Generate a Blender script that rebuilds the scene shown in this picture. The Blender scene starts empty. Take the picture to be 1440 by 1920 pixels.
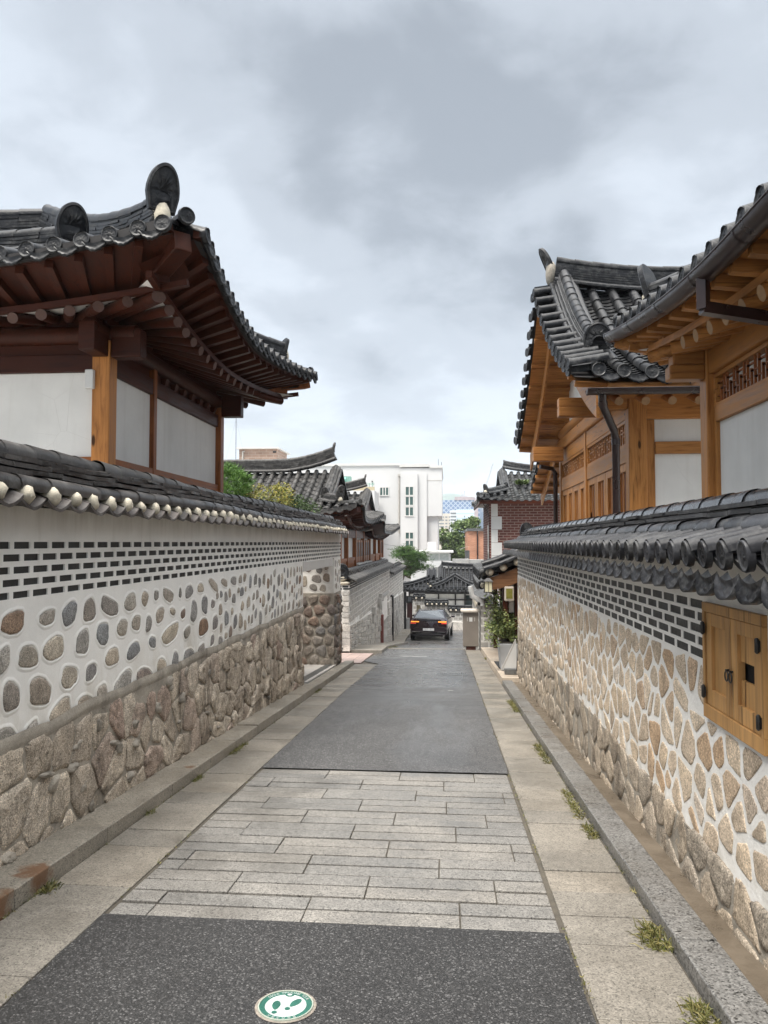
import bpy, bmesh, math, random
from mathutils import Vector, Matrix, noise as mnoise
R = math.radians
S = bpy.context.scene
COL = S.collection

# ------------------------------------------------------------ camera, sky, sun, exposure
cam = bpy.data.cameras.new("camera")
camo = bpy.data.objects.new("camera", cam)
COL.objects.link(camo)
cam.sensor_fit = 'VERTICAL'
cam.sensor_height = 36.0
cam.sensor_width = 27.0
cam.lens = 26.25
cam.clip_start = 0.05
cam.clip_end = 6000
camo.location = (0, 0, 1.5)
camo.rotation_euler = (R(90 + 2.331), 0, R(4.773))
S.camera = camo
S.render.engine = 'CYCLES'
S.cycles.use_denoising = True
S.cycles.max_bounces = 6
S.cycles.diffuse_bounces = 4
S.cycles.glossy_bounces = 3
S.cycles.transparent_max_bounces = 6
S.cycles.sample_clamp_indirect = 4
S.view_settings.view_transform = 'Standard'
S.view_settings.look = 'None'
S.view_settings.exposure = 1.84
S.view_settings.gamma = 1.0

SUN_EL, SUN_AZ = 62, 215
world = bpy.data.worlds.new("World")
S.world = world
world.use_nodes = True
wt = world.node_tree
wt.nodes.clear()


def wn(t, **kw):
    n = wt.nodes.new(t)
    for k, v in kw.items():
        setattr(n, k, v)
    return n


def wmath(op, a, b=None, clamp=False):
    n = wn('ShaderNodeMath', operation=op)
    n.use_clamp = clamp
    for i, x in enumerate((a, b)):
        if x is None:
            continue
        if isinstance(x, (int, float)):
            n.inputs[i].default_value = x
        else:
            wt.links.new(x, n.inputs[i])
    return n.outputs[0]


wout = wn('ShaderNodeOutputWorld')
sky = wn('ShaderNodeTexSky', sky_type='NISHITA')
sky.sun_disc = False
sky.sun_elevation = R(SUN_EL)
sky.sun_rotation = R(SUN_AZ)
bg1 = wn('ShaderNodeBackground')
bg1.inputs[1].default_value = 0.1
wt.links.new(sky.outputs[0], bg1.inputs[0])
tc = wn('ShaderNodeTexCoord')
sepd = wn('ShaderNodeSeparateXYZ')
wt.links.new(tc.outputs['Generated'], sepd.inputs[0])
dz = sepd.outputs[2]
# flattened dome: clouds stretch towards the horizon like a real deck
den = wmath('ADD', wmath('MAXIMUM', dz, 0.0), 0.30)
comb = wn('ShaderNodeCombineXYZ')
wt.links.new(wmath('DIVIDE', sepd.outputs[0], den), comb.inputs[0])
wt.links.new(wmath('DIVIDE', sepd.outputs[1], den), comb.inputs[1])
comb.inputs[2].default_value = 3.7


def wnoise(scale, detail, rough, off, dist=0.0):
    mp = wn('ShaderNodeMapping')
    mp.inputs[1].default_value = off
    wt.links.new(comb.outputs[0], mp.inputs[0])
    n = wn('ShaderNodeTexNoise')
    n.inputs['Scale'].default_value = scale
    n.inputs['Detail'].default_value = detail
    n.inputs['Roughness'].default_value = rough
    n.inputs['Distortion'].default_value = dist
    wt.links.new(mp.outputs[0], n.inputs['Vector'])
    return n.outputs['Fac']


# dark bellies of cloud: soft lobes in sky direction broken up by noise
def lobe(d, width):
    v = Vector(d).normalized()
    dp = wn('ShaderNodeVectorMath', operation='DOT_PRODUCT')
    nrm = wn('ShaderNodeVectorMath', operation='NORMALIZE')
    wt.links.new(tc.outputs['Generated'], nrm.inputs[0])
    wt.links.new(nrm.outputs[0], dp.inputs[0])
    dp.inputs[1].default_value = v
    mr = wn('ShaderNodeMapRange', interpolation_type='SMOOTHSTEP')
    mr.inputs[1].default_value = math.cos(R(width))
    mr.inputs[2].default_value = 1.0
    wt.links.new(dp.outputs['Value'], mr.inputs[0])
    return mr.outputs[0]


def skydir(az, el):      # az to the right of +Y
    return (math.sin(R(az)) * math.cos(R(el)), math.cos(R(az)) * math.cos(R(el)), math.sin(R(el)))


n1 = wnoise(1.7, 8, 0.54, (4.2, 1.3, 0), 0.2)
n2 = wnoise(4.6, 9, 0.56, (1.1, 7.3, 0), 0.25)
lobes = None
for az, el, w, k in ((-9, 34, 13, .6), (-3, 28, 12, .8), (3, 23, 10, .9), (6, 18, 8, .7), (-6, 17, 7, .5), (10, 28, 9, .4), (-26, 36, 12, .3), (24, 22, 10, .35), (-3, 12, 7, .35), (16, 38, 12, .3)):
    t = wmath('MULTIPLY', lobe(skydir(az, el), w), k)
    lobes = t if lobes is None else wmath('ADD', lobes, t)
lobes = wmath('MINIMUM', lobes, 1.15)
t1 = wmath('MULTIPLY', wmath('SUBTRACT', n1, 0.48), 1.55)
t2 = wmath('MULTIPLY', wmath('SUBTRACT', n2, 0.5), 1.5)
dark = wmath('ADD', wmath('MULTIPLY', lobes, 0.62), wmath('ADD', t1, t2))
dark = wmath('ADD', dark, 0.05, True)
ramp = wn('ShaderNodeValToRGB')
ramp.color_ramp.interpolation = 'EASE'
e = ramp.color_ramp.elements
e[0].position = 0.0
e[0].color = (0.204, 0.222, 0.243, 1)
e[1].position = 1.0
e[1].color = (0.106, 0.118, 0.131, 1)
m = e.new(0.45)
m.color = (0.162, 0.177, 0.194, 1)
wt.links.new(dark, ramp.inputs[0])
# an overcast sky is brightest overhead
zen = wn('ShaderNodeMapRange', interpolation_type='SMOOTHSTEP')
zen.inputs[1].default_value = 0.62
zen.inputs[2].default_value = 0.95
zen.inputs[3].default_value = 1.0
zen.inputs[4].default_value = 6.0
wt.links.new(dz, zen.inputs[0])
bg2 = wn('ShaderNodeBackground')
zmix = wn('ShaderNodeMix', data_type='RGBA')
zf_ = wn('ShaderNodeMapRange', interpolation_type='SMOOTHSTEP')
zf_.inputs[1].default_value = 0.62
zf_.inputs[2].default_value = 0.90
wt.links.new(dz, zf_.inputs[0])
wt.links.new(zf_.outputs[0], zmix.inputs[0])
wt.links.new(ramp.outputs[0], zmix.inputs[6])
zmix.inputs[7].default_value = (.236, .231, .224, 1)
wt.links.new(zmix.outputs[2], bg2.inputs[0])
wt.links.new(zen.outputs[0], bg2.inputs[1])
mixs = wn('ShaderNodeMixShader')
mixs.inputs[0].default_value = 0.94
wt.links.new(bg1.outputs[0], mixs.inputs[1])
wt.links.new(bg2.outputs[0], mixs.inputs[2])
wt.links.new(mixs.outputs[0], wout.inputs[0])

sl = bpy.data.lights.new("sun", 'SUN')
sl.energy = 1.5
sl.angle = R(25)
sl.color = (1.0, 0.95, 0.88)
slo = bpy.data.objects.new("sun", sl)
COL.objects.link(slo)
slo.rotation_euler = (R(90 - SUN_EL), 0, R(180 - SUN_AZ))


# ------------------------------------------------------------ materials
class NT:
    def __init__(s, name):
        s.m = bpy.data.materials.new(name)
        s.m.use_nodes = True
        s.t = s.m.node_tree
        s.t.nodes.clear()
        s.out = s.t.nodes.new('ShaderNodeOutputMaterial')
        s.b = s.t.nodes.new('ShaderNodeBsdfPrincipled')
        s.t.links.new(s.b.outputs[0], s.out.inputs[0])
        s.tc = s.t.nodes.new('ShaderNodeTexCoord').outputs['Object']

    def n(s, ty, **kw):
        q = s.t.nodes.new(ty)
        for k, v in kw.items():
            setattr(q, k, v)
        return q

    def put(s, sock, x):
        if isinstance(x, (int, float)):
            sock.default_value = x
        elif isinstance(x, tuple):
            sock.default_value = x if len(x) == len(sock.default_value) else tuple(x) + (1,)
        else:
            s.t.links.new(x, sock)

    def map(s, scale=(1, 1, 1), rot=(0, 0, 0), loc=(0, 0, 0), src=None):
        q = s.n('ShaderNodeMapping')
        s.put(q.inputs[0], src or s.tc)
        q.inputs[1].default_value = loc
        q.inputs[2].default_value = rot
        q.inputs[3].default_value = scale
        return q.outputs[0]

    def noise(s, scale, detail=4, rough=.55, vec=None, dist=0.0):
        q = s.n('ShaderNodeTexNoise')
        s.put(q.inputs['Vector'], vec or s.tc)
        q.inputs['Scale'].default_value = scale
        q.inputs['Detail'].default_value = detail
        q.inputs['Roughness'].default_value = rough
        q.inputs['Distortion'].default_value = dist
        return q.outputs['Fac']

    def voro(s, scale, vec=None, out='Color', feature='F1'):
        q = s.n('ShaderNodeTexVoronoi', feature=feature)
        s.put(q.inputs['Vector'], vec or s.tc)
        q.inputs['Scale'].default_value = scale
        return q.outputs[out]

    def ramp(s, fac, stops, interp='LINEAR'):
        q = s.n('ShaderNodeValToRGB')
        q.color_ramp.interpolation = interp
        el = q.color_ramp.elements
        while len(el) < len(stops):
            el.new(0.5)
        for i, (p, c) in enumerate(stops):
            el[i].position = p
            el[i].color = tuple(c) + (1,) if not isinstance(c, (int, float)) else (c, c, c, 1)
        s.put(q.inputs[0], fac)
        return q.outputs[0]

    def mix(s, fac, a, b, mode='MIX'):
        q = s.n('ShaderNodeMix', data_type='RGBA', blend_type=mode)
        s.put(q.inputs[0], fac)
        s.put(q.inputs[6], a)
        s.put(q.inputs[7], b)
        return q.outputs[2]

    def math(s, op, a, b=0.0, clamp=False):
        q = s.n('ShaderNodeMath', operation=op)
        q.use_clamp = clamp
        s.put(q.inputs[0], a)
        s.put(q.inputs[1], b)
        return q.outputs[0]

    def rng(s, x, a, b, c, d, smooth=False):
        q = s.n('ShaderNodeMapRange')
        if smooth:
            q.interpolation_type = 'SMOOTHSTEP'
        s.put(q.inputs[0], x)
        for i, v in enumerate((a, b, c, d)):
            q.inputs[i + 1].default_value = v
        return q.outputs[0]

    def isl(s):
        return s.n('ShaderNodeNewGeometry').outputs['Random Per Island']

    def xyz(s, src=None):
        q = s.n('ShaderNodeSeparateXYZ')
        s.put(q.inputs[0], src or s.tc)
        return q.outputs

    def bump(s, h, strength=.3, dist=.01, prev=None):
        q = s.n('ShaderNodeBump')
        q.inputs['Strength'].default_value = strength
        q.inputs['Distance'].default_value = dist
        s.put(q.inputs['Height'], h)
        if prev is not None:
            s.t.links.new(prev, q.inputs['Normal'])
        return q.outputs[0]

    def done(s, col, rough=.6, nrm=None, spec=None, metal=None):
        s.put(s.b.inputs['Base Color'], col)
        s.put(s.b.inputs['Roughness'], rough)
        if nrm is not None:
            s.t.links.new(nrm, s.b.inputs['Normal'])
        if spec is not None:
            s.put(s.b.inputs['Specular IOR Level'], spec)
        if metal is not None:
            s.put(s.b.inputs['Metallic'], metal)
        return s.m


def m_plain(name, col, rough=.6, var=.18, scale=6, bumps=.1, spec=.5, metal=0, island=0.0):
    k = NT(name)
    n = k.noise(scale, 5, .6)
    v = k.rng(n, .3, .7, 1 - var, 1 + var)
    if island:
        v = k.math('MULTIPLY', v, k.rng(k.isl(), 0, 1, 1 - island, 1 + island))
    c = k.mix(1.0, tuple(col), v, 'MULTIPLY')
    r = k.rng(n, .3, .7, max(0.02, rough - .1), min(1, rough + .1))
    nb = k.bump(k.noise(scale * 6, 4), bumps, .01) if bumps else None
    return k.done(c, r, nb, spec, metal)


def m_tile(name, col=(.036, .038, .043), rough=.42, pale=.35, gloss=0.0, spec=.28):
    k = NT(name)
    i = k.isl()
    n = k.noise(9, 6, .65)
    n3 = k.noise(60, 3, .6)
    c = k.mix(k.rng(i, 0, 1, 0, 1), tuple(x * .6 for x in col), tuple(x * 1.9 for x in col))
    c = k.mix(1.0, c, k.rng(n, .3, .7, .75, 1.3), 'MULTIPLY')
    # pale lime/lichen bloom in patches
    pt = k.rng(k.math('ADD', n, k.math('MULTIPLY', n3, .35)), .66, .86, 0, pale)
    c = k.mix(pt, c, (.21, .21, .20))
    rr = k.rng(n, .3, .7, rough - .14 - gloss, rough + .16)
    nb = k.bump(n, .25, .008)
    nb = k.bump(n3, .18, .003, nb)
    return k.done(c, rr, nb, spec)


def stone_core(k, stops, scale=140, contrast=.35, island=True, vec=None):
    i = k.isl() if island else k.noise(1.5)
    base = k.ramp(i, stops)
    n = k.noise(7, 6, .65, vec)
    base = k.mix(1.0, base, k.rng(n, .25, .75, .62, 1.38), 'MULTIPLY')
    vc = k.voro(scale, vec, 'Color')
    q = k.n('ShaderNodeSeparateColor')
    k.put(q.inputs[0], vc)
    sp = q.outputs[0]
    spk = k.ramp(sp, [(0, 1 - contrast * 1.4), (.25, 1 - contrast * .4), (.6, 1.0), (.85, 1 + contrast * .8), (1, 1 + contrast * 1.6)])
    base = k.mix(1.0, base, spk, 'MULTIPLY')
    return base, n, sp


def m_stone(name, stops, rough=.75, scale=140, contrast=.35, bump=.5, bdist=.012, crack=0.0, wet=0.0, damp=0.0):
    k = NT(name)
    c, n, sp = stone_core(k, stops, scale, contrast)
    big = k.noise(16, 8, .7)
    if crack:
        cr = k.rng(k.noise(24, 8, .75, k.map((1, 1, .45))), .40, .50, 1 - crack, 1.0)
        c = k.mix(1.0, c, cr, 'MULTIPLY')
    if damp:
        Zc = k.xyz()
        dm = k.math('MULTIPLY', k.rng(k.noise(1.9, 7, .72, k.map((1, 1.3, .22))), .50, .66, 0, damp, True), 1.0)
        c = k.mix(dm, c, k.mix(1.0, c, (.30, .27, .24), 'MULTIPLY'))
    nb = k.bump(big, bump, bdist * 2)
    nb = k.bump(sp, bump * .5, bdist * .3, nb)
    rr = k.rng(n, .3, .7, rough - .15 - wet, rough + .1)
    return k.done(c, rr, nb, .4)


def m_granite(name, col, scale=150, contrast=.4, rough=.55, wetvar=.2, stain=.25, island=.08):
    k = NT(name)
    q = k.n('ShaderNodeSeparateColor')
    k.put(q.inputs[0], k.voro(scale, None, 'Color'))
    sp = q.outputs[0]
    spk = k.ramp(sp, [(0, 1 - contrast * 1.7), (.18, 1 - contrast * .5), (.5, 1.0), (.85, 1 + contrast * .5), (1, 1 + contrast)])
    n = k.noise(2.2, 6, .65)
    nf = k.noise(26, 5, .7)
    c = k.mix(1.0, tuple(col), spk, 'MULTIPLY')
    c = k.mix(1.0, c, k.rng(n, .3, .7, 1 - stain, 1 + stain * .7), 'MULTIPLY')
    c = k.mix(1.0, c, k.rng(nf, .3, .7, .88, 1.12), 'MULTIPLY')
    if island:
        i = k.isl()
        c = k.mix(1.0, c, k.rng(i, 0, 1, 1 - island, 1 + island), 'MULTIPLY')
        c = k.mix(k.rng(i, 0, 1, 0, .35), c, k.mix(1.0, c, (1.06, .97, .86), 'MULTIPLY'))
    rr = k.rng(n, .35, .65, rough - wetvar, rough + .15, True)
    nb = k.bump(sp, .25, .003)
    nb = k.bump(nf, .2, .004, nb)
    return k.done(c, rr, nb, .5)


def m_wood(name, col, dark, axis='z', rough=.45, grain=26, knots=True, varn=.12):
    k = NT(name)
    st = {'x': (.09, 1, 1), 'y': (1, .09, 1), 'z': (1, 1, .09)}[axis]
    n = k.noise(grain, 6, .62, k.map(st), .6)
    n2 = k.noise(2.2, 4, .6, k.map(st))
    c = k.ramp(n, [(.28, dark), (.48, col), (.70, tuple(min(1, x * 1.22) for x in col))])
    c = k.mix(1.0, c, k.rng(n2, .3, .7, .70, 1.26), 'MULTIPLY')
    c = k.mix(1.0, c, k.rng(k.isl(), 0, 1, 1 - varn, 1 + varn), 'MULTIPLY')
    if knots:
        st2 = {'x': (.35, 1, 1), 'y': (1, .35, 1), 'z': (1, 1, .35)}[axis]
        d = k.voro(3.4, k.map(st2), 'Distance')
        kn = k.rng(d, .045, .10, 1, 0, True)
        c = k.mix(kn, c, tuple(x * .25 for x in dark))
    chk = k.noise(9, 3, .5, k.map(tuple(q * (1 if q == 1 else .35) for q in st), (0, 0, 0), (3, 5, 7)))
    ck = k.rng(k.math('ABSOLUTE', k.math('SUBTRACT', chk, .5)), .0, .012, .75, 0)
    c = k.mix(k.math('MULTIPLY', ck, k.rng(n2, .48, .6, 0, 1)), c, tuple(x * .2 for x in dark))
    nb = k.bump(n, .18, .004)
    return k.done(c, k.rng(n, .3, .7, rough - .1, rough + .12), nb, .16)


def m_leaf(name, a, b):
    k = NT(name)
    c = k.mix(k.isl(), tuple(a), tuple(b))
    c = k.mix(1.0, c, k.rng(k.noise(2.5, 3), .3, .7, .75, 1.25), 'MULTIPLY')
    k.b.inputs['Transmission Weight'].default_value = 0.0
    k.put(k.b.inputs['Subsurface Weight'], 0.0)
    return k.done(c, .55, None, .35)


MT = {}
MT['tile'] = m_tile('tile_dark', (.0085, .009, .0105), .40, .20)
MT['tile_wall'] = m_tile('tile_coping', (.020, .0205, .023), .38, .26)
MT['tile_old'] = m_tile('tile_weathered', (.034, .032, .030), .45, .26)
MT['tile_gloss'] = m_tile('tile_wet_cap', (.018, .0185, .021), .22, .08, .06, .5)
MT['tile_grey'] = m_tile('tile_grey', (.036, .037, .038), .42, .34)
MT['slate'] = m_tile('slate_layer', (.034, .031, .029), .40, .30)
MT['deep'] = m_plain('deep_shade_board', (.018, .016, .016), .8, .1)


def mk_plaster():
    # limewash with drip streaks and a beige band that deepens towards the coping
    k = NT('limewash_plaster')
    n = k.noise(1.7, 6, .6)
    nf = k.noise(45, 4, .6)
    c = k.mix(1.0, (.80, .785, .745), k.rng(n, .3, .7, .88, 1.05), 'MULTIPLY')
    X = k.xyz()
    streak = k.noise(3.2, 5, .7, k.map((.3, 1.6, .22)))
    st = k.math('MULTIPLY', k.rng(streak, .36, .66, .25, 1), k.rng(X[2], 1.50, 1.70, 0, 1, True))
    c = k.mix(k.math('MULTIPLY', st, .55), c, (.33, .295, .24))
    s2 = k.math('MULTIPLY', k.rng(k.noise(7, 6, .7, k.map((.3, 1.5, .10))), .56, .74, 0, 1), k.rng(X[2], 1.0, 1.6, 0, 1, True))
    c = k.mix(k.math('MULTIPLY', s2, .35), c, (.42, .39, .33))
    low = k.math('MULTIPLY', k.rng(k.noise(2.6, 6, .7, k.map((.5, 1, .5))), .46, .66, 0, 1), k.rng(X[2], .48, .85, 1, 0, True))
    c = k.mix(k.math('MULTIPLY', low, .55), c, (.44, .39, .30))
    nb = k.bump(k.noise(9, 5), .18, .02)
    nb = k.bump(nf, .2, .004, nb)
    return k.done(c, .8, nb, .25)


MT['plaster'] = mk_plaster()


def mk_plaster2():
    k = NT('limewash_mortar')
    n = k.noise(3, 6, .6)
    c = k.mix(1.0, (.80, .785, .75), k.rng(n, .3, .7, .90, 1.05), 'MULTIPLY')
    X = k.xyz()
    low = k.math('MULTIPLY', k.rng(k.noise(5, 6, .7), .42, .62, 0, 1), k.rng(X[2], .0, .55, 1, 0, True))
    c = k.mix(k.math('MULTIPLY', low, .5), c, (.45, .41, .34))
    nb = k.bump(k.noise(30, 6, .65), .5, .012)
    return k.done(c, .8, nb, .25)


MT['mortar'] = mk_plaster2()


def mk_panel():
    k = NT('aged_white_panel')
    n = k.noise(1.3, 6, .6)
    c = k.mix(1.0, (.67, .66, .63), k.rng(n, .3, .7, .88, 1.07), 'MULTIPLY')
    sk = k.noise(6, 5, .65, k.map((1, 1, .06)))
    c = k.mix(k.rng(sk, .52, .75, 0, .30), c, (.46, .43, .38))
    cr = k.voro(1.7, k.map((1, 1, 1), (0, 0, 0), (2.2, .7, 1.1)), 'Distance', 'DISTANCE_TO_EDGE')
    c = k.mix(k.math('MULTIPLY', k.rng(cr, 0, .004, .35, 0), k.rng(n, .5, .6, 0, 1)), c, (.35, .33, .30))
    return k.done(c, .7, k.bump(k.noise(14, 5), .12, .01), .25)


MT['wallpanel'] = mk_panel()
MT['plug'] = m_plain('lime_plug', (.50, .455, .36), .85, .22, 22, .5)
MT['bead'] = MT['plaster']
MT['cement'] = m_stone('grey_cement', [(0, (.30, .27, .225)), (1, (.30, .27, .225))], .75, 260, .15, .5, .01, 0, 0, .75)
BOULD = [(0, (.34, .28, .215)), (.18, (.21, .215, .22)), (.34, (.44, .375, .295)), (.5, (.20, .195, .18)), (.64, (.48, .415, .325)), (.8, (.26, .265, .265)), (.93, (.22, .13, .075)), (1, (.44, .40, .34))]
MT['boulder'] = m_stone('field_boulders', BOULD, .7, 170, .38, .55, .01, .25)
MT['rubble'] = m_stone('rubble_base', [(0, (.43, .36, .28)), (.3, (.54, .465, .37)), (.55, (.36, .30, .235)), (.8, (.58, .505, .41)), (.96, (.36, .265, .21)), (1, (.48, .42, .345))], .75, 170, .42, .8, .02, .30, 0, .8)
MT['tan'] = m_stone('tan_granite', [(0, (.50, .395, .28)), (.25, (.60, .50, .385)), (.5, (.47, .38, .285)), (.7, (.56, .46, .35)), (.85, (.42, .29, .18)), (1, (.56, .49, .41))], .75, 150, .34, .35, .008, .12)
MT['tangrey'] = m_stone('grey_granite_base', [(0, (.40, .33, .25)), (.4, (.32, .275, .22)), (.7, (.46, .375, .28)), (1, (.36, .315, .26))], .7, 150, .40, .7, .014, .25, 0, .6)
MT['ashlar'] = m_stone('grey_ashlar', [(0, (.40, .375, .335)), (.5, (.50, .47, .43)), (1, (.36, .345, .32))], .75, 120, .3, .6, .012, .2)
MT['brickdark'] = m_plain('charcoal_brick', (.018, .019, .019), .55, .25, 14, .2, .5, 0, .35)
MT['slab'] = m_granite('beige_granite_slab', (.190, .174, .148), 170, .40, .50, .14)
MT['paver'] = m_granite('grey_granite_paver', (.172, .166, .154), 190, .50, .48, .14)
def mk_kerb_left():
    m = m_granite('kerb_granite', (.235, .214, .178), 150, .40, .5, .15)
    t = m.node_tree
    b = t.nodes['Principled BSDF']
    old = b.inputs['Base Color'].links[0].from_socket
    tcn = t.nodes.new('ShaderNodeTexCoord')
    nz = t.nodes.new('ShaderNodeTexNoise')
    nz.inputs['Scale'].default_value = 22
    nz.inputs['Detail'].default_value = 5
    t.links.new(tcn.outputs['Object'], nz.inputs['Vector'])
    acc = None
    for c, r in (((-2.10, 3.74, -.19), .13), ((-2.10, 3.36, -.17), .16), ((-2.13, 6.12, -.36), .06)):
        d = t.nodes.new('ShaderNodeVectorMath')
        d.operation = 'DISTANCE'
        t.links.new(tcn.outputs['Object'], d.inputs[0])
        d.inputs[1].default_value = c
        a = t.nodes.new('ShaderNodeMath')
        a.operation = 'MULTIPLY_ADD'
        t.links.new(nz.outputs['Fac'], a.inputs[0])
        a.inputs[1].default_value = r * 1.6
        t.links.new(d.outputs['Value'], a.inputs[2])
        q = t.nodes.new('ShaderNodeMapRange')
        t.links.new(a.outputs[0], q.inputs[0])
        q.inputs[1].default_value = r * 1.25
        q.inputs[2].default_value = r * 1.75
        q.inputs[3].default_value = .85
        q.inputs[4].default_value = 0
        if acc is None:
            acc = q.outputs[0]
        else:
            mx = t.nodes.new('ShaderNodeMath')
            mx.operation = 'MAXIMUM'
            t.links.new(acc, mx.inputs[0])
            t.links.new(q.outputs[0], mx.inputs[1])
            acc = mx.outputs[0]
    mx = t.nodes.new('ShaderNodeMix')
    mx.data_type = 'RGBA'
    t.links.new(acc, mx.inputs[0])
    t.links.new(old, mx.inputs[6])
    mx.inputs[7].default_value = (.13, .055, .018, 1)
    t.links.new(mx.outputs[2], b.inputs['Base Color'])
    return m


MT['kerb'] = mk_kerb_left()
MT['kerb_plain'] = m_granite('kerb_granite', (.200, .180, .148), 150, .35, .5, .15)
MT['kerb2'] = m_granite('grey_kerb_granite', (.150, .147, .140), 130, .65, .40, .15)
MT['joint'] = m_plain('joint_soil', (.075, .065, .05), .9, .3, 20, .4)
MT['concrete'] = m_granite('concrete', (.36, .355, .34), 300, .12, .65, .15, .2, 0)


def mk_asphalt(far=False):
    k = NT('sheen_lightened_asphalt' if far else 'wet_asphalt')
    q = k.n('ShaderNodeSeparateColor')
    k.put(q.inputs[0], k.voro(165, None, 'Color'))
    sp = q.outputs[0]
    q2 = k.n('ShaderNodeSeparateColor')
    k.put(q2.inputs[0], k.voro(260, None, 'Color'))
    c = k.ramp(sp, [(0, .007), (.45, .017), (.72, .030), (.86, .058), (.94, .115), (1, .19)])
    c = k.mix(.35, c, k.ramp(q2.outputs[1], [(0, .007), (.7, .032), (1, .10)]))
    n = k.noise(.8, 6, .65)
    c = k.mix(1.0, c, k.rng(n, .3, .7, .78, 1.22), 'MULTIPLY')
    c = k.mix(1.0, c, (2.3, 2.26, 2.22) if far else (.98, .96, .95), 'MULTIPLY')  # far copy: wet sheen put into a lighter base colour
    ce = k.voro(.9, k.map((1, 1, 1), (0, 0, 0), (k_ := .37, 1.1, 0)), 'Distance', 'DISTANCE_TO_EDGE')
    ce = k.math('ADD', ce, k.math('MULTIPLY', k.math('SUBTRACT', k.noise(14, 4), .5), .02))
    c = k.mix(k.math('MULTIPLY', k.rng(ce, .0, .006, .6, 0), k.rng(k.noise(.9, 3), .50, .56, 0, 1)), c, (.008, .008, .008))
    Y = k.xyz()[1]
    wet = k.math('MULTIPLY', k.rng(k.noise(.7, 5, .6, k.map((1.3, .35, 1))), .40, .62, 0, 1, True), k.rng(Y, 4, 12, .15, 1))
    stre = k.rng(k.noise(1.1, 6, .65, k.map((.45, 1.3, 1))), .36, .62, .25, 1, True)
    wet = k.math('MAXIMUM', wet, k.math('MULTIPLY', k.rng(Y, 7, 14, 0, 1, True), stre))
    rr = k.rng(wet, 0, 1, .62, .20)
    nb = k.bump(sp, .55, .006)
    k.put(nb.node.inputs['Strength'], k.rng(wet, 0, 1, .55, .16))
    nb = k.bump(k.noise(5, 4), .06, .02, nb)
    return k.done(c, rr, nb, k.rng(wet, 0, 1, .35, .75))


MT['asphalt'] = mk_asphalt()
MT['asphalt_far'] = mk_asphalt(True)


def mk_sand():
    k = NT('wet_sand_strip')
    n = k.noise(4, 6, .65)
    c = k.mix(1.0, (.125, .100, .072), k.rng(n, .3, .7, .65, 1.3), 'MULTIPLY')
    c = k.mix(k.rng(k.voro(330, None, 'Distance'), .0, .12, .3, 0), c, (.30, .26, .21))
    return k.done(c, k.rng(n, .35, .65, .25, .6, True), k.bump(k.noise(60, 5, .7), .3, .006), .5)


MT['sand'] = mk_sand()
HON, HOND = (.36, .160, .047), (.18, .068, .018)
for a in 'xyz':
    MT['honey_' + a] = m_wood('honey_pine_' + a, HON, HOND, a, .42)
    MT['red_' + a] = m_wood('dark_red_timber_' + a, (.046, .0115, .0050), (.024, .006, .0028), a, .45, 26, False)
    MT['brown_' + a] = m_wood('warm_brown_timber_' + a, (.25, .088, .030), (.13, .042, .015), a, .45, 26, a == 'z')
MT['orange_z'] = m_wood('orange_pine_post', (.40, .17, .050), (.20, .075, .022), 'z', .42)
MT['door'] = m_wood('cabinet_pine', (.40, .225, .088), (.24, .118, .042), 'z', .45, 20)
MT['endgrain'] = m_plain('rafter_end_grain', (.085, .042, .030), .7, .2, 30, .2)
MT['endgrain_h'] = m_plain('pale_end_grain', (.30, .18, .085), .7, .2, 30, .2)
MT['gutter'] = m_plain('brown_painted_gutter', (.020, .0095, .0085), .32, .12, 3, .0, .5)
MT['iron'] = m_plain('black_iron', (.02, .019, .018), .4, .2, 20, .1)
MT['black'] = m_plain('dark_void', (.006, .006, .006), .9, .05)
MT['whitepaint'] = m_plain('white_render', (.55, .55, .545), .75, .05, .35, .05)
MT['whitetrim'] = m_plain('white_trim', (.56, .555, .535), .6, .08, 2, .05)
MT['glass'] = m_plain('window_glass', (.03, .045, .045), .08, .2, 1, 0, .6)
MT['glassgreen'] = m_plain('green_tinted_glass', (.045, .085, .078), .1, .2, .7, 0, .6)
MT['pvc'] = m_plain('grey_pipe', (.42, .40, .37), .5, .1)
MT['steel'] = m_plain('grey_steel', (.16, .165, .165), .35, .2, 20, .2, .5, .6)
MT['boxpaint'] = m_plain('taupe_box_paint', (.185, .160, .135), .5, .1, 4, .06)
MT['boxlid'] = m_plain('pale_box_lid', (.45, .40, .34), .55, .1)
MT['planter'] = m_plain('grey_planter', (.36, .37, .38), .55, .12, 3, .1)
MT['bark'] = m_stone('bark', [(0, (.09, .06, .045)), (1, (.14, .10, .075))], .9, 60, .3, .8, .02, .4)
MT['pine'] = m_leaf('pine_needles', (.045, .12, .018), (.14, .26, .045))
MT['pinedark'] = m_leaf('dark_pine_needles', (.025, .065, .014), (.085, .16, .035))
MT['shrub'] = m_leaf('clipped_shrub_leaves', (.07, .12, .02), (.30, .24, .045))
MT['shrubgreen'] = m_leaf('green_shrub_leaves', (.03, .06, .018), (.07, .11, .03))
MT['tree'] = m_leaf('broadleaf_tree', (.055, .10, .026), (.17, .23, .075))
MT['bush'] = m_leaf('bush_leaves', (.06, .10, .028), (.24, .27, .09))
MT['weed'] = m_leaf('weed_grass', (.07, .085, .022), (.20, .17, .06))
MT['fern'] = m_leaf('roof_fern', (.07, .12, .03), (.20, .26, .09))


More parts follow.
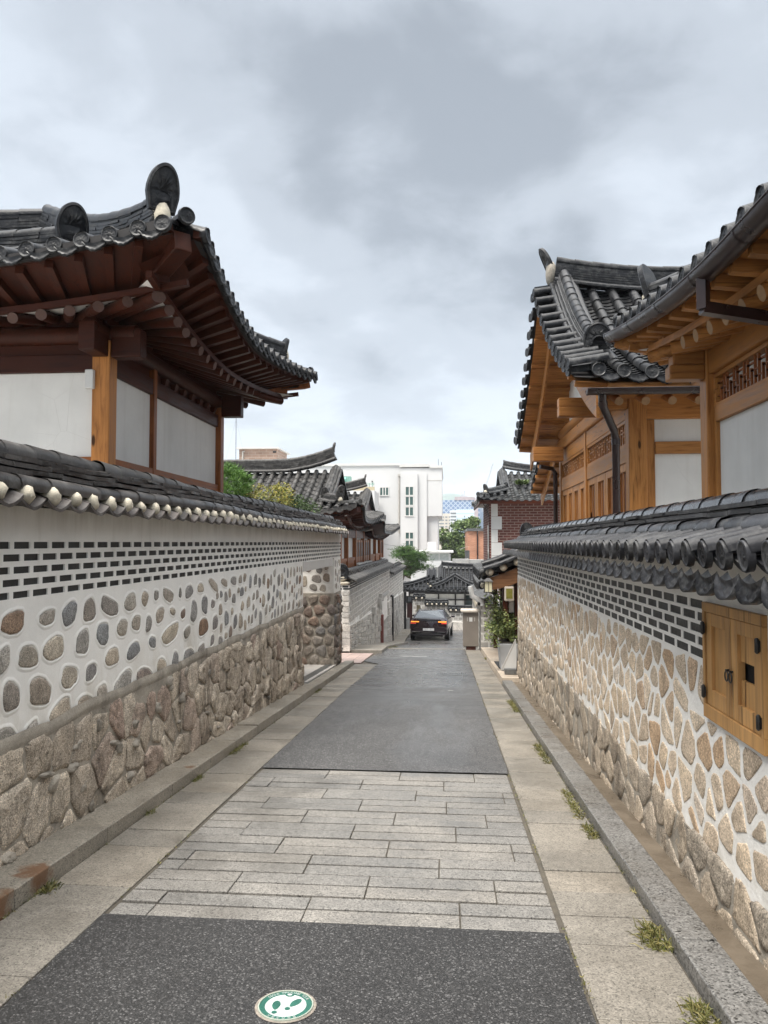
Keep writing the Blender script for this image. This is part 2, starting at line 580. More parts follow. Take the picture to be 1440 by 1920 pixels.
def mk_brick(name, c1, c2, mortar, bw=.2, bh=.067, ms=.012):
    k = NT(name)
    X = k.xyz()
    q = k.n('ShaderNodeCombineXYZ')
    k.put(q.inputs[0], k.math('ADD', X[0], X[1]))
    k.put(q.inputs[1], X[2])
    b = k.n('ShaderNodeTexBrick')
    k.put(b.inputs['Vector'], q.outputs[0])
    b.inputs['Color1'].default_value = tuple(c1) + (1,)
    b.inputs['Color2'].default_value = tuple(c2) + (1,)
    b.inputs['Mortar'].default_value = tuple(mortar) + (1,)
    b.inputs['Scale'].default_value = 1
    b.inputs['Mortar Size'].default_value = ms
    b.inputs['Brick Width'].default_value = bw
    b.inputs['Row Height'].default_value = bh
    c = k.mix(1.0, b.outputs[0], k.rng(k.noise(1.2, 5), .3, .7, .85, 1.15), 'MULTIPLY')
    return k.done(c, .8, k.bump(b.outputs['Fac'], .3, -.006), .3)


MT['redbrick'] = mk_brick('red_brick', (.095, .030, .024), (.13, .042, .032), (.24, .17, .145), .30, .105, .016)
MT['orangebrick'] = mk_brick('orange_brick', (.36, .17, .10), (.42, .21, .13), (.42, .24, .17), .3, .09, .01)
MT['brownbrick'] = mk_brick('brown_brick', (.26, .17, .125), (.34, .235, .18), (.36, .29, .24), .8, .3, .03)
MT['granblock'] = mk_brick('granite_block_wall', (.30, .285, .255), (.38, .36, .33), (.62, .60, .56), .30, .22, .03)


# ------------------------------------------------------------ mesh helpers
class MB:
    def __init__(s):
        s.v, s.f, s.m, s.sm = [], [], [], []

    def add(s, vs, fs, mi=0, smooth=False):
        o = len(s.v)
        s.v.extend([tuple(p) for p in vs])
        for f in fs:
            s.f.append([o + i for i in f])
            s.m.append(mi)
            s.sm.append(smooth)

    def box(s, x0, x1, y0, y1, z0, z1, mi=0):
        s.hexa([(x0, y0, z0), (x1, y0, z0), (x1, y1, z0), (x0, y1, z0), (x0, y0, z1), (x1, y0, z1), (x1, y1, z1), (x0, y1, z1)], mi)

    def hexa(s, p, mi=0):
        s.add(p, [(3, 2, 1, 0), (4, 5, 6, 7), (0, 1, 5, 4), (1, 2, 6, 5), (2, 3, 7, 6), (3, 0, 4, 7)], mi)

    def bar(s, p, q, w, h, mi=0, up=(0, 0, 1)):
        p, q = Vector(p), Vector(q)
        t = (q - p).normalized()
        sd = t.cross(Vector(up))
        if sd.length < 1e-4:
            sd = t.cross(Vector((0, 1, 0)))
        sd.normalize()
        u = sd.cross(t)
        a, b = sd * (w / 2), u * (h / 2)
        s.hexa([p - a - b, p + a - b, q + a - b, q - a - b, p - a + b, p + a + b, q + a + b, q - a + b], mi)

    def tube(s, pts, rad, n=8, mi=0, caps=True, smooth=True, capmi=None, squash=1.0):
        pts = [Vector(p) for p in pts]
        if isinstance(rad, (int, float)):
            rad = [rad] * len(pts)
        vs, fs = [], []
        pa = None
        for i, p in enumerate(pts):
            t = (pts[min(i + 1, len(pts) - 1)] - pts[max(i - 1, 0)]).normalized()
            if pa is None:
                a = t.cross(Vector((0, 0, 1)))
                if a.length < 1e-3:
                    a = t.cross(Vector((0, 1, 0)))
            else:
                a = pa - t * pa.dot(t)
            a.normalize()
            pa = a
            b = t.cross(a)
            for k in range(n):
                an = 2 * math.pi * k / n
                vs.append(p + a * (math.cos(an) * rad[i]) + b * (math.sin(an) * rad[i] * squash))
        for i in range(len(pts) - 1):
            for k in range(n):
                fs.append((i * n + k, i * n + (k + 1) % n, (i + 1) * n + (k + 1) % n, (i + 1) * n + k))
        s.add(vs, fs, mi, smooth)
        if caps:
            cm = mi if capmi is None else capmi
            s.add(vs[:n], [tuple(range(n - 1, -1, -1))], cm)
            s.add(vs[-n:], [tuple(range(n))], cm)

    def grid(s, P, nu, nv, mi=0, smooth=True, flip=False):
        vs = [P(i / nu, j / nv) for j in range(nv + 1) for i in range(nu + 1)]
        fs = []
        for j in range(nv):
            for i in range(nu):
                a = j * (nu + 1) + i
                f = (a, a + 1, a + nu + 2, a + nu + 1)
                fs.append(f[::-1] if flip else f)
        s.add(vs, fs, mi, smooth)

    def build(s, name, mats, parent=None, bev=0.0):
        me = bpy.data.meshes.new(name)
        me.from_pydata([tuple(p) for p in s.v], [], s.f)
        if not isinstance(mats, (list, tuple)):
            mats = [mats]
        for mm in mats:
            me.materials.append(MT[mm] if isinstance(mm, str) else mm)
        me.polygons.foreach_set('material_index', s.m)
        me.polygons.foreach_set('use_smooth', s.sm)
        me.update()
        o = bpy.data.objects.new(name, me)
        COL.objects.link(o)
        if parent is not None:
            o.parent = parent
            w = parent
            L = Vector((0, 0, 0))
            while w is not None:
                L += w.location
                w = w.parent
            o.location = -L
        if bev:
            b = o.modifiers.new('bevel', 'BEVEL')
            b.width = bev
            b.segments = 2
            b.limit_method = 'ANGLE'
        return o


def part(name, mats, parent, *shapes, bev=0.0):
    mb = MB()
    for sh in shapes:
        if sh[0] == 'bar':
            mb.bar(*sh[1:])
        elif sh[0] == 'tube':
            mb.tube(*sh[1:])
        else:
            mb.box(*sh)
    return mb.build(name, mats, parent, bev)


def tag(o, label=None, cat=None, group=None, kind=None):
    for k, v in (('label', label), ('category', cat), ('group', group), ('kind', kind)):
        if v:
            o[k] = v
    return o


def thing(name, loc, label, cat, group=None):
    o = bpy.data.objects.new(name, None)
    o.empty_display_size = .2
    COL.objects.link(o)
    o.location = loc
    return tag(o, label, cat, group)


def copy_tree(o, parent=None):
    c = o.copy()
    COL.objects.link(c)
    if parent is not None:
        c.parent = parent
    for ch in list(o.children):
        copy_tree(ch, c)
    return c


def gz(y):
    if y < 22:
        return -.0735 * y
    if y < 35:
        return -1.617 - .123 * (y - 22)
    if y < 60:
        return -3.216 - .05 * (y - 35)
    return -4.466 - .03 * min(y - 60, 120)


def PX(u, Y):
    return (u - 837) / 1400 * Y


def PZ(v, Y):
    return 1.5 - (v - 1017) / 1400 * Y


# ------------------------------------------------------------ roof tiles
def emboss(mb, c, nrm, up, rx, rz, seg=18, k=8, depth=.012, thick=.03, mi=0, lod=1):
    nrm, up = Vector(nrm).normalized(), Vector(up)
    sd = up.cross(nrm).normalized()
    up = nrm.cross(sd).normalized()
    if lod == 0:
        rings = [(1, 0)]
    else:
        rings = [(1, .3), (.97, 1), (.86, 1), (.81, .45), (.64, .55), (.46, 1.0), (.32, .5), (.18, 1.1)]
    vs = []
    for j in range(seg):
        a = 2 * math.pi * j / seg
        vs.append(c + sd * (rx * math.cos(a)) + up * (rz * math.sin(a)) - nrm * thick)
    for rho, h in rings:
        for j in range(seg):
            a = 2 * math.pi * j / seg
            hh = h * depth
            if lod and rho < .7:
                hh *= .55 + .45 * math.cos(k * a + (1.5 if rho < .35 else 0))
            vs.append(c + sd * (rx * rho * math.cos(a)) + up * (rz * rho * math.sin(a)) + nrm * hh)
    fs = []
    nr = len(rings) + 1
    for i in range(nr - 1):
        for j in range(seg):
            fs.append((i * seg + j, i * seg + (j + 1) % seg, (i + 1) * seg + (j + 1) % seg, (i + 1) * seg + j))
    vs.append(c + nrm * (depth if lod else 0))
    b = (nr - 1) * seg
    for j in range(seg):
        fs.append((b + j, b + (j + 1) % seg, len(vs) - 1))
    mb.add(vs, fs, mi, lod > 0)


def halfpipe(mb, rings, n=6, a0=-100, a1=100, mi=0):
    """rings: list of (centre, side, normal, r)"""
    vs = []
    for c, sd, nm, r in rings:
        for k in range(n + 1):
            a = R(a0 + (a1 - a0) * k / n)
            vs.append(c + sd * (r * math.sin(a)) + nm * (r * math.cos(a)))
    fs = []
    for i in range(len(rings) - 1):
        for k in range(n):
            q = i * (n + 1) + k
            fs.append((q, q + 1, q + n + 2, q + n + 1))
    mb.add(vs, fs, mi, True)


class Slope:
    """one tiled roof slope; s runs along the eave, d inward"""
    def __init__(s, O, ax, inn, L, D, dmax, z, rise, lift, flare, lc, p=1.7, ends=(1, 1), q=.3):
        s.O, s.ax, s.inn = Vector((O[0], O[1], 0)), Vector((ax[0], ax[1], 0)), Vector((inn[0], inn[1], 0))
        s.L, s.D, s.dmax, s.z, s.rise, s.lift, s.flare, s.lc, s.p, s.ends, s.q = L, D, dmax, z, rise, lift, flare, lc, p, ends, q

    def c(s, t):
        a = max(0, 1 - max(t, 0) / s.lc) ** s.p if s.ends[0] else 0
        b = max(0, 1 - max(s.L - t, 0) / s.lc) ** s.p if s.ends[1] else 0
        return a + b

    def out(s, t):
        return s.flare * s.c(t)

    def zf(s, t, d):
        q = d / s.D
        return s.z + s.lift * s.c(t) * max(0, 1 - max(q, 0)) ** 2 + s.rise * ((1 - s.q) * q + s.q * q * abs(q))

    def P(s, t, d, dz=0.0):
        v = s.O + s.ax * t + s.inn * d
        v.z = s.zf(t, d) + dz
        return v

    def frame(s, t, d):
        e = .05
        tg = (s.P(t, d + e) - s.P(t, d - e)).normalized()
        sd = (s.P(t + e, d) - s.P(t - e, d)).normalized()
        nm = sd.cross(tg).normalized()
        if nm.z < 0:
            nm = -nm
        return tg, sd, nm

    def tiles(s, mb, me, row=.28, r=.07, tile=.33, pan=.16, lod=2, seed=0, skip0=False, plug=None, t0=0.0, t1=None, drips=True):
        rnd = random.Random(seed)
        t1 = s.L if t1 is None else t1
        n = max(1, round((t1 - t0) / row))
        row = (t1 - t0) / n
        hn = {2: 7, 1: 5, 0: 3}[lod]
        for i in range(n + 1):
            t = t0 + min(max(i * row, .04), t1 - t0 - .04)
            d0, d1 = -s.out(t), s.dmax(t)
            if d1 - d0 > .12:
                nt = max(1, math.ceil((d1 - d0) / tile))
                for j in range(nt):
                    da = d0 + j * tile
                    db = min(d1, da + tile + .02)
                    if db - da < .03:
                        continue
                    rings = []
                    for dd, rr, hh in ((da, r, .016), (db, r * .93, .0)):
                        tg, sd, nm = s.frame(t, dd)
                        jt = rnd.uniform(-.004, .004)
                        rings.append((s.P(t, dd) + nm * (.012 + hh) + sd * jt, sd, nm, rr))
                    halfpipe(mb, rings, hn)
            if me is not None and not skip0:
                tg, sd, nm = s.frame(t, d0)
                c = s.P(t, d0) + nm * .02
                if plug:
                    pass
                emboss(me, c - s.inn * .012, (-s.inn + Vector((0, 0, .12))), nm, r * 1.13, r * 1.13, 20 if lod == 2 else 10, 8, .010, .03, 0, 1 if lod == 2 else 0)
        nx = {2: 6, 1: 4, 0: 2}[lod]
        for i in range(n):
            t = t0 + (i + .5) * row
            d0, d1 = -s.out(t) + .02, s.dmax(t)
            if d1 - d0 < .12:
                continue
            w = row * .5
            sag = min(.055, row * .2)
            nt = max(1, math.ceil((d1 - d0) / pan))
            for j in range(nt):
                da = d0 + j * pan
                db = min(d1, da + pan + .03)
                vs = []
                jt = rnd.uniform(-.003, .003)
                for dd, hh in ((da, -.02), (da, .006 + jt), (db, -.022)):
                    tg, sd, nm = s.frame(t, dd)
                    base = s.P(t, dd)
                    for k in range(nx + 1):
                        x = -1 + 2 * k / nx
                        vs.append(base + sd * (x * w) + nm * (hh - sag * (1 - x * x)))
                fs = []
                for a in range(2):
                    for k in range(nx):
                        q = a * (nx + 1) + k
                        fs.append((q, q + 1, q + nx + 2, q + nx + 1))
                mb.add(vs, fs, 0, False)
            if me is not None and drips:
                tg, sd, nm = s.frame(t, d0)
                base = s.P(t, d0) - s.inn * .03
                nk = 12 if lod == 2 else 4
                h = row * .30
                fr, bk = [], []
                tl = Vector((0, 0, 1)) * .97 + s.inn * .22
                for lev in range(4):
                    for k in range(nk + 1):
                        x = -1 + 2 * k / nk
                        top = -sag * (1 - x * x) + .012
                        hh = h * (.22 + .78 * (1 - abs(x) ** 2.2)) + (.006 * math.cos(6 * math.pi * x) if lod == 2 else 0)
                        z = top - hh * lev / 3
                        pat = 0
                        if lod == 2:
                            pat = .010 if lev in (0, 3) else .006 * math.cos(9 * x) * (1 if lev == 1 else -1)
                        fr.append(base + sd * (x * w * .97) + tl * z - s.inn * pat)
                        if lev in (0, 3):
                            bk.append(base + sd * (x * w * .97) + tl * z + s.inn * .022)
                N = nk + 1
                fs = [(l * N + k, (l + 1) * N + k, (l + 1) * N + k + 1, l * N + k + 1) for l in range(3) for k in range(nk)]
                o = len(fr)
                fs += [(o + k, o + k + 1, o + N + k + 1, o + N + k) for k in range(nk)]
                fs += [(3 * N + k, o + N + k, o + N + k + 1, 3 * N + k + 1) for k in range(nk)]
                me.add(fr + bk, fs, 0, lod == 2)


def resample(pts, seg):
    pts = [Vector(p) for p in pts]
    L = [0]
    for a, b in zip(pts, pts[1:]):
        L.append(L[-1] + (b - a).length)
    n = max(1, round(L[-1] / seg))
    out = []
    j = 0
    for i in range(n + 1):
        t = L[-1] * i / n
        while j < len(L) - 2 and L[j + 1] < t:
            j += 1
        q = (t - L[j]) / max(1e-6, L[j + 1] - L[j])
        out.append(pts[j].lerp(pts[j + 1], q))
    return out


def ridge(mb, pts, w=.13, layers=4, lh=.05, cap=.075, base=True, seg=.33, seed=0, jit=.008, basez=.03, mi_cap=0, taper=.1):
    rnd = random.Random(seed)
    P = resample(pts, seg)
    up = Vector((0, 0, 1))
    zt = basez
    for i in range(len(P) - 1):
        a, b = P[i], P[i + 1]
        t = (b - a).normalized()
        sd = t.cross(up).normalized()
        nu = sd.cross(t)
        z0 = basez
        if base:
            for sg in (-1, 1):
                o = sd * (sg * (w + .015))
                rr = .058
                halfpipe(mb, [(a + o + nu * (z0 + .0), sd, nu, rr), (b + o + nu * (z0 + .0), sd, nu, rr * .95)], 6, -115, 115)
            z0 += .055
        else:
            z0 += .0
        for k in range(layers):
            ww = w * (1 - taper * k) + rnd.uniform(-jit, jit)
            zz = z0 + k * lh
            j1, j2 = rnd.uniform(-jit, jit) * .6, rnd.uniform(-jit, jit) * .6
            e = (b - a) * .012
            dk = (b - a) * (.5 if k % 2 else 0) * 0
            p0, p1 = a + e + dk, b - e * .2 + dk
            th = lh * .62
            mb.hexa([p0 - sd * ww + nu * (zz + j1), p0 + sd * ww + nu * (zz + j1), p1 + sd * ww + nu * (zz + j2), p1 - sd * ww + nu * (zz + j2),
                     p0 - sd * ww + nu * (zz + th + j1), p0 + sd * ww + nu * (zz + th + j1), p1 + sd * ww + nu * (zz + th + j2), p1 - sd * ww + nu * (zz + th + j2)])
            wc = w * (1 - taper * k) * .8
            mb.hexa([a - sd * wc + nu * (zz + th * .4), a + sd * wc + nu * (zz + th * .4), b + sd * wc + nu * (zz + th * .4), b - sd * wc + nu * (zz + th * .4),
                     a - sd * wc + nu * (zz + lh * 1.1), a + sd * wc + nu * (zz + lh * 1.1), b + sd * wc + nu * (zz + lh * 1.1), b - sd * wc + nu * (zz + lh * 1.1)])
        zt = z0 + layers * lh
        halfpipe(mb, [(a + nu * (zt - .012), sd, nu, cap * rnd.uniform(.97, 1.04)), (b + (b - a) * .05 + nu * (zt - .018), sd, nu, cap * .93)], 8, -105, 105, mi_cap)
    return zt


def end_tile(mb, base, face, h=.5, w=.36, lean=.18, thick=.05):
    """tombstone-shaped ridge end tile, face = 2D outward direction"""
    f = Vector((face[0], face[1], 0)).normalized()
    up = (Vector((0, 0, 1)) + f * lean).normalized()
    sd = up.cross(f).normalized()
    nrm = sd.cross(up).normalized()
    if nrm.dot(f) < 0:
        nrm = -nrm
    out = []
    N = 20
    for i in range(N + 1):
        a = math.pi * i / N
        x = math.cos(a) * w * .5 * (1.0 if math.sin(a) < .3 else 1 - .05 * math.sin(a))
        z = h * .36 + math.sin(a) ** .85 * h * .64
        out.append((x, z))
    out = [(w * .40, 0)] + out + [(-w * .40, 0)]
    cx, cz = 0, h * .45
    rings = [(1, -thick), (1, 0), (.88, .012), (.82, -.002), (.6, .004), (.42, .014), (.25, .0)]
    vs = []
    for rho, hh in rings:
        for i, (x, z) in enumerate(out):
            hz = hh * (1 if rho > .7 else .5 + .5 * math.cos(i * 1.9))
            bow = .05 * (1 - (x / (w * .5)) ** 2)
            vs.append(base + sd * (cx + (x - cx) * rho) + up * (cz + (z - cz) * rho) + nrm * (hz + bow * .6))
    n = len(out)
    fs = []
    for i in range(len(rings) - 1):
        for j in range(n):
            fs.append((i * n + j, i * n + (j + 1) % n, (i + 1) * n + (j + 1) % n, (i + 1) * n + j))
    fs.append(tuple((len(rings) - 1) * n + j for j in range(n)))
    fs.append(tuple(range(n - 1, -1, -1)))
    mb.add(vs, fs, 0, False)


def blob(mb, c, r, seed=0, nu=8, nv=5, mi=0, jit=.15):
    rnd = random.Random(seed)
    vs = [Vector(c) + Vector((0, 0, -r[2]))]
    for j in range(1, nv):
        b = -math.pi / 2 + math.pi * j / nv
        for i in range(nu):
            a = 2 * math.pi * i / nu
            k = 1 + rnd.uniform(-jit, jit)
            vs.append(Vector(c) + Vector((r[0] * math.cos(a) * math.cos(b) * k, r[1] * math.sin(a) * math.cos(b) * k, r[2] * math.sin(b) * k)))
    vs.append(Vector(c) + Vector((0, 0, r[2])))
    fs = [(0, 1 + (i + 1) % nu, 1 + i) for i in range(nu)]
    for j in range(nv - 2):
        for i in range(nu):
            a = 1 + j * nu
            fs.append((a + i, a + (i + 1) % nu, a + nu + (i + 1) % nu, a + nu + i))
    a = 1 + (nv - 2) * nu
    fs += [(a + i, a + (i + 1) % nu, len(vs) - 1) for i in range(nu)]
    mb.add(vs, fs, mi, True)


# ------------------------------------------------------------ ground, road, paving
def strip(mb, x0, x1, y0, y1, top, th, mi=0, x0b=None, x1b=None):
    x0b = x0 if x0b is None else x0b
    x1b = x1 if x1b is None else x1b
    a, b = gz(y0) + top, gz(y1) + top
    mb.hexa([(x0, y0, a - th), (x1, y0, a - th), (x1b, y1, b - th), (x0b, y1, b - th), (x0, y0, a), (x1, y0, a), (x1b, y1, b), (x0b, y1, b)], mi)


mb = MB()
ys = [-40, -20, -8, -2, 5, 12, 18, 22, 28, 35, 45, 60, 80, 110, 180, 300, 600, 1200, 1900]
xs = [-800, -400, -120, -60, -30, -12, -4, 0, 4, 12, 30, 60, 120, 400, 800]
vs = [(x, y, gz(y) - .10) for y in ys for x in xs]
n = len(xs)
mb.add(vs, [(j * n + i, j * n + i + 1, (j + 1) * n + i + 1, (j + 1) * n + i) for j in range(len(ys) - 1) for i in range(n - 1)])
tag(mb.build('ground', 'concrete'), kind='structure')

AX0, AX1 = -1.62, .52


def asphalt_sheet(segs, name, mat='asphalt'):
    mb = MB()
    for (y0, y1, xa0, xa1, xb0, xb1) in segs:
        k = max(1, int((y1 - y0) / .07))
        nzz = lambda y, q: .010 * mnoise.noise(Vector((y * 6.3, q, 0))) + .008 * mnoise.noise(Vector((y * 1.7, q, 4)))
        for i in range(k):
            t0, t1 = i / k, (i + 1) / k
            ya, yb = y0 + (y1 - y0) * t0, y0 + (y1 - y0) * t1
            l0, l1 = xa0 + (xb0 - xa0) * t0, xa0 + (xb0 - xa0) * t1
            r0, r1 = xa1 + (xb1 - xa1) * t0, xa1 + (xb1 - xa1) * t1
            l0, l1, r0, r1 = l0 + nzz(ya, 1), l1 + nzz(yb, 1), r0 + nzz(ya, 9), r1 + nzz(yb, 9)
            mb.add([(l0, ya, gz(ya) + .006), (r0, ya, gz(ya) + .006), (r1, yb, gz(yb) + .006), (l1, yb, gz(yb) + .006)], [(0, 1, 2, 3)])
    return tag(mb.build(name, mat), kind='structure')


asphalt_sheet([(-6, 3.475, AX0, AX1, AX0, AX1)], 'road')
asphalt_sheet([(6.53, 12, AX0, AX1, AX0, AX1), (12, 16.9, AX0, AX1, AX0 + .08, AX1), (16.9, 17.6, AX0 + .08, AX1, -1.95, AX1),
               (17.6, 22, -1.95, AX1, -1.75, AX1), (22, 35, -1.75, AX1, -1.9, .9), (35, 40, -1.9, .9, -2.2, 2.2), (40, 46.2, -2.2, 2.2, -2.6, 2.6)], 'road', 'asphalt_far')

# bedding under the stones so the joints read as soil
mb = MB()
for i in range(60):
    y0, y1 = -4 + i * .5, -3.5 + i * .5
    mb.add([(-2.32, y0, gz(y0) - .012), (1.4, y0, gz(y0) - .012), (1.4, y1, gz(y1) - .012), (-2.32, y1, gz(y1) - .012)], [(0, 1, 2, 3)])
tag(mb.build('ground', 'joint'), kind='structure')

rnd = random.Random(4)
mb = MB()
NR = 20
for i in range(NR):
    y0 = 3.485 + i * (6.52 - 3.485) / NR
    y1 = y0 + (6.52 - 3.485) / NR
    if i % 2 == 0:
        x = AX0 + .012 - ((.10 if (i // 2) % 2 else .46) + rnd.uniform(-.05, .05))
        cuts = [x]
        while x < AX1:
            x += rnd.choice([.62, .66, .70, .74])
            cuts.append(x)
    for x0_, x1_ in zip(cuts, cuts[1:]):
        a, b = max(x0_, AX0 + .012), min(x1_, AX1 - .012)
        if b - a < .05:
            continue
        h = rnd.uniform(-.003, .003)
        strip(mb, a + .003, b - .003, y0 + .010, y1 - .009, h, .06)
tag(mb.build('paving', 'paver', bev=.004), kind='structure')

mb = MB()
y = -3.0
while y < 16.7:
    w = rnd.choice([.31, .31, .31, .62]) if y > 3 else .31
    h = rnd.uniform(-.003, .003)
    x1 = AX0 - .012 + max(0, (y - 12) / 4.9 * .08 if y > 12 else 0)
    strip(mb, -2.062, x1, y + .003, min(y + w, 16.8) - .003, h, .06)
    y += w
tag(mb.build('pavement', 'slab', bev=.004), kind='structure')
mb = MB()
y = -3.1
while y < 24.5:
    w = rnd.choice([.295, .295, .59])
    h = rnd.uniform(-.003, .003)
    strip(mb, AX1 + .014, .952, y + .003, y + w - .003, h, .06)
    y += w
tag(mb.build('pavement', 'slab', bev=.004), kind='structure')

# left granite kerb that carries the wall, with stones of one metre
mb = MB()
y = -2.6
while y < 12.0:
    w = rnd.uniform(.75, 1.1)
    h = rnd.uniform(-.006, .006)
    strip(mb, -2.36, -2.07, y + .002, min(y + w, 12.1) - .002, .092 + h, .2)
    y += w
for (a, b) in ((12.1, 13.3), (13.3, 14.6), (14.6, 15.9), (15.9, 16.75)):
    strip(mb, -2.27, -2.07, a + .002, b - .002, .085, .2)
tag(mb.build('kerb', 'kerb', bev=.006), kind='structure')
# rusty cut end of one kerb stone at lower left
mb = MB()
y = -2.9
while y < 13.2:
    w = rnd.uniform(.8, 1.2)
    strip(mb, .964, 1.135, y + .002, min(y + w, 13.3) - .002, .068 + rnd.uniform(-.004, .004), .2)
    y += w
tag(mb.build('kerb', 'kerb2', bev=.006), kind='structure')
mb = MB()
for i in range(34):
    y0, y1 = -3 + i * .5, -2.5 + i * .5
    a, b = gz(y0) + .038, gz(y1) + .038
    mb.add([(1.13, y0, a), (1.45, y0, a), (1.45, y1, b), (1.13, y1, b)], [(0, 1, 2, 3)])
tag(mb.build('ground', 'sand'), kind='structure')

# beyond the left wall: reddish pavers, pale strip under the next wall, crossing line
mb = MB()
for i in range(9):
    for j in range(5):
        y0 = 17.0 + i * .33
        x0 = -3.3 + j * .27
        strip(mb, x0 + .004, x0 + .266, y0 + .004, y0 + .326, .012, .05)
tag(mb.build('pavement', m_granite('reddish_paver', (.33, .25, .225), 160, .2, .55, .15)), kind='structure')
mb = MB()
y = 20.05
while y < 44:
    w = 1.0
    strip(mb, -2.62, -1.98 + (.25 if y < 34 else .0), y + .004, y + w - .004, .09, .2)
    y += w
tag(mb.build('pavement', 'slab', bev=.006), kind='structure')
mb = MB()
strip(mb, -1.75, .53, 21.9, 22.12, .02, .06)
tag(mb.build('kerb', 'slab', bev=.01), kind='structure')
mb = MB()
for x0, x1, y0, y1 in ((-1.20, -.50, 19.15, 19.20), (.02, .10, 12.2, 12.22)):
    strip(mb, x0, x1, y0, y1, .010, .003)
tag(mb.build('seam_highlight', m_plain('seam_highlight_white', (.50, .50, .49), .6, .3, 8, .1)), kind='structure')  # pale strips painted for the reflective highlights at asphalt seams

# ------------------------------------------------------------ stonework
def chaikin(p, it=2, k=.25):
    for _ in range(it):
        q = []
        for i in range(len(p)):
            a, b = p[i], p[(i + 1) % len(p)]
            q.append((a[0] * (1 - k) + b[0] * k, a[1] * (1 - k) + b[1] * k))
            q.append((a[0] * k + b[0] * (1 - k), a[1] * k + b[1] * (1 - k)))
        p = q
    return p


def clip(poly, nx, ny, d):
    out = []
    for i in range(len(poly)):
        a, b = poly[i], poly[(i + 1) % len(poly)]
        da, db = a[0] * nx + a[1] * ny - d, b[0] * nx + b[1] * ny - d
        if da <= 0:
            out.append(a)
        if da * db < 0:
            t = da / (da - db)
            out.append((a[0] + (b[0] - a[0]) * t, a[1] + (b[1] - a[1]) * t))
    return out


def cells(a0, a1, b0, b1, sa, sb, gap, seed=0, jit=.38):
    rnd = random.Random(seed)
    na, nb = max(1, round((a1 - a0) / sa)), max(1, round((b1 - b0) / sb))
    sa, sb = (a1 - a0) / na, (b1 - b0) / nb
    pts = {}
    for j in range(-1, nb + 1):
        for i in range(-1, na + 1):
            pts[i, j] = (a0 + (i + .5 + (.5 if j % 2 else 0) - .25 + rnd.uniform(-jit, jit)) * sa, b0 + (j + .5 + rnd.uniform(-jit, jit)) * sb)
    res = []
    for j in range(nb):
        for i in range(na):
            p = pts[i, j]
            g = gap * rnd.uniform(.6, 1.5)
            poly = [(a0, b0), (a1, b0), (a1, b1), (a0, b1)]
            for dj in (-2, -1, 0, 1, 2):
                for di in (-2, -1, 0, 1, 2):
                    q = pts.get((i + di, j + dj))
                    if q is None or (di == 0 and dj == 0):
                        continue
                    nx, ny = q[0] - p[0], q[1] - p[1]
                    l = math.hypot(nx, ny)
                    if l < 1e-5:
                        continue
                    nx, ny = nx / l, ny / l
                    d = nx * (p[0] + q[0]) / 2 + ny * (p[1] + q[1]) / 2 - g / 2
                    poly = clip(poly, nx, ny, d)
                    if len(poly) < 3:
                        break
                if len(poly) < 3:
                    break
            if len(poly) >= 3:
                ar = abs(sum(poly[k][0] * poly[(k + 1) % len(poly)][1] - poly[(k + 1) % len(poly)][0] * poly[k][1] for k in range(len(poly)))) / 2
                if ar > .12 * sa * sb:
                    res.append(poly)
    return res


def blobby(ca, cb, w, h, seed, n=18, sq=2.6):
    rnd = random.Random(seed)
    ph = [rnd.uniform(0, 6.28) for _ in range(4)]
    rot = rnd.uniform(-.35, .35)
    out = []
    for i in range(n):
        t = 2 * math.pi * i / n
        r = 1 + .09 * math.sin(2 * t + ph[0]) + .07 * math.sin(3 * t + ph[1]) + .03 * math.sin(5 * t + ph[2])
        c, s_ = math.cos(t), math.sin(t)
        x = math.copysign(abs(c) ** (2 / sq), c) * w / 2 * r
        y = math.copysign(abs(s_) ** (2 / sq), s_) * h / 2 * r
        out.append((ca + x * math.cos(rot) - y * math.sin(rot), cb + x * math.sin(rot) + y * math.cos(rot)))
    return out


def stone(mb, poly, place, h, seed=0, sink=-.02, rough=.12, smooth=True, rings=((1, 0), (.95, .55), (.80, .9), (.45, 1.0)), mi=0):
    rnd = random.Random(seed)
    n = len(poly)
    ca, cb = sum(p[0] for p in poly) / n, sum(p[1] for p in poly) / n
    vs = []
    sz_ = max(.02, max(math.hypot(p[0] - ca, p[1] - cb) for p in poly))
    tilt = (rnd.uniform(-.4, .4) * h / sz_, rnd.uniform(-.4, .4) * h / sz_)
    for k, (rho, hh) in enumerate(rings):
        for i, (a, b) in enumerate(poly):
            jj = 1 + (rnd.uniform(-rough, rough) * .5 if k else 0)
            da, db = (a - ca) * rho * jj, (b - cb) * rho * jj
            z = sink if hh == 0 else h * hh * (1 + rnd.uniform(-rough, rough)) + (tilt[0] * da + tilt[1] * db) * hh
            if hh:
                z += h * rough * 1.6 * mnoise.noise(Vector(((ca + da) * 14, (cb + db) * 14, seed * .37)))
            vs.append(place(ca + da, cb + db, z))
    vs.append(place(ca, cb, h * (1 + rnd.uniform(-rough, rough))))
    fs = []
    for k in range(len(rings) - 1):
        for i in range(n):
            fs.append((k * n + i, k * n + (i + 1) % n, (k + 1) * n + (i + 1) % n, (k + 1) * n + i))
    b = (len(rings) - 1) * n
    for i in range(n):
        fs.append((b + i, b + (i + 1) % n, len(vs) - 1))
    mb.add(vs, fs, mi, smooth)


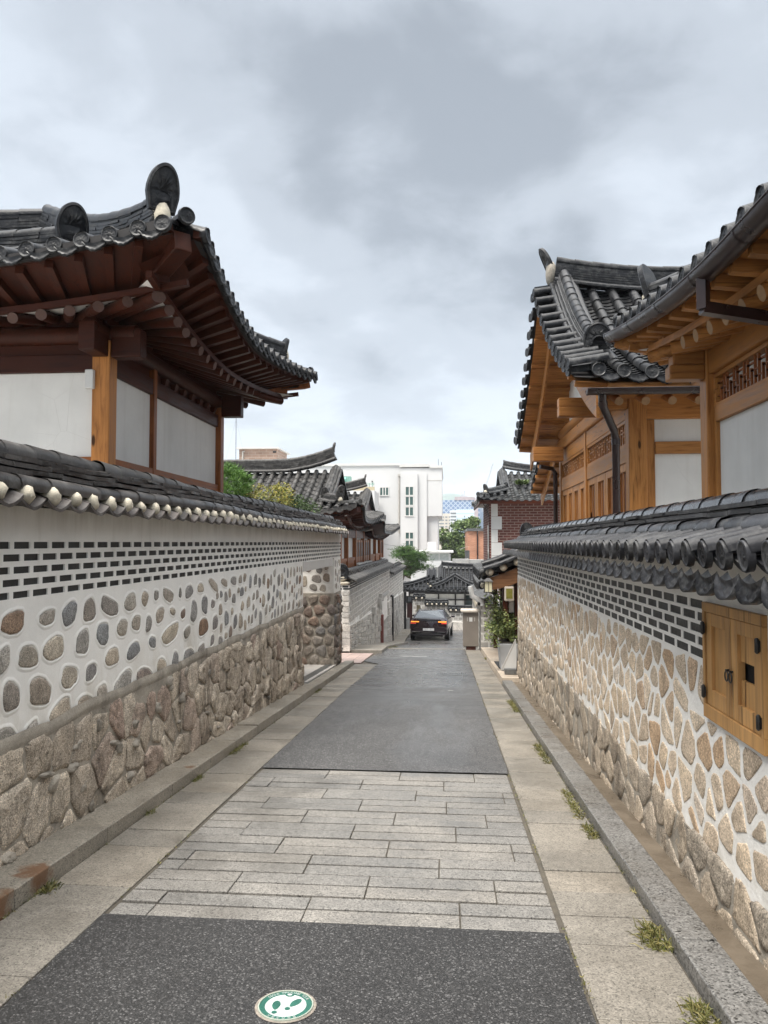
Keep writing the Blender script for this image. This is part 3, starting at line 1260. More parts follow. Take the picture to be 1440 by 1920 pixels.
def bead(mb, poly, place, grow=.012, w=.012, h=.009):
    n = len(poly)
    ca, cb = sum(p[0] for p in poly) / n, sum(p[1] for p in poly) / n
    rnd = random.Random(n + int(ca * 1000))
    vs = []
    for off, hh in ((-.002, -.012), (.000, .35), (.005, .8), (.014, .45), (.030, -.1)):
        for a, b in poly:
            l = math.hypot(a - ca, b - cb)
            k = (l + off + grow * .2) / l
            vs.append(place(ca + (a - ca) * k, cb + (b - cb) * k, hh * h if hh > 0 else hh * h * 2))
    fs = []
    for k in range(4):
        for i in range(n):
            fs.append((k * n + i, k * n + (i + 1) % n, (k + 1) * n + (i + 1) % n, (k + 1) * n + i))
    mb.add(vs, fs, 0, True)


def brick_rows(mbr, mbm, X, sgn, y0, y1, ztop, rows, pitch, bh, bl, bp, rec=.010, seed=0, off=0.0):
    """bricks set back between raised white joints; sgn = direction of the street from the face"""
    rnd = random.Random(seed)

    def bx(m, ya, yb, za, zb, xa, xb):
        m.box(min(xa, xb), max(xa, xb), ya, yb, za, zb)
    back = X - sgn * .03
    for r in range(rows):
        zt = ztop - r * pitch
        zb = zt - bh
        # bed joint below this row
        if r < rows - 1:
            bx(mbm, y0, y1, zt - pitch, zb, back, X)
        y = y0 - (bp / 2 if r % 2 else 0) + off
        prev = y0
        while y < y1:
            a, b = max(y, y0), min(y + bl, y1)
            if b - a > .03:
                if a > prev + .004:
                    bx(mbm, prev, a, zb, zt, back, X - sgn * .0005)
                dj = rnd.uniform(-.002, .003)
                bx(mbr, a, b, zb, zt, back, X - sgn * (rec + dj))
                prev = b
            y += bp
        if y1 > prev + .004:
            bx(mbm, prev, y1, zb, zt, back, X - sgn * .0005)


# ------------------------------------------------------------ the long wall on the left
WX = -2.34
WL = lambda a, b, h: Vector((WX + h, a, b))
wall = thing('boundary_wall', (-2.54, 7, gz(7)), 'long white limewashed wall with field boulders, dark brick band and slate coping along the left kerb', 'wall')
Y0, YO, YJ, Y1 = -2.0, 12.10, 15.48, 16.45
ZB = .42
mb = MB()
TOPB, BOTB = 1.503, 1.503 - 4 * .068 - .038
mb.box(WX - .4, WX, Y0, Y1, TOPB, 1.70)
mb.box(WX - .4, WX - .03, Y0, Y1, BOTB, TOPB)
mb.box(WX - .4, WX, Y0, YO, ZB, BOTB)
mb.box(WX - .4, WX, YO, YJ, 1.18, BOTB)
mb.box(WX - .4, WX, YJ, Y1, .44, BOTB)
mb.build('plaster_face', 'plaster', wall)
mbr, mbm = MB(), MB()
brick_rows(mbr, mbm, WX, 1, Y0, Y1, TOPB, 5, .068, .038, .158, .195, .010, 1, .03)
mbr.build('brick_band', 'brickdark', wall)
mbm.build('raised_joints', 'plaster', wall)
part('lintel', 'whitetrim', wall, (WX - .4, WX + .012, YO - .03, YJ - .25, 1.02, 1.178), bev=.006)
px = [(65, 800, 110, 95), (205, 780, 68, 72), (292, 765, 64, 98), (375, 750, 52, 112), (456, 735, 78, 80), (540, 718, 54, 74), (598, 703, 30, 60), (645, 690, 20, 46), (694, 690, 48, 56),
      (742, 680, 12, 44), (778, 675, 36, 54), (825, 660, 28, 42), (878, 648, 46, 40), (922, 638, 28, 34), (960, 630, 26, 40),
      (20, 955, 80, 100), (130, 940, 84, 106), (233, 905, 92, 104), (350, 880, 56, 118), (430, 845, 58, 92), (508, 822, 46, 72), (566, 802, 38, 72), (614, 805, 24, 70), (660, 770, 36, 64), (712, 755, 26, 28), (755, 765, 20, 44), (798, 755, 30, 90), (842, 728, 30, 72), (876, 725, 18, 38),
      (62, 1100, 76, 130), (180, 1080, 104, 120), (298, 1020, 74, 98), (385, 1000, 48, 76), (470, 940, 62, 74), (555, 915, 58, 66), (632, 880, 32, 46), (705, 845, 70, 80), (772, 840, 32, 44), (838, 818, 46, 70), (886, 800, 24, 68),
      (265, 1160, 88, 108), (362, 1140, 62, 104), (432, 1100, 46, 108), (516, 1050, 84, 104), (604, 1018, 74, 72), (672, 978, 42, 72), (724, 955, 28, 74), (780, 935, 46, 62), (830, 912, 32, 50), (875, 872, 18, 48), (908, 875, 20, 40),
      (40, 1275, 100, 110), (148, 1245, 56, 90)]
bs = []
for cx, cy, w, h in px:
    u, v = cx * .4583, 800 + cy * .4583
    k = -WX / (837 - u)
    bs.append((k * 1400 * 1.0043 - .195, 1.5 - (v - 1017) * k, w * .4583 * k * k * 1400 / -WX, h * .4583 * k))
rnd = random.Random(11)


def ok(c, lst, pad=.042):
    return all(abs(c[0] - o[0]) > (c[2] + o[2]) / 2 + pad * .5 or abs(c[1] - o[1]) > (c[3] + o[3]) / 2 + pad * .5 or
               ((c[0] - o[0]) / ((c[2] + o[2]) / 2 + pad)) ** 2 + ((c[1] - o[1]) / ((c[3] + o[3]) / 2 + pad)) ** 2 > 1 for o in lst)


def fill(lst, a0, a1, b0, b1, tries, seed, smin=.09, smax=.19):
    rnd = random.Random(seed)
    for t in range(tries):
        s_ = smax - (smax - smin) * min(1, t / tries * 1.3)
        c = (rnd.uniform(a0, a1), rnd.uniform(b0, b1), s_ * rnd.uniform(.75, 1.25), s_ * rnd.uniform(.75, 1.1))
        if c[1] + c[3] / 2 > b1 or c[1] - c[3] / 2 < b0 or c[0] - c[2] / 2 < a0 or c[0] + c[2] / 2 > a1:
            continue
        if ok(c, lst):
            lst.append(c)


fill(bs, 7.4, YO - .03, ZB + .03, BOTB - .04, 2600, 5, .085, .165)
fill(bs, -1.9, 4.0, ZB + .03, BOTB - .06, 1500, 6)
fill(bs, YJ + .06, Y1 - .03, .47, BOTB - .04, 300, 7)
mb, mb2 = MB(), MB()
for i, (a, b, w, h) in enumerate(bs):
    p = blobby(a, b, w * .90, h * .90, i)
    stone(mb, p, WL, .004 + .010 * random.Random(i).random(), i, -.022, .10)
    bead(mb2, p, WL, h=.007)
mb.build('boulder_facing', 'boulder', wall)
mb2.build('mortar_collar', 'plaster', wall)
# rough base
mb, mb2 = MB(), MB()
nst = 24
for i in range(nst):
    ya, yb = Y0 + (YO - .1 - Y0) * i / nst, Y0 + (YO - .1 - Y0) * (i + 1) / nst
    za, zb = gz(ya) - .1, gz(yb) - .1
    mb2.hexa([(WX - .4, ya, za), (WX + .01, ya, za), (WX + .01, yb, zb), (WX - .4, yb, zb), (WX - .4, ya, ZB - .002), (WX + .01, ya, ZB - .002), (WX + .01, yb, ZB - .002), (WX - .4, yb, ZB - .002)])
for i, p in enumerate(cells(Y0, YO - .05, -.95, ZB - .03, .25, .25, .012, 21, .46)):
    ca = sum(q[0] for q in p) / len(p)
    cb = sum(q[1] for q in p) / len(p)
    if max(q[1] for q in p) < gz(ca) + .1:
        continue
    rr = random.Random(i)
    p = chaikin([(a, max(b, gz(a) + .07)) for a, b in p], 2, .14)
    h = rr.uniform(.012, .030) + .030 * max(0, min(1, (ca - 5) / 4)) * rr.random()
    stone(mb, p, WL, h, i, -.02, .18, True, ((1, 0), (.97, .6), (.91, .92), (.66, 1.0), (.36, .98)))
mb.build('rubble_base', 'rubble', wall)
# mortar smeared over the joints of the base
mb = MB()
rnd = random.Random(77)
for i in range(70):
    a = rnd.uniform(Y0, YO - .4)
    b = rnd.uniform(gz(a) + .1, ZB - .05)
    w, h = rnd.uniform(.05, .16), rnd.uniform(.04, .10)
    p = blobby(a, b, w, h, i + 900, 14, 2)
    stone(mb, p, WL, rnd.uniform(.030, .048), i, -.01, .25)
mb.build('smeared_mortar', 'cement', wall)
mb2.build('base_mortar', 'cement', wall)
mb = MB()
mb.grid(lambda u, v: WL(Y0 + (YO - Y0) * u, ZB + .045 - .085 * v + .030 * mnoise.noise(Vector((u * 26, 0, 3))) + .012 * mnoise.noise(Vector((u * 120, v, 3))), .010 + .010 * math.sin(math.pi * v) + .006 * mnoise.noise(Vector((u * 60, v * 3, 1)))), 110, 4)
mb.build('mortar_ledge', 'cement', wall)
# far jamb of the gateway: stones on the face that looks up the lane
JP = lambda a, b, h: Vector((a, YJ - h, b))
mb = MB()
mb.box(-3.6, WX - .401, YJ, Y1, .44, 1.45)
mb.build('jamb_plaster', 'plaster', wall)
mb = MB()
mb.box(-3.6, WX + .005, YJ - .02, Y1, gz(16) - .2, .438)
mb.build('jamb_base_mortar', 'cement', wall)
js = []
fill(js, -3.5, WX - .03, .47, 1.05, 700, 9, .10, .20)
mb, mb2 = MB(), MB()
for i, (a, b, w, h) in enumerate(js):
    p = blobby(a, b, w, h, i + 500)
    stone(mb, p, JP, .012, i, -.02, .1)
    bead(mb2, p, JP)
mb.build('jamb_boulders', 'boulder', wall)
mb2.build('jamb_collar', 'plaster', wall)
mb = MB()
JQ = lambda a, b, h: Vector((a, YJ - .02 - h, b))
for i, p in enumerate(cells(-3.5, WX + .03, gz(15.6) + .05, .40, .24, .20, .03, 31, .25)):
    stone(mb, chaikin(p, 2), JQ, .035, i, -.02, .15)
JS = lambda a, b, h: Vector((WX + .005 + h, a, b))
for i, p in enumerate(cells(YJ, Y1, gz(16) + .05, .40, .25, .22, .02, 32, .25)):
    stone(mb, chaikin(p, 2), JS, .04, i, -.02, .3)
mb.build('jamb_rubble', m_stone('jamb_rubble', [(0, (.20, .165, .13)), (.3, (.27, .24, .205)), (.6, (.17, .165, .16)), (.85, (.24, .16, .115)), (1, (.29, .26, .22))], .7, 130, .3, .7, .015, .25), wall)
# near jamb and gate in the recess
part('gate_recess_wall', 'plaster', wall, (-3.6, WX - .401, YO - .3, YO, gz(YO) - .1, 1.45))
gd = thing('courtyard_gate', (-3.7, 14, gz(14)), 'dark timber gate leaves set back inside the opening of the left wall', 'gate')
part('gate_leaf', 'brown_z', gd, (-3.70, -3.64, 12.3, 13.95, gz(14) + .12, .95))
part('gate_leaf', 'brown_z', gd, (-3.70, -3.64, 13.97, 15.6, gz(14) + .12, .95))
part('gate_beam', 'brown_y', gd, (-3.72, -3.60, 12.28, 15.62, .96, 1.2))
mb = MB()
for (ya, yb) in ((12.3, 13.4), (13.4, 14.5), (14.5, 15.6)):
    strip(mb, -3.62, -2.30, ya + .003, yb - .003, .10, .3)
tag(mb.build('pavement', m_granite('pale_step', (.47, .46, .44), 200, .15, .5, .15)), kind='structure')
mb = MB()
for k in range(5):
    strip(mb, -2.50 + k * .032, -2.483 + k * .032, 12.35, 15.55, .108, .02)
dg = mb.build('channel_drain', 'steel')
tag(dg, 'slotted channel drain across the threshold of the gateway in the left wall', 'drain')

# coping of the left wall
mb, mbp, mbl, mbc = MB(), MB(), MB(), MB()
rnd = random.Random(3)
row = .245
ny = int((Y1 + .1 - Y0) / row)
for i in range(ny):
    yc = Y0 + (i + .5) * row
    jz = rnd.uniform(-.006, .006)
    jx = rnd.uniform(-.012, .012)
    for side in (1, -1):
        xo = (WX + .19 + jx) if side == 1 else (WX - .4 - .19)
        xi = WX - .2
        vs, N = [], 8
        for (x, dz) in ((xo, 0), (xi, .14)):
            for th in (0, -.018):
                for k in range(N + 1):
                    q = -1 + 2 * k / N
                    vs.append((x, yc + q * row * .52, 1.685 + jz + dz + th + .055 * abs(q) ** 1.7))
        n = N + 1
        fs = []
        for k in range(N):
            fs += [(k, k + 1, 2 * n + k + 1, 2 * n + k), (n + k + 1, n + k, 3 * n + k, 3 * n + k + 1), (k + 1, k, n + k, n + k + 1)]
        mb.add(vs, fs, 0, False)
        if side == 1:
            s_ = rnd.uniform(.85, 1.2)
            blob(mbp, (WX + .125 + rnd.uniform(-.010, .010), yc + rnd.uniform(-.015, .015), 1.752 + jz), (.060, .050 * s_, .052 * s_), i, 10, 7, 0, .12)
            0 and blob(mbp, (WX + .145, yc + rnd.uniform(-.015, .015), 1.720 + jz), (.040, .050 * s_, .026), i + 400, 8, 5, 0, .12)
mb.build('eave_tiles', m_tile('brown_eave_tile', (.062, .053, .048), .5, .35), wall)
mbp.build('lime_plugs', 'plug', wall)
cy = [Y0 + .3 * k for k in range(int((Y1 + .1 - Y0) / .3) + 1)]


def wob(y, s=0):
    return .012 * math.sin(y * 1.1 + s) + .010 * mnoise.noise(Vector((y * 1.7, s, .5)))


for side in (1, -1):
    bx = WX - .2
    for i in range(len(cy) - 1):
        a, b = cy[i], cy[i + 1]
        rr = .062 * rnd.uniform(.94, 1.06)
        sd, nm = Vector((1, 0, 0)), Vector((0, 0, 1))
        halfpipe(mbl, [(Vector((bx + side * .285, a, 1.815 + wob(a))), sd, nm, rr), (Vector((bx + side * .285, b + .02, 1.812 + wob(b))), sd, nm, rr * .95)], 8, -115, 115)
    for k, (off, z) in enumerate(((.262, 1.852), (.220, 1.894), (.176, 1.936), (.132, 1.976))):
        y = Y0 - rnd.uniform(0, .3)
        while y < Y1 + .1:
            w = rnd.uniform(.26, .44)
            o1, o2 = off + rnd.uniform(-.018, .022), off + rnd.uniform(-.018, .022)
            z1, z2 = z + wob(y) + rnd.uniform(-.006, .008), z + wob(y + w) + rnd.uniform(-.008, .006)
            th = .026
            x0, x1, xi = bx + side * o1, bx + side * o2, bx + side * .02
            mbl.hexa([(x0, y, z1), (xi, y, z1 + .02), (xi, y + w, z2 + .02), (x1, y + w, z2), (x0, y, z1 + th), (xi, y, z1 + th + .02), (xi, y + w + .02, z2 + th + .02), (x1, y + w + .02, z2 + th)])
            y += w
mbl.box(WX - .2 - .10, WX - .2 + .10, Y0, Y1, 1.70, 2.0)
mbl.build('slate_layers', 'slate', wall)
for i in range(len(cy) - 1):
    a, b = cy[i], cy[i + 1]
    rr = .074 * rnd.uniform(.95, 1.06)
    dx = rnd.uniform(-.008, .008)
    halfpipe(mbc, [(Vector((WX - .2 + dx, a, 2.01 + wob(a, 2))), Vector((1, 0, 0)), Vector((0, 0, 1)), rr), (Vector((WX - .2, b + .02, 2.004 + wob(b, 2))), Vector((1, 0, 0)), Vector((0, 0, 1)), rr * .95)], 9, -100, 100)
mbc.build('cap_tiles', 'tile_old', wall)

# ------------------------------------------------------------ the long wall on the right
RX = 1.27
WR = lambda a, b, h: Vector((RX - h, a, b))
wr = thing('boundary_wall', (1.45, 6, gz(6)), 'white mortared tan granite wall with dark brick band and black tile coping along the right kerb', 'wall')
YA, YE = -1.5, 13.57
CY0, CY1, CZ0, CZ1 = 3.10, 3.80, .655, 1.21
rt = 1.21
rp, rh = .0615, .043
rb = rt - 4 * rp - rh
mb = MB()
mb.box(RX, RX + .35, YA, YE, rt, 1.42)
for a, b in ((YA, CY0 - .055), (CY1 + .055, YE)):
    mb.box(RX + .03, RX + .35, a, b, rb, rt)
mb.box(RX, RX + .35, CY0 - .055, CY0, CZ0, rt)
mb.box(RX, RX + .35, CY1, CY1 + .055, CZ0, rt)
mb.box(RX + .2, RX + .35, CY0, CY1, CZ0, rt)
for a, b in ((YA, CY0 - .055), (CY1 + .055, YE)):
    mb.box(RX, RX + .35, a, b, CZ0, rb)
mb.box(RX, RX + .35, YA, YE, -1.25, CZ0)
mb.build('plaster_face', 'mortar', wr)
mbr, mbm = MB(), MB()
brick_rows(mbr, mbm, RX, -1, CY1 + .055, YE, rt, 5, rp, rh, .200, .235, .004, 2, .0)
brick_rows(mbr, mbm, RX, -1, YA, CY0 - .055, rt, 5, rp, rh, .200, .235, .004, 3, .02)
mbr.build('brick_band', m_plain('grey_brick', (.026, .028, .028), .5, .3, 9, .25, .5, 0, .4), wr)
mbm.build('raised_joints', 'mortar', wr)
mb, mb2 = MB(), MB()


def inbox(p):
    return any(CY0 - .07 < a < CY1 + .07 and b > CZ0 - .03 for a, b in p) or (CY0 < sum(a for a, b in p) / len(p) < CY1 and sum(b for a, b in p) / len(p) > CZ0)


for i, p in enumerate(cells(YA, YE, .02, rb - .02, .190, .185, .030, 41, .50)):
    ca_ = sum(q[0] for q in p) / len(p)
    cb_ = sum(q[1] for q in p) / len(p)
    if any(CY0 - .03 < q[0] < CY1 + .03 and q[1] > CZ0 - .02 for q in p) or inbox(p):
        if cb_ < CZ0 - .02:
            p = clip(p, 0, 1, CZ0 - .025)
        elif ca_ > CY1:
            p = clip(p, -1, 0, -(CY1 + .03))
        elif ca_ < CY0:
            p = clip(p, 1, 0, CY0 - .03)
        else:
            p = clip(p, 0, 1, CZ0 - .025)
        if len(p) < 3 or max(q[1] for q in p) - min(q[1] for q in p) < .04 or max(q[0] for q in p) - min(q[0] for q in p) < .035:
            continue
    rr = random.Random(i)
    cc = sum(b for a, b in p) / len(p)
    stone(mb, chaikin(p, 2, .17), WR, rr.uniform(.002, .006), i, -.010, .12, True, ((1, 0), (.975, .7), (.91, .97), (.5, 1.0)))
mb.build('granite_facing', 'tan', wr)
mb = MB()
for i, p in enumerate(cells(YA, YE, -1.02, .03, .27, .22, .012, 43, .40)):
    ca = sum(q[0] for q in p) / len(p)
    if max(q[1] for q in p) < gz(ca) + .03:
        continue
    rr = random.Random(i)
    stone(mb, chaikin([(a, max(b, gz(a) - .02)) for a, b in p], 2, .2), WR, rr.uniform(.008, .020), i, -.02, .16, True, ((1, 0), (.975, .6), (.92, .92), (.6, 1.0), (.3, 1.0)))
mb.build('granite_base', 'tangrey', wr)
nst = 28
mb2 = MB()
for i in range(nst):
    ya, yb = YA + (YE - YA) * i / nst, YA + (YE - YA) * (i + 1) / nst
    za, zb = gz(ya) - .1, gz(yb) - .1
    ta, tb = .0 + .05 * mnoise.noise(Vector((ya * 1.3, 0, 0))), .0 + .05 * mnoise.noise(Vector((yb * 1.3, 0, 0)))
    mb2.hexa([(RX - .008, ya, za), (RX + .1, ya, za), (RX + .1, yb, zb), (RX - .008, yb, zb), (RX - .008, ya, ta), (RX + .1, ya, ta), (RX + .1, yb, tb), (RX - .008, yb, tb)])
mb2.build('base_mortar', 'cement', wr)
# end face of this wall, looking down the lane
# coping
CE = 1.04
mb, mbe, mbl, mbc = MB(), MB(), MB(), MB()
for side in (0, 1):
    if side == 0:
        sp = Slope((CE, YA), (0, 1), (1, 0), YE - YA, .41, lambda t: .36, 1.445, .13, 0, 0, 1)
    else:
        sp = Slope((2 * 1.445 - CE, YA), (0, 1), (-1, 0), YE - YA, .41, lambda t: .36, 1.445, .13, 0, 0, 1)
    sp.tiles(mb, None, .21, .046, .30, .16, 2, 5)
    if side == 1:
        continue
    n = round((YE - YA) / .21)
    rw = (YE - YA) / n
    rnd = random.Random(8)
    for i in range(n + 1):
        y = YA + i * rw
        lod = 1 if y < 9 else 0
        emboss(mbe, Vector((CE - .012, y + rnd.uniform(-.005, .005), 1.452)), Vector((-1, -.03, -.12)), Vector((-.25, 0, 1)), .042, .057, 18 if lod else 10, 5, .007, .022, 0, lod)
        if i < n:
            yc = y + rw / 2
            c = Vector((CE - .02, yc, 1.375))
            # fan shaped drip tile with ribs
            vs = []
            N, Mv = 12, 5
            for fb in (0, 1):
                for j in range(Mv + 1):
                    for k in range(N + 1):
                        q = -1 + 2 * k / N
                        top = .018 - .030 * (1 - q * q)
                        bot = -.078 * math.sqrt(max(0, 1 - (q * .98) ** 2)) - .004
                        zz = top + (bot - top) * j / Mv
                        rib = 0
                        if fb == 0 and lod:
                            rib = .016 if (j in (0, Mv) or k in (0, N)) else .014 * (.5 + .5 * math.cos(q * 9.4)) * (1 if j % 2 else .35)
                        vs.append((c.x - rib + fb * .022 - zz * -.28, c.y + q * rw * .50, c.z + zz))
            n2 = N + 1
            fs = [(j * n2 + k, (j + 1) * n2 + k, (j + 1) * n2 + k + 1, j * n2 + k + 1) for j in range(Mv) for k in range(N)]
            o = (Mv + 1) * n2
            fs += [(o + j * n2 + k, o + j * n2 + k + 1, o + (j + 1) * n2 + k + 1, o + (j + 1) * n2 + k) for j in range(Mv) for k in range(N)]
            fs += [(Mv * n2 + k, o + Mv * n2 + k, o + Mv * n2 + k + 1, Mv * n2 + k + 1) for k in range(N)]
            mbe.add(vs, fs, 0, bool(lod))
mb.build('eave_tiles', 'tile_wall', wr)
mbe.build('eave_end_discs', 'tile_wall', wr)
rnd = random.Random(12)
bx = 1.445
ry = [YA + .3 * k for k in range(int((YE + .12 - YA) / .3) + 1)]
for side in (1, -1):
    for i in range(len(ry) - 1):
        rr = .062 * rnd.uniform(.95, 1.05)
        halfpipe(mbl, [(Vector((bx - side * .135, ry[i], 1.560)), Vector((1, 0, 0)), Vector((0, 0, 1)), rr), (Vector((bx - side * .135, ry[i + 1] + .015, 1.556)), Vector((1, 0, 0)), Vector((0, 0, 1)), rr * .94)], 8, -115, 115)
    for k, (off, z) in enumerate(((.130, 1.596), (.116, 1.630), (.104, 1.664))):
        y = YA - rnd.uniform(0, .3)
        while y < YE + .08:
            w = rnd.uniform(.27, .31)
            o1 = off + rnd.uniform(-.014, .014)
            z1 = z + rnd.uniform(-.004, .004)
            xs_ = sorted((bx - side * o1, bx - side * .02))
            mbl.box(xs_[0], xs_[1], y, y + w - .004, z1, z1 + .021)
            y += w
mbl.box(bx - .085, bx + .085, YA, YE, 1.42, 1.66)
mbl.build('coping_courses', 'tile_wall', wr)
for i in range(len(ry) - 1):
    rr = .075 * rnd.uniform(.98, 1.03)
    pts = [(0, .0), (.06, .05), (.9, -.04), (1.05, -.06)]
    a, b = ry[i], ry[i + 1]
    halfpipe(mbc, [(Vector((bx, a, 1.674)), Vector((1, 0, 0)), Vector((0, 0, 1)), rr * 1.03), (Vector((bx, a + .035, 1.675)), Vector((1, 0, 0)), Vector((0, 0, 1)), rr * 1.01), (Vector((bx, b + .01, 1.672)), Vector((1, 0, 0)), Vector((0, 0, 1)), rr * .97)], 10, -100, 100)
mbc.build('cap_tiles', 'tile_gloss', wr)
mb = MB()
end_tile(mb, Vector((bx, YE + .06, 1.56)), (-.25, 1), .30, .26, .12)
mb.build('ridge_end_tile', 'tile', wr)

# wooden meter cabinet in the right wall
cab = thing('meter_cabinet', (RX, 3.3, .66), 'small honey coloured wooden cabinet doors with black hinges set in the right stone wall', 'cabinet')
F = RX - .022
mb = MB()
fw = .045
mb.box(F, RX + .05, CY0, CY1, CZ1 - fw, CZ1)
mb.box(F, RX + .05, CY0, CY1, CZ0, CZ0 + fw + .02)
mb.box(F, RX + .05, CY0, CY0 + .03, CZ0 + fw + .02, CZ1 - fw)
mb.box(F, RX + .05, CY1 - .03, CY1, CZ0 + fw + .02, CZ1 - fw)
mb.build('frame', 'door', cab, bev=.003)
part('dark_interior', 'black', cab, (RX + .03, RX + .19, CY0 + .005, CY1 - .005, CZ0 + .01, CZ1 - .01))  # black block stands in for the unlit inside of the cabinet
ym = (CY0 + CY1) / 2
for side, (ya, yb) in enumerate(((CY0 + .033, ym - .002), (ym + .002, CY1 - .033))):
    za, zb = CZ0 + fw + .023, CZ1 - fw - .003
    mb = MB()
    st = .068
    D0, D1 = RX - .014, RX + .02
    mb.box(D0, D1, ya, ya + st, za, zb)
    mb.box(D0, D1, yb - st, yb, za, zb)
    mb.box(D0, D1, ya + st, yb - st, za, za + .075)
    mb.box(D0, D1, ya + st, yb - st, zb - .06, zb)
    lf = mb.build('door_leaf', 'door', cab, bev=.002)
    mb = MB()
    if side == 0:      # slot cut into the nearer leaf
        zs0, zs1 = .905, .985
        mb.box(RX + .002, RX + .015, ya + st - .005, yb - st + .005, za + .07, zs0)
        mb.box(RX + .002, RX + .015, ya + st - .005, yb - st + .005, zs1, zb - .055)
    else:
        mb.box(RX + .002, RX + .015, ya + st - .005, yb - st + .005, za + .07, zb - .055)
    mb.build('panel', 'door', lf)
    yr = ym - .022 if side == 0 else ym + .022
    mb = MB()
    mb.tube([(RX - .028, yr + .018 * math.cos(t), .905 + .022 * math.sin(t)) for t in [i * math.pi / 8 for i in range(17)]], .0035, 6, 0, False)
    mb.tube([(RX - .016, yr, .930), (RX - .032, yr, .930)], .006, 6)
    mb.build('ring_pull', 'iron', lf)
    for zh in (.78, 1.085):
        yh = CY0 + .03 if side == 0 else CY1 - .03
        mb = MB()
        mb.tube([(F - .008, yh, zh - .032), (F - .008, yh, zh - .025), (F - .008, yh, zh + .025), (F - .008, yh, zh + .032)], [.004, .010, .010, .004], 8)
        mb.box(F - .004, F - .0005, yh - .016, yh + .016, zh - .022, zh + .022)
        mb.build('hinge', 'iron', cab)


# ------------------------------------------------------------ hanok roofs and eaves
def slopes_of(x0, x1, y0, y1, axis, z, rise, gi, lift, flare, lc, q=.3, p=1.7, hip=True):
    D = ((y1 - y0) if axis == 'x' else (x1 - x0)) / 2
    res = {}
    fr = {'S': ((x0, y0), (1, 0), (0, 1), x1 - x0), 'E': ((x1, y0), (0, 1), (-1, 0), y1 - y0), 'N': ((x1, y1), (-1, 0), (0, -1), x1 - x0), 'W': ((x0, y1), (0, -1), (1, 0), y1 - y0)}
    for k, (O, ax, inn, L) in fr.items():
        front = k in (('S', 'N') if axis == 'x' else ('E', 'W'))
        if front:
            if hip:
                dm = (lambda L: lambda t: max(0, (t if t < gi else (L - t if L - t < gi else D))))(L)
            else:
                dm = lambda t: D
        else:
            if not hip:
                continue
            dm = (lambda L: lambda t: max(0, min(t, L - t, gi)))(L)
        res[k] = Slope(O, ax, inn, L, D, dm, z, rise, lift, flare, lc, p, (1, 1), q)
    return res, D


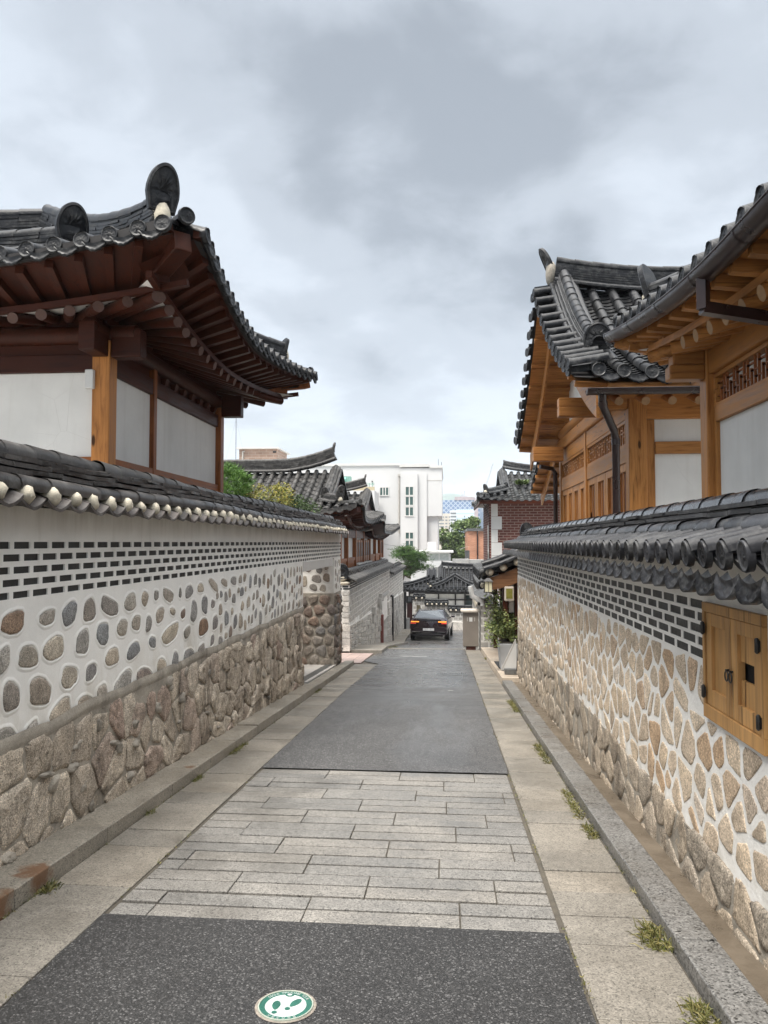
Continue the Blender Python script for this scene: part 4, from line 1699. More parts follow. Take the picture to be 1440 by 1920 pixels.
def hanok_roof(par, x0, x1, y0, y1, axis, z, rise, gi, lift, flare, lc, sides, hs=.45, tile_m='tile', row=.28, r=.07, main_layers=6, hip_layers=3, corners='SE SW NE NW', seed=0, mang=.5, main_lift=.3, lw=.13, soff='red_x', clod=1):
    sl, D = slopes_of(x0, x1, y0, y1, axis, z, rise, gi, lift, flare, lc)
    for k, lod in sides.items():
        mt, me = MB(), MB()
        sl[k].tiles(mt, me if lod >= 0 else None, row, r, .33 if lod else .6, .16 if lod == 2 else (.3 if lod == 1 else .8), max(lod, 0), seed + ord(k))
        mt.build('roof_slope', tile_m, par)
        me.build('eave_tile_row', tile_m, par)
    # under-tile bed closing the roof
    mb = MB()
    for k in sides:
        s = sl[k]
        N, Mv = 24, 5
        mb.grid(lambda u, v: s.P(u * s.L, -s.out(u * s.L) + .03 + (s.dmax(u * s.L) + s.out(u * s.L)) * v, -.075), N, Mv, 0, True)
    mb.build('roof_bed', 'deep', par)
    # ridges
    xm, ym = (x0 + x1) / 2, (y0 + y1) / 2
    f = sl['S'] if axis == 'x' else sl['E']

    def along(t):      # ridge point at distance t from the low-coordinate end
        return (x0 + t, ym) if axis == 'x' else (xm, y0 + t)
    Lr = (x1 - x0) if axis == 'x' else (y1 - y0)
    mb = MB()
    pts = []
    g0 = gi if gi < D - .01 else D
    for i in range(25):
        t = g0 + (Lr - 2 * g0) * i / 24
        e = min(t - g0, Lr - g0 - t)
        a = along(t)
        pts.append((a[0], a[1], z + rise + main_lift * max(0, 1 - e / 2.2) ** 2 - .02))
    if Lr - 2 * g0 > .4:
        ridge(mb, pts, lw * 1.15, main_layers, .048, .08, True, .33, seed)
        if clod and gi < D - .01:
            for e, dr in ((0, -1), (-1, 1)):
                b = Vector(pts[e]) + Vector((0, 0, main_layers * .048 - .08))
                end_tile(mb, b - (Vector((dr, 0, 0)) if axis == 'x' else Vector((0, dr, 0))) * .10, (dr, 0) if axis == 'x' else (0, dr), mang * .8, mang * .6, .10)
        mb.build('main_ridge', tile_m, par)
    # hip ridges
    for cn in corners.split():
        cx, sx = (x1, -1) if 'E' in cn else (x0, 1)
        cy, sy = (y0, 1) if 'S' in cn else (y1, -1)
        s = sl['S'] if 'S' in cn else sl['N']

        def hz(t):
            tt = t if (cn in ('SW', 'NE')) else s.L - t
            return s.zf(tt, t)
        mb = MB()
        pts = [(cx + sx * t, cy + sy * t, hz(t) + .03) for t in [gi + (hs - gi) * i / 14 for i in range(15)]]
        zt = ridge(mb, pts, lw, hip_layers, .045, .078, True, .33, seed + 5)
        # tiles along the very corner, beyond the ridge end
        p0 = Vector(pts[-1])
        fl = flare
        p1 = Vector((cx - sx * fl * .45, cy - sy * fl * .45, hz(0) + .02))
        dv = (p1 - p0).normalized()
        sd = dv.cross(Vector((0, 0, 1))).normalized()
        halfpipe(mb, [(p0 + Vector((0, 0, .0)), sd, sd.cross(dv), r), (p1, sd, sd.cross(dv), r)], 8)
        hr = mb.build('hip_ridge', tile_m, par)
        mb = MB()
        mg = mang * (.62 if cn == 'NE' and sides.get('E') == 2 else 1)
        end_tile(mb, p0 + Vector((0, 0, zt * .62)), (-sx, -sy), mg, mg * .72, .25)
        mb.build('ridge_end_tile', tile_m, hr)
        mb = MB()
        blob(mb, p0 + dv * .005 + Vector((0, 0, zt * .50)), (.085, .085, min(.13, zt * .42)), 3, 10, 6, 0, .12)
        mb.build('lime_plug', 'plug', hr)
        mb = MB()
        emboss(mb, p1 + dv * .03 + Vector((0, 0, .02)), dv, Vector((0, 0, 1)), r * 1.12, r * 1.12, 18, 8, .01, .03)
        mb.build('corner_disc', tile_m, hr)
    if gi < D - .01:
        for sgn, t0 in ((-1, gi), (1, Lr - gi)):
            for s in ((sl['S'], sl['N']) if axis == 'x' else (sl['E'], sl['W'])):
                t = t0 if ((axis == 'x') == (s is sl['S'])) and s in (sl['S'], sl.get('E')) else Lr - t0
                if axis == 'y':
                    t = t0 if s is sl['E'] else Lr - t0
                mb = MB()
                pts = [s.P(t, gi * .95 + (D - gi * .95) * i / 10, .03) for i in range(11)]
                zt = ridge(mb, pts, lw, 2, .045, .078, True, .33, seed + 9)
                vr = mb.build('gable_ridge', tile_m, par)
                mb = MB()
                d = -s.inn
                end_tile(mb, pts[0] + Vector((0, 0, zt * .5)), (d.x, d.y), mang * .85, mang * .6, .2)
                mb.build('ridge_end_tile', tile_m, vr)
            # gable boarding
            mb = MB()
            s = sl['S'] if axis == 'x' else sl['E']
            out = []
            for i in range(9):
                d = gi + (D - gi) * i / 8
                out.append((d, s.zf(Lr / 2, d)))
            o2 = out + [(2 * D - d, zz) for d, zz in out[-2::-1]]
            off = gi - .02 if sgn < 0 else Lr - gi + .02
            if axis == 'x':
                vs = [(x0 + off, y0 + d, zz) for d, zz in o2]
            else:
                vs = [(x0 + d, y0 + off, zz) for d, zz in o2]
            mb.add(vs, [tuple(range(len(vs)))])
            mb.build('gable_board', soff, par)
    return sl, D


def eave_under(par, s, ov, pre, tip=.40, rz=-.59, slope=.35, r=.055, sp=.30, fly=True, t0=0.0, t1=None, ftip=.05, fz=-.155, fan=(1, 1), endmat='endgrain', white='wallpanel', inner=.4, corner_in=.9, bedz=.0):
    """rafters, flying rafters and boarding under one eave; ov = distance from eave to wall line"""
    ax = 'x' if abs(s.ax.x) > .5 else 'y'
    inx = 'y' if ax == 'x' else 'x'
    wood = MT[pre + '_' + inx]
    fas = MT[pre + '_' + ax]
    t1 = s.L if t1 is None else t1
    n = max(1, round((t1 - t0) / sp))
    sc = ov + corner_in

    def tin(t):
        if fan[0] and t < sc:
            return ov + corner_in * t / sc
        if fan[1] and s.L - t < sc:
            return s.L - ov - corner_in * (s.L - t) / sc
        return t

    def low(t, d):           # underside height of the round rafters (centre line)
        q = (d - tip) / max(.01, ov - tip)
        za = s.zf(t, tip) + rz
        zb = s.z + s.rise * (1 - s.q) * tip / s.D + rz + (ov - tip) * slope + s.lift * .25 * s.c(t)
        return za + (zb - za) * q
    for i in range(n + 1):
        t = t0 + (t1 - t0) * i / n
        if (fan[0] and t < .28) or (fan[1] and s.L - t < .28):
            continue
        a = s.O + s.ax * t + s.inn * (tip - s.out(t) * .6)
        a.z = low(t, tip)
        ti = tin(t)
        b = s.O + s.ax * ti + s.inn * (ov + .02)
        b.z = low(t, ov)
        b2 = b + (b - a).normalized() * inner
        mb = MB()
        mb.tube([a, b2], r, 10, 0, True, True, 1)
        mb.build('rafter', [wood, MT[endmat]], par)
        if fly:
            fa = s.O + s.ax * t + s.inn * (ftip - s.out(t))
            fa.z = s.zf(t, 0) + fz
            fb = s.O + s.ax * (t + (ti - t) * .45) + s.inn * (tip + .22)
            fb.z = low(t, tip) + r + .075
            mb = MB()
            mb.bar(fa, fb, .075, .085)
            mb.build('flying_rafter', [wood], par)
    # boarding
    N = max(8, int((t1 - t0) / .25))
    T = lambda u: t0 + (t1 - t0) * u

    def brd(u, v):
        t = T(u)
        d = tip - s.out(t) * .6 + (ov + .1 - tip) * v
        p = s.O + s.ax * (t + (tin(t) - t) * v) + s.inn * d
        p.z = low(t, tip + (ov - tip) * v) + r * 1.02
        return p
    mb = MB()
    mb.grid(brd, N, 3)
    mb.build('eave_plaster', white, par)

    def fbd(u, v):
        t = T(u)
        d = ftip - s.out(t) + (tip + .22 - ftip) * v
        p = s.O + s.ax * t + s.inn * d
        za = s.zf(t, 0) + fz + .045
        zb = low(t, tip) + r + .12
        p.z = za + (zb - za) * v
        return p
    mb = MB()
    mb.grid(fbd, N, 2)
    mb.build('eave_board', wood, par)
    # curved fascia over the round rafter tips, and the one under the tiles

    def fascia(d, zf_, w, h, nm, fl):
        mb = MB()
        for i in range(N):
            ps = []
            for u in (i / N, (i + 1) / N):
                t = T(u)
                p = s.O + s.ax * t + s.inn * (d - s.out(t) * fl)
                p.z = zf_(t)
                ps.append(p)
            mb.bar(ps[0], ps[1] + (ps[1] - ps[0]) * .02, w, h)
        mb.build(nm, fas if nm == 'eave_batten' else 'deep', par)
    if fly:
        fascia(tip + .02, lambda t: low(t, tip) + r + .03, .06, .06, 'eave_batten', .6)
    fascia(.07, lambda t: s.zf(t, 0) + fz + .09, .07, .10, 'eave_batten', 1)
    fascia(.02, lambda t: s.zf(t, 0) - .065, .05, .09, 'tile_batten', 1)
    return low


def corner_beams(par, x, y, dx, dy, z, ov, flare, pre, n='corner_beam', low=.36, tip2=.42):
    """the two stacked hip beams below an eave corner; (dx,dy) points inward"""
    mt = MT[pre + '_x']
    k = flare * .72
    a = Vector((x - dx * (k - .10), y - dy * (k - .10), z - .17))
    b = Vector((x + dx * .75, y + dy * .75, z - .42))
    mb = MB()
    mb.bar(a, b, .17, .19)
    mb.build(n, mt, par, bev=.012)
    a = Vector((x + dx * tip2 * .55, y + dy * tip2 * .55, z - low))
    b = Vector((x + dx * (ov + .5), y + dy * (ov + .5), z - low + .06))
    mb = MB()
    d = (b - a)
    m1 = a + d * .12 + Vector((0, 0, -.05))
    mb.bar(a, a + d * .13, .16, .15)
    mb.bar(a + d * .13 - Vector((0, 0, .03)), b - Vector((0, 0, .03)), .18, .23)
    mb.build(n, mt, par, bev=.015)


# ------------------------------------------------------------ left house
lh = thing('hanok_house', (-6, 9.8, gz(9.8)), 'tiled house with dark red timber eaves and white wall panels rising behind the left wall', 'house')
LX, LY0, LY1 = -2.45, 6.85, 12.75
sl, D = hanok_roof(lh, -13, LX, LY0, LY1, 'x', 4.10, 1.50, 2.95, .30, .25, 3.0, {'S': 2, 'E': 2, 'N': 1}, .26, 'tile', .275, .07, 6, 6, 'SE NE', 1, .45, .0, .12, 'red_x')
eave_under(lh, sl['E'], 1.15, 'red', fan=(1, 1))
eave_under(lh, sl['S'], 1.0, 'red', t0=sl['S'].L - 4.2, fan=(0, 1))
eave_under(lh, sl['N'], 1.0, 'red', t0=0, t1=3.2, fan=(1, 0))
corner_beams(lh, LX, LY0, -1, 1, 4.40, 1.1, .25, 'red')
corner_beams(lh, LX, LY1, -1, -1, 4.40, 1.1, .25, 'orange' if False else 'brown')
# short inner ridge seen above the front eave
mb = MB()
s = sl['S']
pts = [(-3.95 - .35 * i, 7.75 + .05 * i, s.zf(s.L - 1.5 - .35 * i, .9) + .02 + .02 * i) for i in range(9)]
ridge(mb, pts, .12, 4, .045, .078, True, .33, 3)
rr_ = mb.build('inner_ridge', 'tile', lh)
mb = MB()
end_tile(mb, Vector(pts[0]) + Vector((0.02, -.02, .12)), (.75, -.65), .42, .34, .2)
mb.build('ridge_end_tile', 'tile', rr_)
# walls
WXL, WYL = -3.6, 7.85
WYE = 11.75
zs, zp, zt = 2.40, 3.30, 3.49


def post(par, x, y, w, z0, z1, mat, name='post'):
    return part(name, mat, par, (x - w / 2, x + w / 2, y - w / 2, y + w / 2, z0, z1), bev=.012)


post(lh, WXL, WYL, .19, gz(8) - .1, 3.62, 'orange_z')
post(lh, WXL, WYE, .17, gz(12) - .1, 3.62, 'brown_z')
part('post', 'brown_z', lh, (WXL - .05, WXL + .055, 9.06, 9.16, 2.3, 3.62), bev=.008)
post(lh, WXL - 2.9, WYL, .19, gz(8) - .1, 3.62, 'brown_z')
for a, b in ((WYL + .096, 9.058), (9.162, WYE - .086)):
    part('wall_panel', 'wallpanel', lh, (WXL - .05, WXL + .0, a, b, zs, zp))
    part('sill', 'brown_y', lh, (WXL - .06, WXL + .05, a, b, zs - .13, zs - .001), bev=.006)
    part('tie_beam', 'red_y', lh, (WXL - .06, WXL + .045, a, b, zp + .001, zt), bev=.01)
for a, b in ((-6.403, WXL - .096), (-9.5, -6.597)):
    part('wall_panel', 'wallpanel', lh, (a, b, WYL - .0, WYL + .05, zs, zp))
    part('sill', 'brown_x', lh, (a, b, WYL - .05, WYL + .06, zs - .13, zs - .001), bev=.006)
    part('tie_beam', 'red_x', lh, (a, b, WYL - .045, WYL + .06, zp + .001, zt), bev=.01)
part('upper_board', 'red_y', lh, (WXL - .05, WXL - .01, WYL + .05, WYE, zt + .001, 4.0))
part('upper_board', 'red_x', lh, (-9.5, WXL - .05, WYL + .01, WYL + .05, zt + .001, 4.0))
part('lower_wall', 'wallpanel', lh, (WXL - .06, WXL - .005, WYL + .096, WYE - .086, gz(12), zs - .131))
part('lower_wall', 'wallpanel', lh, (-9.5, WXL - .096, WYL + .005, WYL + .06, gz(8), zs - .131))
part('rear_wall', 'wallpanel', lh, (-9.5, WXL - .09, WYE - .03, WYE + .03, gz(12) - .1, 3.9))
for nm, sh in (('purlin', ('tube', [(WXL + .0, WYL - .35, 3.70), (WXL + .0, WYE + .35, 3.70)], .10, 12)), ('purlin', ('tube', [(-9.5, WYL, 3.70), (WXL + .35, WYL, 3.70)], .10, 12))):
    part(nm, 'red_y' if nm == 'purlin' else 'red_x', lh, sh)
for (x0, x1, y0, y1, z0, z1) in ((WXL + .1, WXL + .42, WYL - .085, WYL + .085, 3.44, 3.74), (WXL - .085, WXL + .085, WYL - .42, WYL - .1, 3.44, 3.74), (WXL + .09, WXL + .40, WYE - .085, WYE + .085, 3.47, 3.80)):
    part('beam_end', 'red_x', lh, (x0, x1, y0, y1, z0, z1), bev=.012)
mb = MB()
for i in range(7):
    y = 9.45 + i * .33
    mb.hexa([(WXL, y - .03, zt + .002), (WXL + .05, y - .03, zt + .002), (WXL + .05, y + .03, zt + .002), (WXL, y + .03, zt + .002), (WXL, y - .055, zt + .08), (WXL + .08, y - .055, zt + .08), (WXL + .08, y + .055, zt + .08), (WXL, y + .055, zt + .08)])
mb.build('bearing_blocks', 'red_y', lh)
part('stone_footing', 'ashlar', lh, (-9.6, WXL + .12, WYL - .1, WYE + .12, gz(12) - .3, .9))
sb = thing('sensor_box', (WXL - .05, WYL - .13, 3.2), 'small white plastic alarm box fixed to the orange corner post of the left house', 'sensor')
part('housing', 'whitetrim', sb, (WXL - .145, WXL - .055, WYL - .155, WYL - .097, 3.10, 3.30), bev=.01)
part('bracket', 'pvc', sb, (WXL - .13, WXL - .07, WYL - .0965, WYL - .0955 + .002, 3.13, 3.27))

lh.location.y -= .28
sb.location.y -= .28
# ------------------------------------------------------------ near right house
r1 = thing('hanok_house', (4.5, 3, gz(3)), 'near right tiled house with honey pine timbers, fretwork band and swooping brown gutter', 'house')
EX, EY = 1.78, 7.40
sl1, D1 = hanok_roof(r1, EX, 8.0, -4.5, EY, 'y', 3.41, 1.6, 3.11, .27, .08, 2.9, {'W': 2, 'N': 1}, .20, 'tile', .27, .068, 5, 3, 'NW', 21, .36, .0, .12, 'honey_x')
s1 = sl1['W']
low1 = eave_under(r1, s1, .62, 'honey', tip=.20, rz=-.42, slope=.35, t0=0, t1=7.5, fan=(1, 0), endmat='endgrain_h', ftip=.02, fz=-.17, corner_in=.6)
eave_under(r1, sl1['N'], .62, 'honey', tip=.20, rz=-.42, slope=.35, t0=sl1['N'].L - 2.6, fan=(0, 1), endmat='endgrain_h', ftip=.02, fz=-.17, corner_in=.6)
corner_beams(r1, EX, EY, 1, -1, 3.70, .62, .2, 'honey', low=.34, tip2=.35)


def gutter(par, pts, r=.075, mat='gutter', ends=True):
    mb = MB()
    P = [Vector(p) for p in pts]
    for k, rr in ((0, r), (1, r - .008)):
        vs = []
        for i, p in enumerate(P):
            t = (P[min(i + 1, len(P) - 1)] - P[max(i - 1, 0)]).normalized()
            sd = t.cross(Vector((0, 0, 1))).normalized()
            for j in range(11):
                a = math.pi * j / 10
                vs.append(p + sd * (rr * math.cos(a)) - Vector((0, 0, rr * math.sin(a))))
        fs = [(i * 11 + j, i * 11 + j + 1, (i + 1) * 11 + j + 1, (i + 1) * 11 + j) for i in range(len(P) - 1) for j in range(10)]
        mb.add(vs, fs, 0, True)
        if ends and k == 0:
            mb.add(vs[:11], [tuple(range(11))])
    for i in range(0, len(P), 3):        # joint collars and rolled lip
        p = P[i]
        t = (P[min(i + 1, len(P) - 1)] - P[max(i - 1, 0)]).normalized()
        sd = t.cross(Vector((0, 0, 1))).normalized()
        vs = []
        for e in (-.012, .012):
            for j in range(11):
                a = math.pi * j / 10
                vs.append(p + t * e + sd * ((r + .004) * math.cos(a)) - Vector((0, 0, (r + .004) * math.sin(a))))
        mb.add(vs, [(j, j + 1, 12 + j, 11 + j) for j in range(10)], 0, True)
    sd0 = []
    for sg in (1, -1):
        ps = []
        for i, p in enumerate(P):
            t = (P[min(i + 1, len(P) - 1)] - P[max(i - 1, 0)]).normalized()
            sd = t.cross(Vector((0, 0, 1))).normalized()
            ps.append(p + sd * sg * r)
        mb.tube(ps, .007, 6)
    return mb.build('gutter', mat, par)


gp = []
for i in range(34):
    t = .02 + i * .26
    p = s1.O + s1.ax * t + s1.inn * (-s1.out(t) - .055)
    p.z = s1.zf(t, 0) - .115
    gp.append(p)
gt = gutter(r1, gp, .082)
mb = MB()
mb.tube([(1.70, 4.92, 3.25), (1.70, 4.92, 3.04)], .045, 4, 0, True, False)
mb.bar((1.69, 4.92, 3.05), (2.36, 5.02, 2.96), .075, .075)
mb.build('downpipe', 'gutter', r1)
WX1, WY1 = 2.4, 6.78
post(r1, WX1, WY1, .18, gz(7) - .1, 3.42, 'honey_z')
post(r1, WX1, 4.1, .18, gz(4) - .1, 3.42, 'honey_z')
post(r1, WX1, 1.4, .18, gz(1) - .1, 3.42, 'honey_z')
for a, b in ((4.192, WY1 - .092), (1.492, 4.008)):
    part('wall_panel', 'wallpanel', r1, (WX1 + .0, WX1 + .05, a + .06, b - .06, 1.0, 2.56))
    part('stud', 'honey_z', r1, (WX1 - .03, WX1 + .06, b - .06, b, 1.0, 2.70), bev=.005)
    part('stud', 'honey_z', r1, (WX1 - .03, WX1 + .06, a, a + .06, 1.0, 2.70), bev=.005)
    part('rail', 'honey_y', r1, (WX1 - .04, WX1 + .06, a + .061, b - .061, 2.561, 2.70), bev=.006)
    fr = part('fretwork_frame', 'honey_y', r1, (WX1 - .03, WX1 + .06, a, b, 2.955, 2.99), (WX1 - .03, WX1 + .06, a, b, 2.701, 2.725), (WX1 - .03, WX1 + .06, b - .05, b, 2.726, 2.954), bev=.003)
    mb = MB()
    x0_, x1_ = WX1 - .012, WX1 + .008
    y = a
    k = 0
    z0_, z1_ = 2.726, 2.954
    h3 = (z1_ - z0_) / 4
    while y < b - .1:
        mb.box(x0_, x1_, y, y + .012, z0_, z1_ if k % 3 else z0_ + 2.5 * h3)
        zz = z0_ + h3 * (1 + k % 3)
        mb.box(x0_ + .001, x1_ - .001, y + .0121, min(y + .1439, b - .051), zz, zz + .012)
        zz2 = z0_ + h3 * (1 + (k + 2) % 3)
        mb.box(x0_ + .001, x1_ - .001, y + .0121, min(y + .0719, b - .051), zz2, zz2 + .012)
        y += .072
        k += 1
    mb.build('fretwork', 'brown_z', fr)
    part('fretwork_backing', 'wallpanel', fr, (WX1 + .045, WX1 + .055, a, b - .051, 2.726, 2.954))
    part('head_beam', 'honey_y', r1, (WX1 - .075, WX1 + .075, a, b, 2.991, 3.26), bev=.02)
part('purlin', 'honey_y', r1, ('tube', [(WX1, 7.2, 3.42), (WX1, -2, 3.42)], .10, 12))
part('purlin', 'honey_x', r1, ('tube', [(WX1 - .45, WY1, 3.40), (6, WY1, 3.40)], .10, 12))
part('beam_end', 'honey_x', r1, (WX1 - .40, WX1 - .092, WY1 - .08, WY1 + .08, 2.96, 3.09), (WX1 - .37, WX1 - .092, WY1 - .075, WY1 + .075, 3.092, 3.25), bev=.014)
part('beam_end', 'honey_y', r1, (WX1 - .08, WX1 + .08, WY1 + .092, WY1 + .36, 2.99, 3.25), bev=.014)
part('end_wall', 'wallpanel', r1, (WX1 + .09, 6.5, WY1 - .03, WY1 + .03, gz(7), 3.3))
part('lower_wall', 'wallpanel', r1, (WX1 + .005, WX1 + .06, -2, WY1 - .092, gz(7), .999))
part('stone_footing', 'ashlar', r1, (WX1 - .1, 6.6, -2.1, WY1 + .12, gz(7) - .3, .7))

r1.location.y += .12
# ------------------------------------------------------------ far right house with the gable
r2 = thing('hanok_house', (5, 14.2, gz(14)), 'honey pine house with tiled gable, slatted doors and brown downpipe behind the right wall', 'house')
GX, GY0, GY1 = 1.75, 10.1, 18.4
GL = 7.5
sS = Slope((GX, GY0), (1, 0), (0, 1), GL, 4.15, lambda t: 4.15, 3.75, 2.57, .10, .0, 2.0, 1.7, (1, 0), .38)
sN = Slope((GX + GL, GY1), (-1, 0), (0, -1), GL, 4.15, lambda t: 4.15, 3.80, 2.52, .10, .0, 2.0, 1.7, (0, 1), .38)
mt, me = MB(), MB()
sS.tiles(mt, me, .375, .088, .36, .125, 2, 41, t0=.28, t1=6.6)
sN.tiles(mt, me, .375, .088, .5, .3, 1, 42, t0=1.0, t1=GL - .28)
mt.build('roof_tiles', 'tile', r2)
me.build('eave_tile_row', 'tile', r2)
# verge tiles
mb = MB()
rnd = random.Random(9)
for s, sg in ((sS, 1), (sN, -1)):
    n = 12
    for i in range(n):
        d = .12 + i * (4.0 - .12) / (n - 1)
        t = 0 if sg == 1 else GL
        p = s.P(t, d)
        out = Vector((-1, 0, -.12)).normalized()
        tg, sd, nm = s.frame(t if sg == 1 else GL - .1, d)
        a = p + out * .06 + Vector((0, 0, .07))
        b = p - out * .48 + Vector((0, 0, .09))
        al = Vector((0, 1, tg.z / max(.2, abs(tg.y)) * (1 if sg == 1 else -1))).normalized()
        up = al.cross(out)
        if up.z < 0:
            up = -up
        halfpipe(mb, [(a, al, up, .078), (b, al, up, .072)], 7)
        emboss(mb, a + out * .012, out + Vector((0, -.15, .12)), up, .088, .088, 16, 8, .01, .03)
        # concave drip between
        p2 = s.P(t, d + .14)
        mb.hexa([p2 + out * .05 - al * .10 - Vector((0, 0, .06)), p2 + out * .05 + al * .10 - Vector((0, 0, .06)), p2 - out * .3 + al * .10 - Vector((0, 0, .06)), p2 - out * .3 - al * .10 - Vector((0, 0, .06)),
                 p2 + out * .05 - al * .10 + Vector((0, 0, .03)), p2 + out * .05 + al * .10 + Vector((0, 0, .03)), p2 - out * .3 + al * .10 + Vector((0, 0, .03)), p2 - out * .3 - al * .10 + Vector((0, 0, .03))])
        emboss(mb, p2 + out * .055 - Vector((0, 0, .045)), out + Vector((0, -.1, .1)), up, .11, .075, 14, 5, .008, .02)
mb.build('verge_tiles', 'tile', r2)
for s, sg in ((sS, 1), (sN, -1)):
    mb = MB()
    t = .50 if sg == 1 else GL - .50
    pts = [s.P(t, .95 + (4.12 - .95) * i / 12, .04 + .10 * (i / 12) ** 2) for i in range(13)]
    zt_ = ridge(mb, pts, .20, 3, .050, .095, True, .30, 44, .004, .03, 0, .22)
    vr = mb.build('gable_ridge', 'tile', r2)
    mb = MB()
    end_tile(mb, pts[0] + Vector((0, 0, .10)), (-.1, -1 * sg), .42, .42, .15)
    dd = -s.inn
    for ex in (-.16, .16):
        c = pts[0] + Vector((ex, 0, .02))
        tg, sd, nm = s.frame(t, .95)
        q = s.P(t + ex * (1 if sg == 1 else -1), .55, .04)
        halfpipe(mb, [(q, sd, nm, .085), (pts[0] + Vector((ex * .8, 0, .05)), sd, nm, .085)], 8)
    mb.build('ridge_end_tile', 'tile', vr)
mb = MB()
pts = [(GX + .30 + i * .28, 14.25, 6.19 + .26 * max(0, 1 - i * .28 / 2.2) ** 1.6) for i in range(27)]
zr = ridge(mb, pts, .19, 8, .050, .085, True, .34, 45, .003)
mr = mb.build('main_ridge', 'tile', r2)
mb = MB()
end_tile(mb, Vector(pts[0]) + Vector((-.02, 0, zr - .28)), (-1, -.15), .55, .34, .42)
mb.build('ridge_end_tile', 'tile', mr)
mb = MB()
blob(mb, Vector(pts[0]) + Vector((-.03, 0, .22)), (.10, .20, .24), 5, 10, 6, 0, .1)
mb.build('lime_plug', 'cement', mr)
# underside: boards, short verge timbers, bargeboard
mb, mb3 = MB(), MB()
for s, sg in ((sS, 1), (sN, -1)):
    tt = (lambda x: x - GX) if sg == 1 else (lambda x: GX + GL - x)
    mb.grid(lambda u, v: s.P(tt(GX + .04 + 1.2 * u), .03 + 4.1 * v, -.16), 3, 14)
    mb3.grid(lambda u, v: s.P(tt(GX + .0 + GL * .95 * u), .02 + 4.12 * v, -.10), 4, 14)
    for i in range(8):
        d = .22 + i * .54
        a = s.P(tt(GX + .03), d, -.215)
        b = s.P(tt(GX + .95), d, -.215)
        tg, sd, nm = s.frame(1, d)
        q = MB()
        q.bar(a, b, .10, .085, 0, nm)
        q.build('verge_timber', 'honey_x', r2, bev=.006)
    # bargeboard: a plank following the slope
    vs, K = [], 14
    for i in range(K + 1):
        d = .10 + 4.05 * i / K
        for x in (GX + .30, GX + .345):
            for dz in (-.27, -.66 + .1 * (i / K)):
                p = s.P(tt(x), d, dz)
                vs.append(p)
    fs = []
    for i in range(K):
        o, o2 = i * 4, i * 4 + 4
        for a, b in ((0, 1), (1, 3), (3, 2), (2, 0)):
            fs.append((o + a, o + b, o2 + b, o2 + a))
    fs += [(0, 1, 3, 2), (K * 4 + 0, K * 4 + 2, K * 4 + 3, K * 4 + 1)]
    q = MB()
    q.add(vs, fs)
    q.build('bargeboard', 'honey_y', r2)
mb.build('verge_soffit', 'honey_x', r2)
mb3.build('roof_bed', 'deep', r2)
# eave under-structure towards the camera
HXW, HY0, HY1 = 2.65, 10.85, 17.6
for i in range(16):
    x = HXW - .25 + i * .36
    q = MB()
    q.tube([(x, GY0 + .28, 3.46), (x, GY0 + 1.4, 3.88)], .06, 10, 0, True, True, 1)
    q.build('rafter', ['honey_y', 'endgrain_h'], r2)
part('eave_board', 'honey_x', r2, (GX + .6, 9.0, GY0 + .1, GY0 + 1.0, 3.58, 3.60))
part('eave_batten', 'honey_x', r2, (GX + .45, 9.0, GY0 + .04, GY0 + .10, 3.55, 3.67))
g2 = gutter(r2, [(GX + .15 + i * .5, GY0 - .08, 3.56) for i in range(13)], .08)
mb = MB()
mb.tube([(2.10, GY0 - .06, 3.49), (2.11, GY0 - .02, 3.36), (2.36, 10.55, 3.08), (2.40, 10.62, 2.95), (2.40, 10.62, .2)], .055, 12)
mb.tube([(2.11, GY0 - .03, 3.40), (2.12, GY0 - .01, 3.35)], .064, 12)
mb.tube([(2.40, 10.62, 2.97), (2.40, 10.62, 2.88)], .064, 12)
mb.build('downpipe', 'gutter', r2)
# walls
part('post', 'honey_z', r2, (HXW - .02, HXW + .24, HY0 - .02, HY0 + .2, gz(11) - .1, 3.62), bev=.015)
part('stud', 'honey_z', r2, (HXW + .241, HXW + .36, HY0 + .03, HY0 + .15, gz(11) - .1, 3.28), bev=.008)
part('head_beam', 'honey_x', r2, (HXW + .241, 8.5, HY0 + .0, HY0 + .18, 3.285, 3.60), bev=.012)
part('mid_rail', 'honey_x', r2, (HXW + .361, 8.5, HY0 + .0, HY0 + .15, 2.78, 2.955), bev=.008)
part('wall_panel', 'wallpanel', r2, (HXW + .361, 8.5, HY0 + .07, HY0 + .12, 2.956, 3.284))
part('wall_panel', 'wallpanel', r2, (HXW + .361, 8.5, HY0 + .07, HY0 + .12, .6, 2.779))
part('purlin', 'honey_x', r2, ('tube', [(HXW - .45, HY0 + .09, 3.74), (8.5, HY0 + .09, 3.74)], .11, 12))
for y in (14.3, 17.4):
    part('post', 'honey_z', r2, (HXW - .02, HXW + .16, y - .09, y + .09, gz(y) - .1, 3.60), bev=.012)
part('end_beam', 'honey_y', r2, (HXW - .06, HXW + .14, HY0 + .201, 17.7, 3.60, 3.85), bev=.03)
part('purlin', 'honey_y', r2, ('tube', [(HXW + .02, 11.35, 3.97), (HXW + .02, 17.2, 3.97)], .115, 12))
part('beam_end', 'honey_x', r2, (HXW - .72, HXW - .06, 12.75, 12.98, 3.66, 3.82), (HXW - .72, HXW - .06, 12.76, 12.97, 3.822, 3.98), bev=.012)
part('beam_end', 'honey_x', r2, (HXW - .72, HXW - .06, 16.55, 16.78, 3.30, 3.46), (HXW - .72, HXW - .06, 16.56, 16.77, 3.462, 3.62), bev=.012)
part('beam_end', 'honey_x', r2, (HXW - .42, HXW - .021, HY0 + .0, HY0 + .18, 3.44, 3.70), bev=.012)
part('gable_plaster', 'wallpanel', r2, (HXW + .0, HXW + .08, 12.7, 16.1, 3.86, 4.9))
